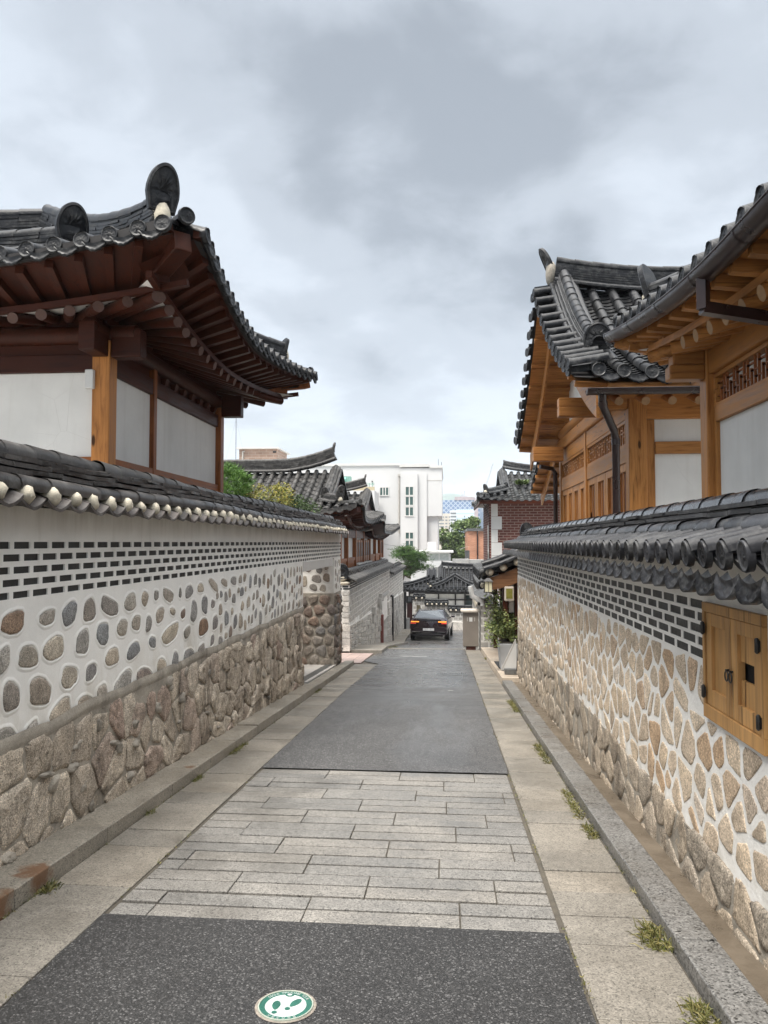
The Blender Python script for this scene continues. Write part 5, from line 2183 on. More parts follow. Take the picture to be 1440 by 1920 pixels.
for (a, b) in ((HY0 + .201, 14.208), (14.392, 17.308)):
    part('rail', 'honey_y', r2, (HXW + .0, HXW + .12, a, b, 3.32, 3.599), bev=.006)
    fr = part('fretwork_frame', 'honey_y', r2, (HXW + .01, HXW + .10, a, b, 3.27, 3.319), (HXW + .01, HXW + .10, a, b, 2.93, 2.97), (HXW + .01, HXW + .10, a, a + .06, 2.971, 3.269), (HXW + .01, HXW + .10, b - .06, b, 2.971, 3.269))
    mb = MB()
    y = a + .1
    k = 0
    while y < b - .1:
        mb.box(HXW + .03, HXW + .045, y, y + .022, 2.971, 3.269)
        zz = 3.03 + .06 * (k % 3)
        mb.box(HXW + .032, HXW + .043, y + .0221, y + .1299, zz, zz + .02)
        zz = 3.15 + .05 * ((k + 1) % 2)
        mb.box(HXW + .032, HXW + .043, y + .0221, y + .1299, zz, zz + .02)
        y += .13
        k += 1
    mb.build('fretwork', 'honey_z', fr)
    part('fretwork_backing', 'brown_y', fr, (HXW + .09, HXW + .098, a + .061, b - .061, 2.972, 3.268))
    part('rail', 'honey_y', r2, (HXW + .0, HXW + .12, a, b, 2.68, 2.929), bev=.006)
    n = 4
    w = (b - a) / n
    for i in range(n):
        ya, yb = a + i * w + .012, a + (i + 1) * w - .012
        mb = MB()
        mb.box(HXW + .02, HXW + .07, ya, ya + .14, .8, 2.679)
        mb.box(HXW + .02, HXW + .07, yb - .14, yb, .8, 2.679)
        mb.box(HXW + .02, HXW + .07, ya + .141, yb - .141, 2.56, 2.679)
        mb.box(HXW + .02, HXW + .07, ya + .141, yb - .141, .8, .95)
        lf = mb.build('door_leaf', 'honey_z', r2, bev=.004)
        part('lattice_bar', 'honey_z', lf, (HXW + .035, HXW + .05, (ya + yb) / 2 - .018, (ya + yb) / 2 + .018, .951, 2.559), (HXW + .036, HXW + .049, ya + .141, (ya + yb) / 2 - .0181, 1.9, 1.92), (HXW + .036, HXW + .049, (ya + yb) / 2 + .0181, yb - .141, 1.9, 1.92))
        part('paper_backing', 'brown_z', lf, (HXW + .066, HXW + .069, ya + .142, yb - .142, .951, 2.559))
part('rear_wall', 'wallpanel', r2, (HXW + .1, 8.5, 17.5, 17.6, gz(17) - .1, 3.7))
part('lower_wall', 'honey_y', r2, (HXW + .02, HXW + .12, HY0 + .21, 17.3, gz(17), .79))
part('stone_footing', 'ashlar', r2, (HXW - .12, 8.6, HY0 - .1, 17.75, gz(17) - .3, .3))
# lower rear wing of the same house
sA = Slope((6.0, 21.4), (-1, 0), (0, -1), 3.6, 2.9, lambda t: 2.9, 2.95, 1.15, .05, 0, 2, 1.7, (0, 1), .35)
mt, me = MB(), MB()
sA.tiles(mt, me, .3, .08, .5, .4, 1, 61)
mt.build('annex_tiles', 'tile', r2)
for i in range(5):
    d = .25 + i * .55
    q = MB()
    q.bar(sA.P(3.62, d, -.14), sA.P(2.9, d, -.14), .09, .08)
    q.build('verge_timber', 'honey_x', r2)
part('annex_bargeboard', 'honey_y', r2, ('bar', sA.P(3.3, .1, -.32), sA.P(3.3, 2.8, -.32), .04, .3))
mb = MB()
mb.grid(lambda u, v: sA.P(3.58 - 1.2 * u, .05 + 2.8 * v, -.09), 2, 6)
mb.build('annex_soffit', 'honey_x', r2)
part('annex_wall', 'wallpanel', r2, (3.3, 6, 18.6, 21, gz(20) - .2, 2.85))
mb = MB()
mb.tube([(2.15, 17.2, 3.24), (2.45, 17.3, 3.2), (2.52, 17.35, 3.1), (2.52, 17.35, .2)], .05, 10)
mb.build('downpipe', 'gutter', r2)

r2.location.y += .16


# ------------------------------------------------------------ second wall on the left with squared granite blocks
w2 = thing('boundary_wall', (-2.8, 32, gz(32)), 'grey squared granite block wall with white raised joints and tile coping beyond the gateway', 'wall')
X2 = -2.6
secs = [(20.0, 34.4, .43, ), (34.4, 45.0, .03)]
mb, mbb, mbd, mbl = MB(), MB(), MB(), MB()
rnd = random.Random(5)


def lowline(y):
    return -.74 - .030 * (y - 20)


for (ya, yb, zt_) in secs:
    mb.box(X2 - .4, X2 - .008, ya, yb, lowline(yb) - .6, zt_)
    nb = int((yb - ya) / .19)
    for r in range(3):
        for i in range(nb):
            a = ya + i * .19 + (.095 if r % 2 else 0)
            if a + .16 < yb:
                mbd.box(X2 - .05, X2 - .002, a, a + .16, zt_ - .075 - r * .062, zt_ - .033 - r * .062)
    for r in range(9):
        z1_ = zt_ - .23 - r * .148
        for i in range(int((yb - ya) / .20)):
            a = ya + i * .20 + (.1 if r % 2 else 0)
            if z1_ - .12 < lowline(a) or a + .175 > yb or (30.4 < a + .1 < 33.1 and z1_ < -.78):
                continue
            mbb.box(X2 - .05, X2 + rnd.uniform(.0, .010), a, a + .172, z1_ - .122, z1_)
# end face towards the camera
for r in range(3):
    for i in range(2):
        a = X2 - .39 + i * .2 + (.0 if r % 2 else .02)
        mbd.box(a, a + .16, 19.985, 20.02, .43 - .075 - r * .062, .43 - .033 - r * .062)
for r in range(7):
    z1_ = .43 - .23 - r * .148
    for i in range(2):
        a = X2 - .395 + i * .2
        mbb.box(a, a + .172 if i == 0 else X2 - .012, 19.975 - rnd.uniform(0, .01), 20.02, z1_ - .122, z1_)
for k in range(25):
    ya, yb = 20 + k, 21 + k
    if 30 <= ya < 33:
        continue
    mb.hexa([(X2 - .4, ya, gz(ya) - .3), (X2 + .0, ya, gz(ya) - .3), (X2 + .0, yb, gz(yb) - .3), (X2 - .4, yb, gz(yb) - .3), (X2 - .4, ya, lowline(ya)), (X2 + .0, ya, lowline(ya)), (X2 + .0, yb, lowline(yb)), (X2 - .4, yb, lowline(yb))])
    rows = 6
    for r in range(rows):
        f0, f1 = r / rows, (r + 1) / rows
        y = ya
        while y < yb - .02:
            w = min(rnd.uniform(.28, .45), yb - y)
            zz = []
            for q in (y + .008, y + w - .008):
                lo, hi = gz(q) + .05, lowline(q)
                zz += [lo + (hi - lo) * f0 + .008, lo + (hi - lo) * f1 - .008]
            h = rnd.uniform(.015, .05)
            mbl.hexa([(X2 - .02, y + .008, zz[0]), (X2 + h, y + .02, zz[0] + .01), (X2 + h, y + w - .02, zz[2] + .01), (X2 - .02, y + w - .008, zz[2]),
                      (X2 - .02, y + .008, zz[1]), (X2 + h, y + .02, zz[1] - .01), (X2 + h, y + w - .02, zz[3] - .01), (X2 - .02, y + w - .008, zz[3])])
            y += w
for r in range(4):
    for i in range(2):
        zz = gz(20) + .06 + r * .175
        mbl.box(X2 - .39 + i * .2, X2 - .2 + i * .2 - .01 + (.03 if i else 0), 19.95, 20.0, zz, zz + .165)
mb.build('wall_core', 'mortar', w2)
mbb.build('granite_blocks', 'ashlar', w2, bev=.006)
mbd.build('brick_band', 'brickdark', w2)
mbl.build('lower_blocks', 'ashlar', w2, bev=.012)
part('service_door', 'concrete', w2, (X2 - .25, X2 - .18, 30.2, 33.2, gz(33) - .2, -.75))
part('door_lintel', 'concrete', w2, (X2 - .39, X2 + .03, 30.1, 33.3, -.75, -.62))
part('rust_post', m_plain('rust_red_post', (.16, .045, .035), .7, .3, 8, .2), w2, (X2 + .02, X2 + .12, 29.3, 29.6, gz(29.4), -1.35))
mb = MB()
mb.tube([(X2 + .06, 35.4, gz(35)), (X2 + .06, 35.4, -1.0), (X2 + .06, 34.6, -.98)], .05, 8)
mb.build('drain_pipe', 'iron', w2)
mb = MB()
for y, z in ((28.2, -.85), (28.7, -.72), (29.3, -.80), (26.0, -1.0)):
    mb.box(X2 + .01, X2 + .14, y, y + .22, z, z + .24)
    mb.tube([(X2 + .05, y + .1, z), (X2 + .05, y + .1, z - .35)], .03, 6)
mb.build('meter_pipes', 'pvc', w2)
mt, ml, mc = MB(), MB(), MB()
for (ya, yb, zt_) in secs:
    for sg in (1, -1):
        xo = X2 + .17 if sg == 1 else X2 - .57
        s = Slope((xo, ya), (0, 1), (-sg, 0), yb - ya, .37, lambda t: .30, zt_ + .02, .16, 0, 0, 1)
        s.tiles(mt, ml if sg == 1 else None, .19, .05, .35, .2, 1, 3)
    pts = [(X2 - .2, ya + (yb - ya) * i / 30, zt_ + .12) for i in range(31)]
    ridge(mc, pts, .15, 3, .045, .07, False, .33, 6, .02)
mt.build('coping_tiles', 'tile_old', w2)
ml.build('eave_end_discs', 'tile_old', w2)
mc.build('ridge_courses', 'tile_old', w2)
mb = MB()
end_tile(mb, Vector((X2 - .2, 19.95, .52)), (.1, -1), .42, .38, .1)
w2e = mb.build('ridge_end_tile', 'tile', w2)
mb = MB()
blob(mb, (X2 - .2, 20.0, .55), (.15, .07, .10), 4, 10, 6)
blob(mb, (X2 - .2, 20.0, .40), (.20, .06, .05), 5, 10, 6)
mb.build('lime_plug', 'plug', w2)

# ------------------------------------------------------------ middle distance house on the left
l3 = thing('hanok_house', (-6, 30, gz(30)), 'weathered grey tiled house with brown window bays standing above the granite block wall', 'house')


def roofq(par, ends, **kw):
    return hanok_roof(par, **kw)


mr_ = dict(sides={'S': 1, 'E': 1, 'N': 0}, tile_m='tile_old', row=.30, r=.075, soff='red_x')
slA, DA = hanok_roof(l3, -13, -2.75, 22.75, 29.9, 'x', 2.28, 1.75, 1.15, .42, .25, 3.2, {'S': 1, 'E': 1, 'N': 0}, .6, 'tile_old', .31, .08, 7, 3, 'SE', 51, .45, .45, .15, 'red_x')
slB, DB = hanok_roof(l3, -12.5, -2.75, 30.3, 40.2, 'x', 2.00, 1.85, 1.0, .40, .25, 3.5, {'S': 1, 'E': 1, 'N': 0}, .6, 'tile_old', .31, .08, 6, 3, 'NE', 52, .45, .35, .15, 'red_x')
eave_under(l3, slA['E'], .8, 'red', sp=.4, rz=-.45, slope=.3)
eave_under(l3, slA['S'], .8, 'red', sp=.4, rz=-.45, slope=.3, t0=slA['S'].L - 4, fan=(0, 1))
eave_under(l3, slB['E'], .8, 'red', sp=.4, rz=-.45, slope=.3, fly=False)
corner_beams(l3, -2.75, 22.75, -1, 1, 2.68, .8, .25, 'red')
XW = -3.45
part('house_wall', 'wallpanel', l3, (-9, XW - .06, 23.8, 40, gz(30) - 1.5, 1.95))
py = [23.9, 25.6, 27.9, 30.6, 33.2, 35.8, 38.2, 40.0]
for y in py:
    part('post', 'brown_z', l3, (XW - .059, XW + .08, y - .09, y + .09, -.2, 1.95))
part('head_beam', 'red_y', l3, (XW - .05, XW + .06, 23.9, 40, 1.66, 1.93))
part('post', 'brown_z', l3, (-3.62, -3.56 + .05, 23.72, 23.80, -.2, 1.95))
for i in range(len(py) - 1):
    a, b = py[i] + .091, py[i + 1] - .091
    if i in (2, 3, 6):
        n = 3
        w = (b - a) / n
        for k in range(n):
            ya, yb = a + k * w + .1, a + (k + 1) * w - .06
            wf = part('window_shutter', 'brown_z', l3, (XW - .055, XW + .03, ya, yb, .72, 1.6), bev=.006)
            part('lattice_panel', 'red_z', wf, (XW + .0301, XW + .04, ya + .08, yb - .08, .95, 1.5))
        part('window_sill', 'whitetrim', l3, (XW - .055, XW + .16, a, b, .64, .70))
    else:
        part('wainscot', 'brown_y', l3, (XW - .055, XW + .02, a, b, .0, .85))
        part('rail', 'brown_y', l3, (XW - .055, XW + .05, a, b, .851, .95))
mb = MB()
for i in range(9):
    mb.box(XW - .055, XW + .12, 36.0 + .0, 40, .1 + i * .05, .125 + i * .05)
mb.build('tile_stack', 'slate', l3)

# ------------------------------------------------------------ right side beyond the wall: gate roof, planter, lamp and so on
mb = MB()
for i in range(9):
    strip(mb, .962, 1.9 if i < 9 else 1.4, 13.3 + i * .9, 14.19 + i * .9, .11, .3)
tag(mb.build('pavement', m_granite('beige_ramp', (.42, .36, .29), 200, .15, .55, .15)), kind='structure')
MT['gate_board'] = m_wood('weathered_brown_board', (.13, .065, .032), (.07, .034, .018), 'x', .6, 20, False)
g3 = thing('roofed_gateway', (1.5, 16, gz(16)), 'small tiled gateway roof with lime plugs and a dark timber door past the right wall', 'gateway')
s3 = Slope((.70, 17.7), (0, -1), (1, 0), 3.4, 1.35, lambda t: 1.35, .84, .72, .08, .05, 1.2, 1.7, (1, 1), .3)
mt, me = MB(), MB()
s3.tiles(mt, me, .25, .07, .36, .15, 2, 71)
mt.build('roof_tiles', 'tile_grey', g3)
me.build('eave_tiles', 'tile', g3)
mb = MB()
ridge(mb, [s3.P(3.36, .02 + 1.3 * i / 8, .04) for i in range(9)], .10, 1, .04, .075, True, .36, 4)
mb.build('verge_ridge', 'tile', g3)
mb = MB()
ridge(mb, [(2.05, 14.25 + i * .4, 1.54) for i in range(9)], .14, 4, .045, .08, True, .33, 4)
mb.build('main_ridge', 'tile', g3)
mb = MB()
for i in range(5):
    p = s3.P(3.45, .12 + i * .26, -.02)
    blob(mb, p, (.075, .05, .07), i, 9, 6, 0, .12)
mb.build('lime_plugs', 'plug', g3)
mb = MB()
mb.grid(lambda u, v: s3.P(3.4 * u, .04 + 1.3 * v, -.12), 6, 6)
mb.build('roof_bed', 'deep', g3)
mb = MB()
K = 8
vs = []
for i in range(K + 1):
    d = .06 + 1.3 * i / K
    for y in (14.28, 14.34):
        for dz in (-.13, -.36 - .06 * math.sin(math.pi * i / K)):
            p = s3.P(3.4, d, dz)
            p.y = y
            vs.append(p)
fs = []
for i in range(K):
    o, o2 = i * 4, i * 4 + 4
    for a, b in ((0, 1), (1, 3), (3, 2), (2, 0)):
        fs.append((o + a, o + b, o2 + b, o2 + a))
fs += [(0, 1, 3, 2), (K * 4, K * 4 + 2, K * 4 + 3, K * 4 + 1)]
mb.add(vs, fs)
mb.build('bargeboard', MT['gate_board'], g3)
for y in (14.5, 17.3):
    part('post', 'red_z', g3, (1.30, 1.46, y - .08, y + .08, gz(y), .95), bev=.01)
part('post', 'red_z', g3, (1.08, 1.18, 14.42, 14.56, -.1, .74))
part('tie_beam', 'red_x', g3, (1.0, 2.0, 14.43, 14.57, .74, .92))
part('tie_beam', 'red_y', g3, (1.30, 1.46, 14.6, 17.2, .72, .95))
part('gate_leaf', 'red_z', g3, (1.36, 1.40, 14.6, 15.89, gz(15), .71))
part('gate_leaf', 'red_z', g3, (1.36, 1.40, 15.91, 17.2, gz(16), .71))
part('side_panel', 'wallpanel', g3, (1.20, 1.29, 14.47, 14.53, .15, .73))
mb = MB()
mb.bar((.86, 14.6, .55), (1.26, 14.7, .22), .05, .06)
mb.build('brace', 'iron', g3)
s3b = Slope((.78, 21.2), (0, -1), (1, 0), 3.4, 1.2, lambda t: 1.2, .44, .62, .05, 0, 1.2, 1.7, (1, 1), .3)
g4 = thing('roofed_gateway', (1.5, 19.5, gz(19)), 'lower tiled gateway roof directly behind the nearer one with the lantern', 'gateway')
mt, me, mp = MB(), MB(), MB()
s3b.tiles(mt, me, .26, .07, .4, .3, 1, 72, t0=0)
mt.build('roof_tiles', 'tile_grey', g4)
me.build('eave_tiles', 'tile', g4)
for i in range(5):
    blob(mp, s3b.P(3.42, .08 + i * .25, -.03), (.07, .05, .06), i, 8, 5)
mp.build('lime_plugs', 'plug', g4)
mb = MB()
mb.grid(lambda u, v: s3b.P(3.4 * u, .04 + 1.15 * v, -.12), 4, 4)
mb.build('roof_bed', 'deep', g4)
part('back_wall', 'redbrick', g4, (1.5, 1.7, 17.8, 21.2, gz(21), .9))
for y in (18, 21):
    part('post', 'red_z', g4, (1.3, 1.42, y - .06, y + .06, gz(y), .5))

lan = thing('lantern', (0, 0, 0), 'black square lantern with cream glass hanging under the gateway eave', 'lantern')
mb = MB()
for sx in (-.075, .066):
    for sy in (-.075, .066):
        mb.box(.84 + sx, .84 + sx + .009, 15 + sy, 15 + sy + .009, .50, .70)
mb.box(.755, .925, 14.915, 15.085, .49, .50)
mb.hexa([(.75, 14.91, .70), (.93, 14.91, .70), (.93, 15.09, .70), (.75, 15.09, .70), (.81, 14.97, .76), (.87, 14.97, .76), (.87, 15.03, .76), (.81, 15.03, .76)])
mb.box(.836, .844, 14.915, 14.919, .50, .70)
mb.tube([(.84, 15, .76), (.84, 15, .90)], .008, 6)
mb.build('frame', 'iron', lan)
part('glass', m_plain('cream_glass', (.62, .58, .40), .3, .1), lan, (.775, .905, 14.935, 15.065, .505, .695))
lan.location = (.78 - .84, 14.04 - 15.0, .07)
mbx = thing('meter_box', (1.2, 14.36, .4), 'pale box with a greenish meter window fixed beside the end of the right wall', 'meter box')
part('housing', 'boxlid', mbx, (1.10, 1.28, 14.25, 14.415, .38, .66), bev=.02)
part('window', m_plain('meter_window', (.16, .15, .03), .15, .25, 14, 0), mbx, (1.13, 1.25, 14.243, 14.2495, .43, .62))
# planter, bush
pl = thing('planter', (1.2, 14.6, gz(14.6) + .11), 'tapered grey planter tub holding the leafy bush at the end of the right wall', 'planter')
z0_ = gz(14.6) + .12
mb = MB()
mb.hexa([(1.04, 14.35, z0_), (1.32, 14.35, z0_), (1.32, 14.85, z0_), (1.04, 14.85, z0_), (.99, 14.3, z0_ + .52), (1.37, 14.3, z0_ + .52), (1.37, 14.9, z0_ + .52), (.99, 14.9, z0_ + .52)])
mb.build('tub', 'planter', pl, bev=.015)
part('soil', 'joint', pl, (1.02, 1.34, 14.33, 14.87, z0_ + .521, z0_ + .535))


def leaves(mb, centre, rad, n, size, rnd, asp=.5, shell=.35, up=.3):
    for _ in range(n):
        while True:
            v = Vector((rnd.uniform(-1, 1), rnd.uniform(-1, 1), rnd.uniform(-1, 1)))
            if shell < v.length < 1:
                break
        p = Vector((centre[0] + v.x * rad[0], centre[1] + v.y * rad[1], centre[2] + v.z * rad[2]))
        t = Vector((rnd.gauss(0, 1), rnd.gauss(0, 1), rnd.gauss(up, .7))).normalized()
        s_ = t.cross(Vector((rnd.gauss(0, 1), rnd.gauss(0, 1), rnd.gauss(0, 1)))).normalized()
        L = size * rnd.uniform(.6, 1.3)
        a, b = t * L, s_ * (L * asp / 2)
        mb.add([p - a * .5, p + b, p + a * .5, p - b], [(0, 1, 2, 3)])


def needles(mb, c, L, n, rnd, w=.012, spread=.9):
    for _ in range(n):
        d = Vector((rnd.gauss(0, spread), rnd.gauss(0, spread), abs(rnd.gauss(.5, .6)))).normalized()
        s_ = d.cross(Vector((rnd.gauss(0, 1), rnd.gauss(0, 1), rnd.gauss(0, 1)))).normalized() * w
        l = L * rnd.uniform(.6, 1.2)
        mb.add([Vector(c) - s_, Vector(c) + s_, Vector(c) + d * l], [(0, 1, 2)])


bu = thing('leafy_bush', (1.2, 14.6, z0_ + .53), 'loose leafy green bush with thin upright shoots growing in the grey planter', 'bush')
rnd = random.Random(17)
mb, ms = MB(), MB()
base = Vector((1.19, 14.6, z0_ + .53))
for k in range(46):
    a = rnd.uniform(0, 6.28)
    rr = rnd.uniform(.05, .36)
    h = rnd.uniform(.15, .68) if k % 6 else rnd.uniform(.75, 1.05)
    tip = base + Vector((math.cos(a) * rr - .10, math.sin(a) * rr * 1.2, h))
    mid = base.lerp(tip, .5) + Vector((rnd.uniform(-.05, .05), rnd.uniform(-.05, .05), .05))
    ms.tube([base, mid, tip], [.007, .005, .003], 4)
    for q in range(4 if k % 6 else 5):
        c = base.lerp(tip, .45 + .15 * q) if q else tip
        leaves(mb, c, (.10, .10, .09), 26 if k % 6 else 11, .055, rnd, .5, .0)
for k in range(10):
    c = base + Vector((rnd.uniform(-.38, .12), rnd.uniform(-.35, .3), rnd.uniform(-.02, .3)))
    leaves(mb, c, (.13, .13, .10), 60, .055, rnd, .5, .0)
mb.build('foliage', 'bush', bu)
ms.build('stems', 'bark', bu)
pnl = thing('slanted_panel', (1.2, 13.8, gz(13.8) + .1), 'white triangular panel leaning against the far end of the right wall', 'panel')
zb = gz(13.8) + .115
mb = MB()
vs = [(1.02, 13.72, zb + .10), (1.265, 13.72, zb + .10), (1.265, 13.72, zb + .62)]
vs += [(x, 13.76, z) for x, y, z in vs]
mb.add(vs, [(0, 1, 2), (5, 4, 3), (0, 3, 4, 1), (1, 4, 5, 2), (2, 5, 3, 0)])
mb.build('board', 'whitetrim', pnl)
part('edge_strip', 'pvc', pnl, ('bar', (1.012, 13.74, zb + .108), (1.257, 13.74, zb + .628), .05, .015))
part('foot_block', 'steel', pnl, (1.05, 1.265, 13.66, 13.82, zb, zb + .095), bev=.006)
dm = part('door_mat', m_plain('dark_mat', (.03, .032, .034), .8, .2, 30, .3), None, ('bar', (1.16, 15.0, gz(15) + .118), (1.16, 16.6, gz(16.6) + .118), .26, .014))
tag(dm, 'dark rubber mat lying on the threshold beside the grey planter', 'mat')

gw = thing('garden_wall', (1.2, 23, gz(23)), 'short granite block garden wall with pale grey coping behind the taupe cabinet', 'wall')
part('wall_core', 'granblock', gw, (.98, 1.45, 21.6, 29, gz(29) - .3, -.30))
mt, me = MB(), MB()
sg_ = Slope((.86, 29), (0, -1), (1, 0), 7.5, .5, lambda t: .45, -.26, .25, 0, 0, 1)
sg_.tiles(mt, me, .22, .06, .35, .25, 1, 81)
mt.build('coping_tiles', 'tile_grey', gw)
me.build('eave_tiles', 'plug', gw)
part('roof_bed', 'tile_grey', gw, (.9, 1.5, 21.55, 29, -.299, -.26))
mb = MB()
mb.tube([(.62, 19.6, .36), (.66, 19.6, .10), (.92, 19.65, -.02), (.94, 19.65, -.14)], .07, 10)
dp = mb.build('rain_spout', 'whitetrim')
tag(dp, 'short white plastic rain spout hanging from the lower gateway eave', 'spout')

ub = thing('utility_cabinet', (.7, 22.2, gz(22)), 'tall taupe metal utility cabinet with a pale lid standing at the right road edge', 'cabinet')
zu = gz(22.0)
part('body', 'boxpaint', ub, (.475, .92, 21.95, 22.45, zu + .10, -.53), bev=.008)
part('lid', 'boxlid', ub, (.42, .96, 21.88, 22.52, -.529, -.47), bev=.008)
part('plinth', 'concrete', ub, (.49, .56, 21.97, 22.43, zu - .1, zu + .099), (.84, .905, 21.97, 22.43, zu - .1, zu + .099))
part('plinth_recess', m_plain('rusty_red_plinth', (.10, .03, .02), .8, .2), ub, (.56, .84, 22.0, 22.4, zu - .1, zu + .095))
part('notice', 'whitetrim', ub, (.655, .745, 21.944, 21.9495, -.80, -.68))
for x in (.59, .80):
    part('handle', 'pvc', ub, (x, x + .02, 21.935, 21.9495, -.79, -.68))

# drain covers in the road
for k, (xa, xb, ya, yb) in enumerate(((-.20, .40, 14.62, 14.98), (-.10, .42, 16.9, 17.6))):
    mb = MB()
    mid = (ya + yb) / 2
    strip(mb, xa, xb, ya, ya + .03, .012, .01)
    strip(mb, xa, xb, yb - .03, yb, .012, .01)
    for i in range(15):
        x = xa + (xb - xa) * i / 14.5
        strip(mb, x, x + .018, ya + .03, yb - .03, .011, .01)
    o = mb.build('drain_cover', 'steel')
    tag(o, ('dark iron drain grating lying across the wet asphalt, nearer of two' if k == 0 else 'pale framed drain cover further down the wet asphalt before the taupe cabinet'), 'drain', 'drain covers in the road')

# round walking tour marker set in the asphalt
mk = thing('pavement_marker', (-.592, 2.765, gz(2.765)), 'round green and white walking tour disc with footprints set in the asphalt', 'marker')
MX, MY, MR = -.592, 2.765, .102


def mpt(a, b, h):
    return (MX + a, MY + b, gz(MY + b) + .007 + h)


def disc(r0, r1, h, mat, name, par=mk, n=64):
    mb = MB()
    vs = []
    for i in range(n):
        a = 2 * math.pi * i / n
        vs.append(mpt(r1 * math.cos(a), r1 * math.sin(a), h))
    if r0:
        for i in range(n):
            a = 2 * math.pi * i / n
            vs.append(mpt(r0 * math.cos(a), r0 * math.sin(a), h))
        mb.add(vs, [(i, (i + 1) % n, n + (i + 1) % n, n + i) for i in range(n)])
    else:
        mb.add(vs, [tuple(range(n))])
    return mb.build(name, mat, par)


MT['mkgreen'] = m_plain('marker_green', (.018, .095, .070), .4, .25, 16, .05)
MT['mkwhite'] = m_plain('marker_white', (.40, .45, .43), .35, .18, 24, .05)
MT['mkring'] = m_plain('marker_rim', (.30, .33, .28), .4, .15, 20, .1)
disc(MR * .96, MR * 1.10, .0012, m_plain('mortar_bed', (.22, .19, .16), .8, .4, 40, .5), 'mortar_bed')
mb = MB()
vs, n = [], 64
for (r, h) in ((MR * 1.0, .0), (MR * .99, .006), (MR * .945, .006), (MR * .94, .001)):
    vs += [mpt(r * math.cos(2 * math.pi * i / n), r * math.sin(2 * math.pi * i / n), h) for i in range(n)]
mb.add(vs, [(k * n + i, k * n + (i + 1) % n, (k + 1) * n + (i + 1) % n, (k + 1) * n + i) for k in range(3) for i in range(n)])
mb.build('rim', 'mkring', mk)
disc(MR * .74, MR * .945, .0030, 'mkgreen', 'green_band')
disc(0, MR * .745, .0026, 'mkwhite', 'white_field')


def polym(name, pts, mat, h=.0034):
    mb = MB()
    mb.add([mpt(x * MR, y * MR, h) for x, y in pts], [tuple(range(len(pts)))])
    return mb.build(name, mat, mk)


def foot(cx, cy, rot, k):
    c, s_ = math.cos(R(rot)), math.sin(R(rot))

    def tr(p):
        return [(cx + x * c - y * s_, cy + x * s_ + y * c) for x, y in p]
    sole = [(.15 * math.cos(t) * (1 if math.sin(t) > 0 else .72 + .28 * (1 + math.sin(t))), .30 * math.sin(t)) for t in [i * math.pi / 12 for i in range(24)]]
    heel = [(.10 * math.cos(t), -.46 + .10 * math.sin(t)) for t in [i * math.pi / 8 for i in range(16)]]
    f = polym('footprint', tr(sole), 'mkgreen')
    g = polym('heel', tr(heel), 'mkgreen')
    g.parent = f
    g.location = (0, 0, 0)


foot(-.34, -.02, 4, 0)
foot(.32, .20, -28, 1)
polym('band_tab', [(.17 * math.cos(t), .74 + .16 * math.sin(t)) for t in [math.pi + i * math.pi / 12 for i in range(13)]], 'mkgreen', .0036)
polym('emblem', [(.09 * math.cos(t), .71 + .06 * math.sin(t)) for t in [i * math.pi / 8 for i in range(16)]], 'mkwhite', .0040)


def text_mesh(s, size, ext=0.0):
    cu = bpy.data.curves.new('lettering', 'FONT')
    cu.body = s
    cu.size = size
    cu.align_x = 'CENTER'
    cu.extrude = ext
    cu.resolution_u = 3
    o = bpy.data.objects.new('lettering', cu)
    COL.objects.link(o)
    bpy.context.view_layer.update()
    dg_ = bpy.context.evaluated_depsgraph_get()
    me = bpy.data.meshes.new_from_object(o.evaluated_get(dg_))
    V_ = [v.co.copy() for v in me.vertices]
    F_ = [tuple(p.vertices) for p in me.polygons]
    bpy.data.objects.remove(o)
    bpy.data.curves.remove(cu)
    return V_, F_


def arc_text(name, s, rad, a_mid, step, size, top=True):
    mb = MB()
    for i, ch in enumerate(s):
        if ch == ' ':
            continue
        V_, F_ = text_mesh(ch, size)
        k = i - (len(s) - 1) / 2
        a = R(a_mid - k * step) if top else R(a_mid + k * step)
        rot = a - math.pi / 2 if top else a + math.pi / 2
        c, s_ = math.cos(rot), math.sin(rot)
        ox, oy = rad * math.cos(a), rad * math.sin(a)
        mb.add([mpt(ox + v.x * c - v.y * s_, oy + v.x * s_ + v.y * c, .0042) for v in V_], F_)
    return mb.build(name, 'mkwhite', mk)


arc_text('lettering', 'SEOUL WALKING TOUR', MR * .79, 90, 6.6, MR * .165)
arc_text('lettering', '서울도보관광', MR * .90, 270, 13, MR * .15, False)

# weeds in the joints
def weed(name, x, y, rx, ry, n, L, label, seed, grp='weeds growing in the kerb joints'):
    rnd = random.Random(seed)
    mb = MB()
    z = gz(y) + .0
    for i in range(n):
        px_, py_ = x + rnd.gauss(0, rx * .5), y + rnd.uniform(-ry, ry)
        b = Vector((px_, py_, gz(py_) - .004))
        d = Vector((rnd.gauss(-.3, .8), rnd.gauss(0, .8), rnd.uniform(.25, 1.1))).normalized()
        l = L * rnd.uniform(.5, 1.2)
        w = d.cross(Vector((rnd.gauss(0, 1), rnd.gauss(0, 1), .3))).normalized() * rnd.uniform(.0018, .0038)
        m1 = b + d * l * .6
        t = b + d * l + Vector((0, 0, -l * .25))
        mb.add([b - w, b + w, m1 + w * .8, m1 - w * .8, t], [(0, 1, 2, 3), (3, 2, 4)])
    o = mb.build(name, 'weed')
    tag(o, label, 'weed', grp)


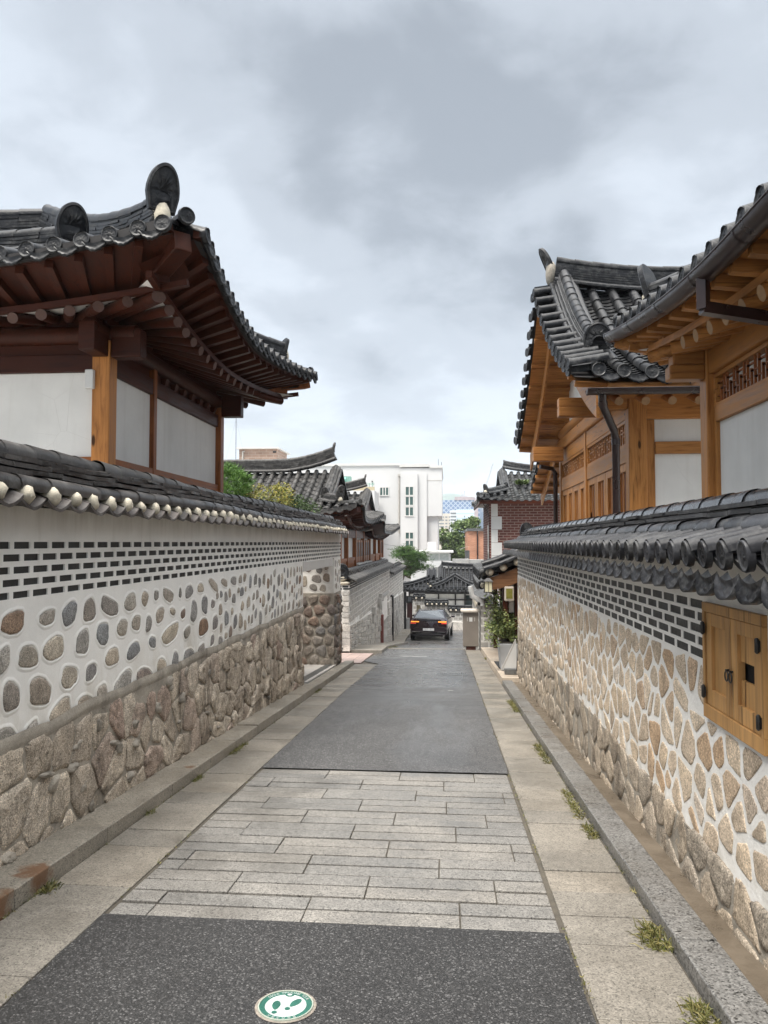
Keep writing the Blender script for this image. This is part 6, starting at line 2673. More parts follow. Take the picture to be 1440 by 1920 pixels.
weed('weed_clump', .915, 3.47, .05, .12, 260, .075, 'large dry green weed tuft at the right kerb near the asphalt corner', 1)
weed('weed_clump', .915, 2.86, .045, .07, 180, .065, 'weed tuft at the right kerb in the very bottom corner of the view', 2)
weed('weed_clump', .925, 4.98, .035, .14, 160, .055, 'thin weed tuft at the right kerb beside the lower end of the pavers', 3)
weed('weed_clump', .915, 5.65, .035, .40, 420, .050, 'long row of dry weeds along the right kerb beside the pavers', 4)
weed('weed_clump', .92, 7.4, .035, .45, 380, .055, 'sparse weed row along the right kerb just past the pavers', 5)
weed('weed_clump', .925, 10.6, .04, .55, 420, .06, 'small green weeds along the right kerb before the planter', 6)
weed('weed_clump', -2.045, 7.3, .035, .28, 360, .05, 'bright green weeds along the left kerb past the pavers', 7)
weed('weed_clump', -2.04, 3.74, .04, .06, 150, .06, 'weed tuft below the rust stained left kerb stone', 8)
weed('weed_clump', -2.045, 5.1, .025, .05, 70, .045, 'tiny weed tuft at the left kerb beside the middle of the pavers', 9)
weed('weed_clump', -2.045, 6.1, .03, .1, 90, .05, 'small weed tuft at the left kerb where the pavers end', 10)
weed('weed_clump', -1.80, 23.5, .12, 1.6, 900, .11, 'long grassy weed strip below the granite block wall', 11)
weed('weed_clump', -2.2, 40.5, .15, 1.6, 600, .18, 'green weeds at the foot of the granite block wall beside the dark car', 12)
weed('weed_clump', 1.02, 18.6, .06, .25, 220, .12, 'green weed tuft beside the beige ramp past the planter', 13)
weed('weed_clump', -2.05, 11.9, .03, .25, 180, .05, 'small weeds at the left kerb before the gateway threshold', 14)

# ------------------------------------------------------------ trees and shrubs behind the left wall
pt_ = thing('pine_tree', (-4.35, 15.2, gz(15)), 'bright green clipped pine crown beside the left house corner post', 'tree')
rnd = random.Random(23)
mb = MB()
mb.tube([(-4.45, 15.2, gz(15)), (-4.4, 15.2, .5), (-4.5, 15.2, 1.8), (-4.6, 15.2, 2.9)], [.11, .09, .07, .04], 8)
mb.build('trunk', 'bark', pt_)
mb = MB()
for i in range(520):
    while True:
        v = Vector((rnd.uniform(-1, 1), rnd.uniform(-1, 1), rnd.uniform(-.5, 1)))
        if .55 < v.length < 1:
            break
    needles(mb, (-4.55 + v.x * .62, 15.2 + v.y * .6, 2.62 + v.z * .48), .16, 14, rnd, .006, .8)
mb.build('crown', 'pine', pt_)
for nm, cx, cy, cz, rx, rz, mat, lab in (('clipped_shrub', -3.75, 15.4, 2.42, .66, .34, 'shrub', 'yellowish clipped shrub dome showing above the left wall coping'), ('clipped_shrub', -3.30, 16.2, 2.22, .52, .34, 'shrubgreen', 'dark green clipped shrub to the right of the yellowish one above the coping')):
    sh = thing(nm, (cx, cy, gz(cy)), lab, 'shrub')
    mb = MB()
    for i in range(26):
        v = Vector((rnd.uniform(-1, 1), rnd.uniform(-1, 1), rnd.uniform(-.6, .9)))
        leaves(mb, (cx + v.x * rx * .75, cy + v.y * rx * .7, cz + v.z * rz * .7), (.2, .2, .16), 110, .045, rnd, .55, .2)
    mb.build('crown', mat, sh)
    mb = MB()
    mb.tube([(cx, cy, gz(cy)), (cx + .05, cy, cz - .2)], [.05, .03], 6)
    for i in range(6):
        mb.tube([(cx, cy, cz - .5), (cx + rnd.uniform(-.4, .4), cy + rnd.uniform(-.4, .4), cz)], [.025, .01], 5)
    mb.build('trunk', 'bark', sh)

p2 = thing('pine_tree', (-2.55, 47, gz(47)), 'dark green layered pine standing beyond the end of the granite block wall', 'tree')
rnd = random.Random(31)
tx = PX(770, 47)
mb = MB()
mb.tube([(tx - .85, 47, gz(47)), (tx - .75, 47, -1.6), (tx - .35, 47, -.3), (tx + .1, 47, 1.0)], [.10, .09, .08, .03], 8)
cl = []
for i in range(46):
    a = rnd.uniform(0, 6.28)
    rr = rnd.uniform(.15, 1.05)
    cl.append((tx + math.cos(a) * rr, 47 + math.sin(a) * rr * .8, rnd.choice([1.0, .75, .5, .25, 0, -.25, -.45]) + rnd.uniform(-.12, .12)))
for c in cl:
    mb.tube([(tx, 47, c[2] - .25), c], [.04, .012], 5)
mb.build('trunk', 'bark', p2)
mb = MB()
for c in cl:
    for k in range(34):
        q = (c[0] + rnd.gauss(0, .26), c[1] + rnd.gauss(0, .26), c[2] + rnd.gauss(0, .08))
        needles(mb, q, .22, 8, rnd, .013, .9)
mb.build('crown', 'pinedark', p2)


def broad_tree(x, y, z0, h, rw, seed, label, n=3800, lf=.46):
    rnd = random.Random(seed)
    t = thing('broadleaf_tree', (x, y, z0), label, 'tree')
    mb = MB()
    mb.tube([(x, y, z0), (x + .1, y, z0 + h * .35), (x - .1, y, z0 + h * .7)], [.30, .22, .1], 8)
    cs = []
    for i in range(18):
        a = rnd.uniform(0, 6.28)
        q = rnd.uniform(.2, 1)
        zz = rnd.uniform(.35, 1.0)
        wr_ = rw * math.sin(math.pi * min(.92, max(.15, zz * .85)))
        c = (x + math.cos(a) * wr_ * q * .8, y + math.sin(a) * wr_ * q * .8, z0 + h * zz)
        cs.append(c)
        mb.tube([(x, y, z0 + h * min(.6, zz * .6)), c], [.10, .03], 5)
    mb.build('trunk', 'bark', t)
    mb = MB()
    for c in cs:
        r_ = rnd.uniform(.28, .5) * rw
        leaves(mb, c, (r_, r_, r_ * .8), n // 18, lf, rnd, .6, .3)
    mb.build('crown', 'tree', t)


broad_tree(PX(832, 95), 95, gz(95), 8.2, 2.6, 1, 'rounded green tree next to the white building edge, below the beige office block')
broad_tree(PX(853, 98), 98, gz(98), 7.4, 2.6, 2, 'green tree in the gap below the pale glass office block')
broad_tree(PX(876, 93), 93, gz(93), 9.6, 2.6, 3, 'taller yellow green tree against the orange brick building')

for o_ in (g3, lan, mbx, pl, bu, pnl, g4):
    o_.location.y += .16
pt_.location.y -= .3
# moss and tiny seedlings in the joints
rnd = random.Random(5)
mb = MB()
for (x, ya, yb, n) in ((-2.062, 1.5, 16, 900), (.528, 2.0, 20, 800), (.958, 1.5, 13, 900), (-1.622, 2, 16, 300)):
    for i in range(n):
        y = ya + (yb - ya) * rnd.random() ** 1.6
        if mnoise.noise(Vector((y * 2.1, x * 5, 0))) < -.05:
            continue
        p = Vector((x + rnd.gauss(0, .008), y, gz(y) - .002))
        d = Vector((rnd.gauss(0, .6), rnd.gauss(0, .6), rnd.uniform(.3, 1))).normalized()
        w = Vector((rnd.gauss(0, 1), rnd.gauss(0, 1), 0)).normalized() * rnd.uniform(.002, .005)
        mb.add([p - w, p + w, p + d * rnd.uniform(.008, .026)], [(0, 1, 2)])
tag(mb.build('moss', 'weed'), kind='stuff')


# ------------------------------------------------------------ end of the lane
ew = thing('boundary_wall', (-.5, 46.6, gz(46)), 'stepped granite block wall with white dotted tile coping closing the lane behind the car', 'wall')
YW = 46.4
st = [(PX(775, YW), PX(797, YW), PZ(1122, YW)), (PX(797, YW), PX(840, YW), PZ(1133, YW)), (PX(840, YW), 2.6, PZ(1144, YW))]
mt, mp = MB(), MB()
for k, (xa, xb, zt_) in enumerate(st):
    part('wall_section', 'granblock', ew, (xa, xb, YW, YW + .4, gz(46) - .3, zt_))
    part('brick_band', 'brickdark', ew, (xa, xb, YW - .012, YW - .001, zt_ - .10, zt_ - .05))
    s = Slope((xa - .03, YW - .16), (1, 0), (0, 1), xb - xa + .06, .36, lambda t: .36, zt_ + .04, .16, .03, 0, .5)
    s.tiles(mt, None, .21, .055, .4, .2, 1, 3)
    ridge(mt, [(xa, YW + .2, zt_ + .17), ((xa + xb) / 2, YW + .2, zt_ + .15), (xb, YW + .2, zt_ + .17)], .14, 2, .05, .07, False, .35, 1)
    mt.box(xa, xb, YW - .14, YW + .5, zt_ + .001, zt_ + .03)
    n = int((xb - xa) / .28)
    for i in range(n):
        blob(mp, (xa + (i + .5) * (xb - xa) / n, YW - .17, zt_ + .045), (.06, .05, .06), i, 7, 5)
mt.build('coping_tiles', 'tile', ew)
mp.build('lime_plugs', 'plug', ew)
part('plaque', m_plain('brown_plaque', (.10, .085, .05), .6, .2), ew, (PX(781, YW), PX(788, YW), YW - .02, YW - .001, PZ(1146, YW), PZ(1134, YW)))
rk = part('retaining_kerb', 'ashlar', None, ('bar', (.05, 45.2, gz(45) + .18), (2.6, 44.4, gz(45) + .16), .3, .62))
tag(rk, 'low pale granite retaining kerb at the bend behind the taupe cabinet', 'kerb stone')
sg = thing('side_gate', (-2.2, 45.4, gz(45)), 'narrow dark red side gate with black pillar to the left of the car', 'gate')
part('pillar', 'iron', sg, (PX(757, 45.2), PX(762, 45.2), 45.1, 45.4, gz(45), PZ(1108, 45.2)))
part('pillar', 'concrete', sg, (PX(762.5, 45.2), PX(768, 45.2), 45.0, 45.3, gz(45), PZ(1158, 45.2)))
part('door_leaf', m_plain('dark_red_door', (.06, .018, .016), .5, .15), sg, (PX(763, 45.5), PX(773.5, 45.5), 45.45, 45.5, gz(45), PZ(1130, 45.5)))
part('lintel', 'iron', sg, (PX(762, 45.5), PX(774, 45.5), 45.4, 45.52, PZ(1130, 45.5), PZ(1117, 45.5)))
part('name_plate', m_plain('grey_plate', (.10, .11, .12), .4, .1), sg, (PX(764.5, 45.4), PX(771.5, 45.4), 45.385, 45.399, PZ(1127, 45.5), PZ(1119, 45.5)))

h4 = thing('hanok_house', (1, 53, gz(53)), 'dark tiled house with a triangular hipped end facing up the lane behind the stepped wall', 'house')
hanok_roof(h4, -1.2, 2.4, 50.2, 57.0, 'y', -1.72, .86, 1.8, .16, .1, 1.6, {'S': 1, 'E': 0, 'W': 0}, .15, 'tile', .27, .07, 2, 2, 'SW SE', 91, .30, .0, .09, 'red_x', 0)
hanok_roof(h4, -1.6, 7.5, 51.6, 57.6, 'x', -1.72, 1.38, 1.2, .2, .1, 2.0, {'S': 1, 'W': 0}, .3, 'tile', .29, .075, 4, 2, 'SW', 92, .36, .15, .12, 'red_x', 1)
hanok_roof(h4, -3.35, 1.2, 50.6, 57.4, 'x', -1.70, 1.15, 2.1, .2, .1, 2.0, {'S': 0, 'W': 0, 'E': 0}, .2, 'tile', .29, .06, 2, 2, 'SW', 93, .30, .1, .10, 'red_x', 0)
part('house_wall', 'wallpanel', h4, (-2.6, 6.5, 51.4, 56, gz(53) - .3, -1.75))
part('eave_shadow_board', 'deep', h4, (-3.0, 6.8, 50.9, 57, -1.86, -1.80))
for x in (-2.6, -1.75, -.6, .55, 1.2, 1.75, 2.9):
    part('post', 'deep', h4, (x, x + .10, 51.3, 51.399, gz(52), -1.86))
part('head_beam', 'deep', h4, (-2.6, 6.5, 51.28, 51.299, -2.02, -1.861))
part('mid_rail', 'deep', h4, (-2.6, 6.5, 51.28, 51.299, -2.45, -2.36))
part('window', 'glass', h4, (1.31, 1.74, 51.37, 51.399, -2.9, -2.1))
# ------------------------------------------------------------ brick house on the right
rb_ = thing('brick_house', (4.5, 32, gz(32)), 'dark red brick house with white stepped quoins and old tiled roof beyond the gable house', 'house')
YB = 30.0
part('brick_wall', 'redbrick', rb_, (PX(917, YB), 9, YB, 35, gz(32) - 1, 3.12))
mb = MB()
for i in range(14):
    z1_ = 3.05 - i * .52
    w = .40 if i % 2 else .24
    mb.box(PX(921, YB) - .02, PX(921, YB) + w, YB - .015, YB + .2, z1_ - .51, z1_)
mb.build('quoins', 'whitetrim', rb_)
mb = MB()
mb.box(PX(917, YB) - .012, PX(917, YB) - .001, 30.5, 31.2, .2, 2.2)
mb.build('window', 'glass', rb_)
part('window_frame', 'whitetrim', rb_, (PX(917, YB) - .02, PX(917, YB) - .013, 30.45, 30.5, .1, 2.3))
part('soffit', 'whitetrim', rb_, (1.45, 9.2, 29.35, 35.5, 3.121, 3.16))
hanok_roof(rb_, 1.3, 9.3, 29.3, 35.3, 'x', 3.22, 1.25, 1.1, .12, .1, 1.5, {'S': 1, 'W': 1, 'N': 0}, .25, 'tile_grey', .30, .085, 4, 2, 'SW', 95, .3, .25, .13, 'red_x', 1)
part('eave_fascia', 'red_x', rb_, (1.32, 9.3, 29.28, 29.34, 3.0, 3.15))
part('eave_fascia', 'red_y', rb_, (1.28, 1.34, 29.34, 35.3, 3.0, 3.15))
mb = MB()
mb.tube([(1.42, 29.6, 3.1), (1.62, 29.9, 2.75), (1.72, 30.1, 2.5), (1.70, 30.1, .5)], .02, 6)
mb.build('cable', 'iron', rb_)
fn = thing('roof_weeds', (PX(975, 31), 30.6, 3.6), 'bright green weeds sprouting on the tiled roof of the dark red brick house', 'plant')
rnd = random.Random(77)
mb = MB()
for k in range(9):
    c = Vector((PX(975, 30.8) + rnd.uniform(-.36, .36), 30.8 + rnd.uniform(-.2, .2), 3.85))
    for j in range(16):
        a = rnd.uniform(0, 6.28)
        l = rnd.uniform(.22, .46)
        d = Vector((math.cos(a) * .8, math.sin(a) * .8, rnd.uniform(.5, 1.2))).normalized()
        w = d.cross(Vector((0, 0, 1))).normalized() * .03
        m1 = c + d * l * .6
        t = c + d * l + Vector((0, 0, -.1))
        mb.add([c, m1 + w, t, m1 - w], [(0, 1, 2, 3)])
mb.build('foliage', 'fern', fn)

# ------------------------------------------------------------ white building and its neighbours
wb = thing('white_building', (-10, 78, gz(78)), 'large plain white rendered building with narrow green glazed window bay', 'building')
Y7 = 75.0
part('main_block', 'whitepaint', wb, (PX(400, Y7), PX(821, Y7), Y7, Y7 + 14, gz(78) - 1, PZ(872, Y7)))
part('overhang_block', 'whitepaint', wb, (PX(752, Y7), PX(829, Y7), Y7 - .35, Y7 - .002, PZ(968, Y7), PZ(878, Y7)), (PX(821, Y7) + .002, PX(829, Y7), Y7, Y7 + 14, PZ(968, Y7), PZ(876, Y7)))
part('stair_bay', 'whitepaint', wb, (PX(752, Y7), PX(784, Y7), Y7 - .85, Y7 - .352, PZ(1060, Y7), PZ(889, Y7)))
part('stair_bay', 'whitepaint', wb, (PX(784, Y7) + .002, PX(801, Y7), Y7 - .50, Y7 - .352, PZ(1060, Y7), PZ(889, Y7)))
part('parapet', 'whitetrim', wb, (PX(752, Y7) - .1, PX(806, Y7), Y7 - .5, Y7 + 13, PZ(876, Y7), PZ(870.5, Y7)), (PX(806, Y7), PX(830.5, Y7), Y7 - .5, Y7 + 14, PZ(878, Y7), PZ(873.5, Y7)))
part('parapet', 'whitetrim', wb, (PX(400, Y7), PX(752, Y7) - .102, Y7 - .15, Y7 + 13, PZ(872, Y7), PZ(868, Y7)))
part('cornice_line', 'pvc', wb, (PX(784, Y7), PX(829, Y7), Y7 - .37, Y7 - .351, PZ(902, Y7), PZ(901, Y7)))
mb = MB()
mb.tube([(PX(749, Y7), Y7 - .2, PZ(1000, Y7)), (PX(749, Y7), Y7 - .2, PZ(892, Y7))], .09, 8)
mb.box(PX(746.5, Y7), PX(752, Y7) - .01, Y7 - .35, Y7 - .05, PZ(893, Y7), PZ(889, Y7))
mb.build('downpipe', 'pvc', wb)


def window(par, u0, u1, v0, v1, yf, cols=2, glass='glassgreen', Y=Y7):
    x0, x1, z0, z1 = PX(u0, Y), PX(u1, Y), PZ(v1, Y), PZ(v0, Y)
    f = part('window', 'whitetrim', par, (x0 - .08, x1 + .08, yf - .06, yf - .001, z1, z1 + .1), (x0 - .08, x1 + .08, yf - .08, yf - .001, z0 - .1, z0), (x0 - .08, x0, yf - .06, yf - .001, z0, z1), (x1, x1 + .08, yf - .06, yf - .001, z0, z1),
             *[(x0 + (x1 - x0) * k / cols - .05, x0 + (x1 - x0) * k / cols + .05, yf - .05, yf - .001, z0, z1) for k in range(1, cols)])
    part('pane', glass, f, (x0, x1, yf - .02, yf - .0011, z0, z1))
    return f


for v0, v1 in ((914, 929), (932.5, 947.5), (952, 967), (999, 1010), (1014, 1024)):
    window(wb, 762, 775.5, v0, v1, Y7 - .85)
window(wb, 713, 728, 914, 928, Y7, 3)
window(wb, 690, 700, 940, 955, Y7, 1)
mb = MB()
for u, v in ((676, 902), (697, 902)):
    mb.box(PX(u, Y7), PX(u + 1.8, Y7), Y7 - .2, Y7, PZ(v + 1.2, Y7), PZ(v - .8, Y7))
mb.build('wall_lamp', 'iron', wb)
for u, v in ((824, 858), (830, 864)):
    mb = MB()
    mb.tube([(PX(u, Y7) - .1, Y7 + 1, PZ(876, Y7)), (PX(u, Y7) - .1, Y7 + 1, PZ(v, Y7))], .03, 5)
    mb.build('roof_mast', 'steel', wb)
ph = thing('rooftop_penthouse', (PX(480, 80), 82, PZ(872, 80)), 'brown stone rooftop block with pale slab roof above the left end of the white building', 'penthouse')
part('stone_wall', 'brownbrick', ph, (PX(441, 80), PX(515, 80), 80, 85, PZ(872, 80), PZ(838, 80)))
part('roof_slab', 'whitetrim', ph, (PX(437, 80), PX(519, 80), 79.6, 86, PZ(838, 80), PZ(835.5, 80)))
part('louvre', 'deep', ph, (PX(507, 80), PX(513, 80), 79.95, 79.999, PZ(846, 80), PZ(842.5, 80)))
mb = MB()
mb.tube([(PX(448.5, 80), 79.9, PZ(864, 80)), (PX(448.5, 80), 79.9, PZ(843, 80)), (PX(452, 80), 79.9, PZ(843, 80))], .09, 6)
mb.build('vent_pipe', 'pvc', ph)
an = thing('antenna_mast', (PX(434.5, 78), 78, PZ(866, 78)), 'thin guyed antenna mast on the roof left of the brown penthouse', 'antenna')
mb = MB()
mb.tube([(PX(434.5, 78), 78, PZ(868, 78)), (PX(434.5, 78), 78, PZ(770, 78))], .035, 6)
mb.build('mast', 'steel', an)
mb = MB()
for du in (-22, 20):
    mb.tube([(PX(434.5, 78), 78, PZ(780, 78)), (PX(434.5 + du, 78), 78, PZ(866, 78))], .006, 4)
mb.build('guy_wire', 'steel', an)
part('mast_foot', 'steel', an, (PX(431, 78), PX(438, 78), 77.8, 78.2, PZ(866, 78) - .3, PZ(860, 78)))

dk = thing('low_building', (PX(665, 70), 72, gz(70)), 'lower white building with a tan roof deck in front of the large white one', 'building')
part('deck_block', 'whitepaint', dk, (PX(600, 70), PX(702, 70), 70, 74.4, gz(70) - .5, PZ(919, 70)))
part('deck_wall', m_plain('tan_deck_wall', (.42, .36, .24), .8, .1), dk, (PX(655, 70), PX(702, 70), 70, 70.2, PZ(919, 70) + .001, PZ(912, 70)))
mb = MB()
for u in range(656, 703, 6):
    mb.tube([(PX(u, 70), 70.1, PZ(912, 70)), (PX(u, 70), 70.1, PZ(904.5, 70))], .025, 5)
for v in (905, 908):
    mb.tube([(PX(655, 70), 70.1, PZ(v, 70)), (PX(702, 70), 70.1, PZ(v, 70))], .02, 5)
mb.build('railing', m_plain('green_rail', (.10, .30, .22), .5, .1), dk)
tk = thing('water_tank', (PX(642, 71), 71.5, PZ(919, 70)), 'pale green rooftop water tank beside the tile ridge end', 'water tank')
mb = MB()
mb.tube([(PX(634, 71), 71, PZ(899, 71)), (PX(648, 71), 71, PZ(899, 71))], .28, 14)
mb.build('tank', m_plain('tank_green', (.14, .36, .29), .4, .15), tk)
part('housing', m_plain('tank_housing', (.20, .36, .31), .6, .1), tk, (PX(628, 71), PX(655, 71), 71.5, 72.5, PZ(919, 70), PZ(891, 71)), (PX(634, 71), PX(650, 71), 70.8, 71.2, PZ(919, 70), PZ(903, 71)))

gh = thing('low_building', (PX(820, 60), 62, gz(60)), 'small white flat roofed building with a wide window below the trees', 'building')
part('house_wall', 'whitepaint', gh, (PX(770, 60), PX(845, 60), 60, 66, gz(60) - .5, PZ(1036, 60)))
part('roof_slab', 'whitetrim', gh, (PX(766, 60), PX(850, 60), 59.5, 66.4, PZ(1036, 60), PZ(1033, 60)))
window(gh, 806, 841, 1038, 1049.5, 60, 2, m_plain('pale_window', (.42, .45, .43), .25, .1), 60)
part('window_head', 'deep', gh, (PX(803, 60), PX(845, 60), 59.95, 59.998, PZ(1037.5, 60), PZ(1036, 60)))
part('balcony', 'whitepaint', gh, (PX(800, 60), PX(848, 60), 59.3, 59.93, PZ(1063, 60), PZ(1052, 60)))
part('roof_box', 'whitepaint', gh, (PX(802, 64), PX(818, 64), 63, 65, PZ(1035, 60), PZ(1016, 64)))
cw = thing('concrete_parapet', (PX(875, 57), 57, gz(57)), 'grey concrete parapet block behind the dark tiled roofs', 'parapet')
part('block', 'concrete', cw, (PX(848, 58), PX(877, 58), 58, 59, gz(58) - .3, PZ(1048, 58)))
part('block', 'concrete', cw, (PX(877, 58) + .002, PX(935, 58), 58.1, 59, gz(58) - .3, PZ(1049, 58)))
part('vent', 'pvc', cw, (PX(855, 58), PX(865, 58), 57.96, 57.999, PZ(1057, 58), PZ(1054.5, 58)))
part('coping', 'pvc', cw, (PX(876, 58), PX(878, 58), 57.95, 59, PZ(1062, 58), PZ(1047.5, 58)))
ob = thing('brick_building', (PX(896, 68), 70, gz(70)), 'plain orange brick building with a dark cap beside the trees', 'building')
part('brick_wall', 'orangebrick', ob, (PX(876.5, 68), PX(930, 68), 68, 78, gz(70) - .5, PZ(996, 68)))
part('roof_cap', 'steel', ob, (PX(875.5, 68), PX(931, 68), 67.8, 78, PZ(996, 68), PZ(991, 68)))
mb = MB()
mb.tube([(PX(894.5, 68), 67.9, PZ(1060, 68)), (PX(894.5, 68), 67.9, PZ(992, 68))], .06, 6)
mb.build('downpipe', 'gutter', ob)
cn = thing('canopy', (PX(868, 64), 64, gz(64)), 'small curved grey metal canopy on a post before the orange brick building', 'canopy')
mb = MB()
mb.grid(lambda u, v: (PX(862 + 20 * u, 64), 64 + 1.0 * v, PZ(1030 - 5 * math.sin(u * 1.8), 64)), 8, 2)
mb.build('roof_sheet', 'pvc', cn)
part('post', 'steel', cn, (PX(872, 64), PX(880, 64), 64.2, 64.9, gz(64), PZ(1032, 64)))

# ------------------------------------------------------------ skyline
k = NT('blue_lattice_facade')
X_ = k.xyz()
d1 = k.math('PINGPONG', k.math('ADD', X_[0], k.math('MULTIPLY', X_[2], 1.0)), 1.3)
d2 = k.math('PINGPONG', k.math('SUBTRACT', X_[0], k.math('MULTIPLY', X_[2], 1.0)), 1.3)
c = k.mix(k.rng(k.math('MINIMUM', d1, d2), .25, .45, 1, 0), (.10, .17, .30), (.34, .40, .48))
MT['lattice'] = k.done(c, .4)
k = NT('pale_blue_glass')
X_ = k.xyz()
c = k.mix(k.rng(k.math('PINGPONG', X_[2], .9), .12, .3, 1, 0), (.50, .60, .66), (.36, .47, .55))
MT['paleglass'] = k.done(c, .3)
MT['beige'] = m_plain('beige_office', (.50, .46, .40), .8, .06, .3, 0)
MT['haze_win'] = m_plain('grey_office_window', (.17, .19, .20), .4, .2, .5, 0)
MT['pinkgrey'] = m_plain('pinkish_scaffold', (.34, .29, .30), .8, .2, .6, 0)
MT['bluegrey'] = m_plain('bluegrey_facade', (.22, .29, .38), .5, .15, .4, 0)
Y8 = 420.0
tw = thing('tower_block', (PX(862, Y8), Y8 + 10, -10), 'blue lattice clad high rise under construction on the skyline', 'building')
part('facade', 'lattice', tw, (PX(815, Y8), PX(889, Y8), Y8, Y8 + 30, -12, PZ(938, Y8)))
part('top_floor', 'pinkgrey', tw, (PX(853, Y8), PX(889, Y8), Y8 - .3, Y8 + 28, PZ(938, Y8), PZ(932, Y8)))
part('side_bay', 'pinkgrey', tw, (PX(889, Y8), PX(896, Y8), Y8 - 1, Y8 + 25, -12, PZ(937, Y8)))
part('side_bay', 'lattice', tw, (PX(896, Y8), PX(899, Y8), Y8 - .5, Y8 + 25, -12, PZ(940, Y8)))
mb = MB()
for u in (889.5, 893, 898):
    mb.box(PX(u, Y8), PX(u + .7, Y8), Y8, Y8 + .3, PZ(940, Y8), PZ(932.5, Y8))
mb.box(PX(889, Y8), PX(899, Y8), Y8, Y8 + .3, PZ(936, Y8), PZ(935, Y8))
mb.build('scaffold', 'pinkgrey', tw)
t2 = thing('tower_block', (PX(908, 440), 450, -10), 'grey blue curtain wall tower partly hidden by the red brick house', 'building')
part('facade', 'bluegrey', t2, (PX(898.5, 440), PX(925, 440), 440, 470, -12, PZ(953, 440)))
t3 = thing('office_block', (PX(833, 300), 305, -8), 'beige office block with ribbon windows next to the white building edge', 'building')
part('facade', 'beige', t3, (PX(806, 300), PX(845, 300), 300, 318, -8, PZ(963, 300)))
for i in range(6):
    v = 968.5 + i * 6
    for (u0, u1) in ((823.5, 832.5), (835, 839), (841.5, 844.5)):
        part('window', 'haze_win', t3, (PX(u0, 300), PX(u1, 300), 299.9, 299.999, PZ(v + 2.4, 300), PZ(v, 300)))
t4 = thing('office_block', (PX(866, 290), 295, -8), 'pale blue glass office block with grey window bands on its left', 'building')
part('facade', 'paleglass', t4, (PX(856, 290), PX(889, 290), 290, 310, -8, PZ(955.5, 290)))
part('left_wing', m_plain('white_office_wing', (.60, .62, .62), .7, .05, .3, 0), t4, (PX(844, 290), PX(856, 290) - .002, 290.6, 310, -8, PZ(957, 290)))
for i in range(8):
    v = 961 + i * 6.2
    part('window', 'haze_win', t4, (PX(844.8, 290), PX(855.6, 290), 290.5, 290.599, PZ(v + 3, 290), PZ(v, 290)))
    if 0 < i < 5:
        part('window', 'haze_win', t4, (PX(870, 290), PX(871.8, 290), 289.9, 289.999, PZ(v + 3, 290), PZ(v, 290)))
        part('window', 'haze_win', t4, (PX(882, 290), PX(885.5, 290), 289.9, 289.999, PZ(v + 3.2, 290), PZ(v, 290)))


def crane(label, u0, v0, u1, v1, um, vm0, Y, seg=9, w=.5, r=.10):
    t = thing('tower_crane', (PX(um, Y), Y, PZ(vm0, Y)), label, 'crane')
    mb = MB()
    a, b = Vector((PX(u0, Y), Y, PZ(v0, Y))), Vector((PX(u1, Y), Y, PZ(v1, Y)))
    n = Vector((-(b - a).z, 0, (b - a).x)).normalized() * w
    for i in range(seg):
        p, q = a.lerp(b, i / seg), a.lerp(b, (i + 1) / seg)
        mb.tube([p - n, q + n], r * .6, 4)
        mb.tube([p + n, q - n], r * .6, 4)
    mb.tube([a - n, b - n * .3], r, 4)
    mb.tube([a + n, b + n * .3], r, 4)
    mb.build('jib', 'cranegrey', t)
    mb = MB()
    m0, m1 = Vector((PX(um, Y), Y, PZ(vm0, Y))), Vector((PX(um, Y), Y, PZ(v0, Y)))
    mb.tube([m0, m1], w * .6, 4)
    mb.box(m1.x - 2.2, m1.x + 2, Y - .5, Y + .5, m1.z - .4, m1.z + .6)
    mb.tube([m1, m1 + Vector((-1.4, 0, 3.0))], r * 1.6, 4)
    mb.tube([m1 + Vector((-1.4, 0, 3.0)), b], r * .5, 4)
    mb.build('mast', 'cranegrey', t)


MT['cranegrey'] = m_plain('hazy_crane_steel', (.40, .42, .44), .7, .1, 1, 0)
crane('tall pale luffing crane with a long inclined jib above the skyline', 907, 924, 924, 871, 904, 960, 430)
crane('small distant crane with a short jib over the blue lattice tower', 869.5, 932, 871.5, 920.5, 869.5, 936, 432, 4, .4, .12)
hl = MB()
prof = [(-420, .35), (-250, .5), (-130, .75), (-60, .9), (-25, 1.0), (0, 1.02), (20, 1.0), (45, .86), (90, .6), (200, .45), (420, .3)]
vs = []
hz_ = 1500
top = PZ(928, hz_)
NX = 80
for j in range(7):
    for i in range(NX + 1):
        t = i / NX
        x = -420 + 840 * t
        kq = 0
        while kq < len(prof) - 2 and prof[kq + 1][0] < x:
            kq += 1
        a, b = prof[kq], prof[kq + 1]
        hh = a[1] + (b[1] - a[1]) * (x - a[0]) / (b[0] - a[0])
        hh *= math.sin(math.pi * (j / 6)) ** .8 if 0 < j < 6 else 0
        nz = mnoise.noise(Vector((x * .05, j * 1.3, 0))) * 3 + mnoise.noise(Vector((x * .2, j * 3, 5))) * 1.5
        vs.append((x + PX(851, hz_) * 1.0 - 4, hz_ + (j - 3) * 120, -20 + (top + 20) * hh + (nz if 0 < j < 6 else 0)))
hl.add(vs, [(j * (NX + 1) + i, j * (NX + 1) + i + 1, (j + 1) * (NX + 1) + i + 1, (j + 1) * (NX + 1) + i) for j in range(6) for i in range(NX)], 0, True)
tag(hl.build('hills', m_plain('wooded_hill', (.10, .14, .12), .9, .35, .05, 0)), kind='structure')
at = thing('tower_mast', (PX(851.5, 1490), 1490, top - 4), 'slender observation tower mast standing on the far wooded hill', 'mast')
mb = MB()
xx = PX(851.5, 1490)
mb.tube([(xx, 1490, top - 6), (xx, 1490, PZ(917, 1490)), (xx, 1490, PZ(912, 1490)), (xx, 1490, PZ(897, 1490))], [.7, .6, .45, .15], 8)
mb.build('shaft', 'cranegrey', at)

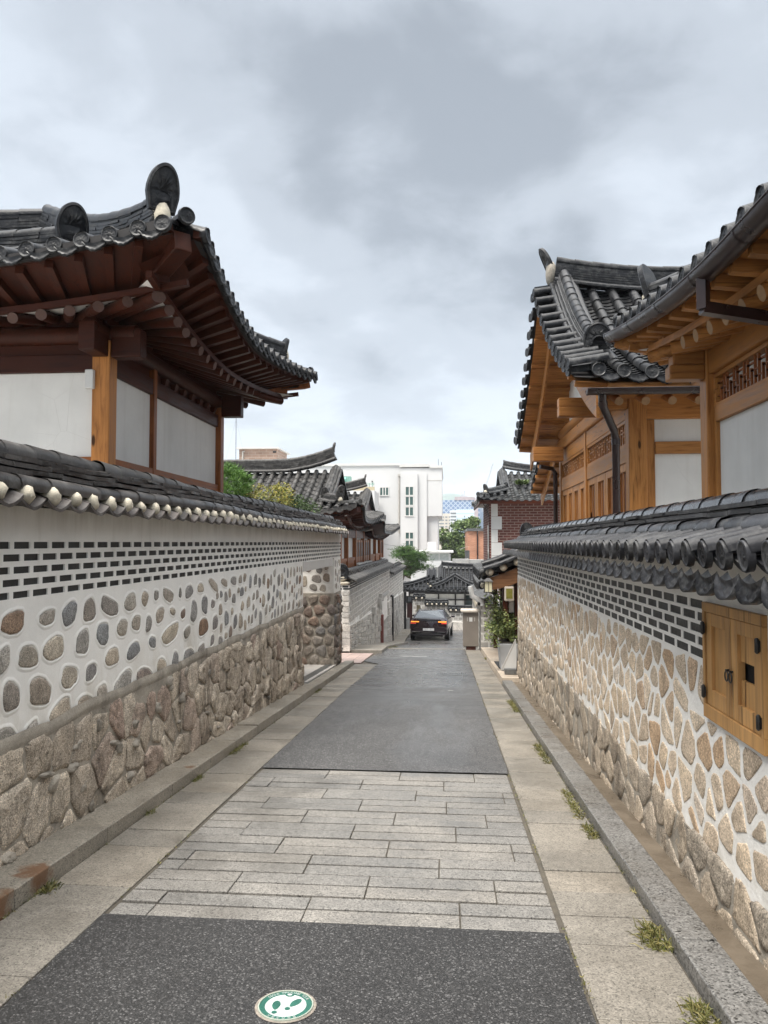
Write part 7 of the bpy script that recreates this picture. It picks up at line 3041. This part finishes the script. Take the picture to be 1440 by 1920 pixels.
# ------------------------------------------------------------ car
MT['carpaint'] = m_plain('dark_maroon_paint', (.012, .005, .008), .10, .05, 2, 0, .7)
MT['carglass'] = m_plain('car_glass', (.10, .11, .12), .05, .05, 2, 0, 1.0, .45)
MT['rubber'] = m_plain('tyre_rubber', (.012, .012, .012), .8, .1)
MT['chrome'] = m_plain('bright_trim', (.45, .45, .45), .15, .05, 2, 0, .5, 1)
MT['rim'] = m_plain('alloy_rim', (.25, .25, .26), .25, .05, 2, 0, .5, 1)


def emit(name, col, st):
    m = bpy.data.materials.new(name)
    m.use_nodes = True
    b = m.node_tree.nodes['Principled BSDF']
    b.inputs['Base Color'].default_value = (*col, 1)
    b.inputs['Emission Color'].default_value = (*col, 1)
    b.inputs['Emission Strength'].default_value = st
    return m


CX, CYR = -.88, 36.6
car = thing('parked_car', (CX, CYR, gz(CYR)), 'dark maroon saloon car seen from behind with lit orange tail lights at the lane bend', 'car')


def cpart(name, mats, mb, bev=0, parent=car):
    o = mb.build(name, mats, None, bev)
    o.parent = parent
    return o


sec = [(0, .84, .52, .98, .60), (.05, .90, .34, 1.03, .66), (.35, .945, .26, 1.07, .74), (.8, .96, .24, 1.08, .80), (1.4, .96, .22, 1.06, .84), (2.4, .96, .22, 1.02, .86), (3.4, .96, .22, 1.0, .86), (4.1, .95, .24, .97, .80), (4.7, .90, .28, .86, .70), (5.0, .80, .34, .74, .56), (5.1, .64, .42, .66, .4)]
mb = MB()
vs, npts = [], 0
for (y, hw, zb_, zt_, tw_) in sec:
    half = [(0, zb_), (hw * .84, zb_), (hw * .96, zb_ + .12), (hw, zb_ + (zt_ - zb_) * .50), (hw * .985, zb_ + (zt_ - zb_) * .74), (hw * .93, zt_ - .07), (tw_ + .06, zt_ - .005), (tw_ * .5, zt_ + .015), (0, zt_ + .02)]
    ring_ = [(x, z) for x, z in half] + [(-x, z) for x, z in half[-2:0:-1]]
    npts = len(ring_)
    vs += [(x, y, z) for x, z in ring_]
fs = []
for i in range(len(sec) - 1):
    for j in range(npts):
        fs.append((i * npts + j, i * npts + (j + 1) % npts, (i + 1) * npts + (j + 1) % npts, (i + 1) * npts + j))
fs.append(tuple(range(npts - 1, -1, -1)))
fs.append(tuple((len(sec) - 1) * npts + j for j in range(npts)))
mb.add(vs, fs, 0, True)
body = cpart('body', 'carpaint', mb)
mb = MB()
cb = [(.62, .80, 1.065, 0), (1.45, .62, 1.43, 1), (1.9, .63, 1.475, 1), (2.7, .62, 1.465, 1), (3.2, .60, 1.41, 1), (4.0, .76, 1.0, 0)]
vs = []
for (y, hw, z, _) in cb:
    vs += [(-hw, y, z - (.03 if _ else 0)), (-hw * .55, y, z), (hw * .55, y, z), (hw, y, z - (.03 if _ else 0))]
mb.add(vs, [(i * 4 + j, i * 4 + j + 1, i * 4 + j + 5, i * 4 + j + 4) for i in range(1, 4) for j in range(3)], 0, True)
cpart('roof', 'carpaint', mb)
mb = MB()
mb.add([vs[0], vs[3], vs[7], vs[6], vs[5], vs[4]], [(0, 1, 2, 3, 4, 5)])
cpart('rear_window', 'carglass', mb)
mb = MB()
mb.add([vs[20], vs[23], vs[19], vs[18], vs[17], vs[16]], [(5, 4, 3, 2, 1, 0)])
cpart('windscreen', 'carglass', mb)
for sg_x in (-1, 1):
    k4 = 0 if sg_x < 0 else 3
    mb = MB()
    belt = [(sg_x * .86, .70, 1.03), (sg_x * .885, 1.5, 1.03), (sg_x * .885, 2.4, 1.015), (sg_x * .88, 3.4, 1.0), (sg_x * .80, 4.0, .985)]
    topp = [vs[0 + k4], vs[4 + k4], vs[8 + k4], vs[12 + k4], vs[16 + k4]]
    mb.add(belt + topp, [(0, 1, 6, 5), (1, 2, 7, 6), (2, 3, 8, 7), (3, 4, 9, 8)])
    cpart('side_window', 'carglass', mb)
    mb = MB()
    mb.tube([vs[0 + k4], vs[4 + k4], vs[8 + k4], vs[12 + k4], vs[16 + k4], vs[20 + k4]], .035, 6)
    mb.tube([Vector(p) for p in belt], .022, 6)
    cpart('window_pillar', 'carpaint', mb)
    mb = MB()
    blob(mb, (sg_x * 1.04, 3.35, 1.06), (.10, .07, .07), 2, 10, 6, 0, .04)
    mb.bar((sg_x * .88, 3.38, 1.01), (sg_x * 1.0, 3.36, 1.04), .05, .04)
    cpart('wing_mirror', 'carpaint', mb)
    for yw in (1.05, 4.12):
        w_ = bpy.data.objects.new('wheel', None)
        COL.objects.link(w_)
        w_.parent = car
        mb = MB()
        mb.tube([(sg_x * .72, yw, .345), (sg_x * .745, yw, .345), (sg_x * .955, yw, .345), (sg_x * .97, yw, .345)], [.32, .345, .345, .31], 24)
        cpart('tyre', 'rubber', mb, 0, w_)
        mb = MB()
        mb.tube([(sg_x * .955, yw, .345), (sg_x * .974, yw, .345)], [.25, .24], 20)
        cpart('rim', 'rim', mb, 0, w_)
    # two stacked lamp lines on each side
    for q, (z0_, z1_, m_) in enumerate(((.905, .955, emit('amber_lamp', (1.0, .30, .03), .28)), (.835, .875, emit('red_lamp', (.5, .025, .012), .15)))):
        mb = MB()
        a, b = sg_x * (.47 if q == 0 else .62), sg_x * (.86 if q == 0 else .88)
        mb.hexa([(min(a, b), -.03, z0_), (max(a, b), -.03, z0_), (max(a, b), .12, z0_), (min(a, b), .12, z0_), (min(a, b), -.02, z1_), (max(a, b), -.02, z1_), (max(a, b), .12, z1_), (min(a, b), .12, z1_)])
        cpart('tail_light', m_, mb)
mb = MB()
mb.hexa([(-.60, -.03, 1.025), (.60, -.03, 1.025), (.66, .2, 1.065), (-.66, .2, 1.065), (-.58, -.05, 1.055), (.58, -.05, 1.055), (.64, .2, 1.095), (-.64, .2, 1.095)])
cpart('boot_lip', 'carpaint', mb)
mb = MB()
mb.box(-.90, .90, -.045, .25, .44, .50)
mb.box(-.86, .86, -.05, .25, .30, .34)
cpart('bumper', 'carpaint', mb, .015)
mb = MB()
mb.box(-.80, -.42, -.06, -.046, .425, .438)
mb.box(.42, .80, -.06, -.046, .425, .438)
mb.box(-.62, .62, -.06, -.046, .352, .36)
cpart('bumper_trim', 'chrome', mb)
mb = MB()
mb.box(-.70, .70, -.02, .2, .22, .299)
cpart('diffuser', 'rubber', mb)
mb = MB()
mb.box(-.27, .27, -.062, -.046, .505, .615)
plt = cpart('number_plate', m_plain('plate_white', (.66, .68, .70), .4, .04), mb)
V_, F_ = text_mesh('152가 1817', .105)
mb = MB()
mb.add([(v.x, -.066, .525 + v.y) for v in V_], F_)
cpart('lettering', 'rubber', mb, 0, plt)
V_, F_ = text_mesh('G E N E S I S', .085)
mb = MB()
mb.add([(v.x, -.052, .885 + v.y) for v in V_], F_)
cpart('lettering', 'chrome', mb)
mb = MB()
mb.tube([(0, 1.62, 1.465), (0, 1.50, 1.53)], [.03, .006], 6)
cpart('roof_fin', 'carpaint', mb)
car.rotation_euler = (R(-2.9), 0, R(-3.2))

# overhead service cable lines by the pine
cbw = MB()
cbw.tube([(PX(700, 44), 44, PZ(1015, 44)), (PX(730, 50), 50, PZ(1022, 50)), (PX(760, 56), 56, PZ(1026, 56))], .012, 4)
o = cbw.build('service_cable', 'iron')
tag(o, 'thin dark service cable running from the tiled eave towards the white building', 'cable')

# ------------------------------------------------------------ rain-washed air over the whole valley
mb = MB()
mb.box(-840, 840, -60, 1930, -30, 132)
hm = bpy.data.materials.new('haze')
hm.use_nodes = True
hm.node_tree.nodes.clear()
ho = hm.node_tree.nodes.new('ShaderNodeOutputMaterial')
pv = hm.node_tree.nodes.new('ShaderNodeVolumePrincipled')
pv.inputs['Color'].default_value = (.86, .92, 1.0, 1)
pv.inputs['Density'].default_value = .00026
pv.inputs['Anisotropy'].default_value = 0.0
hm.node_tree.links.new(pv.outputs[0], ho.inputs['Volume'])
MT['haze'] = hm
tag(mb.build('haze', 'haze'), kind='stuff')
S.cycles.volume_bounces = 1
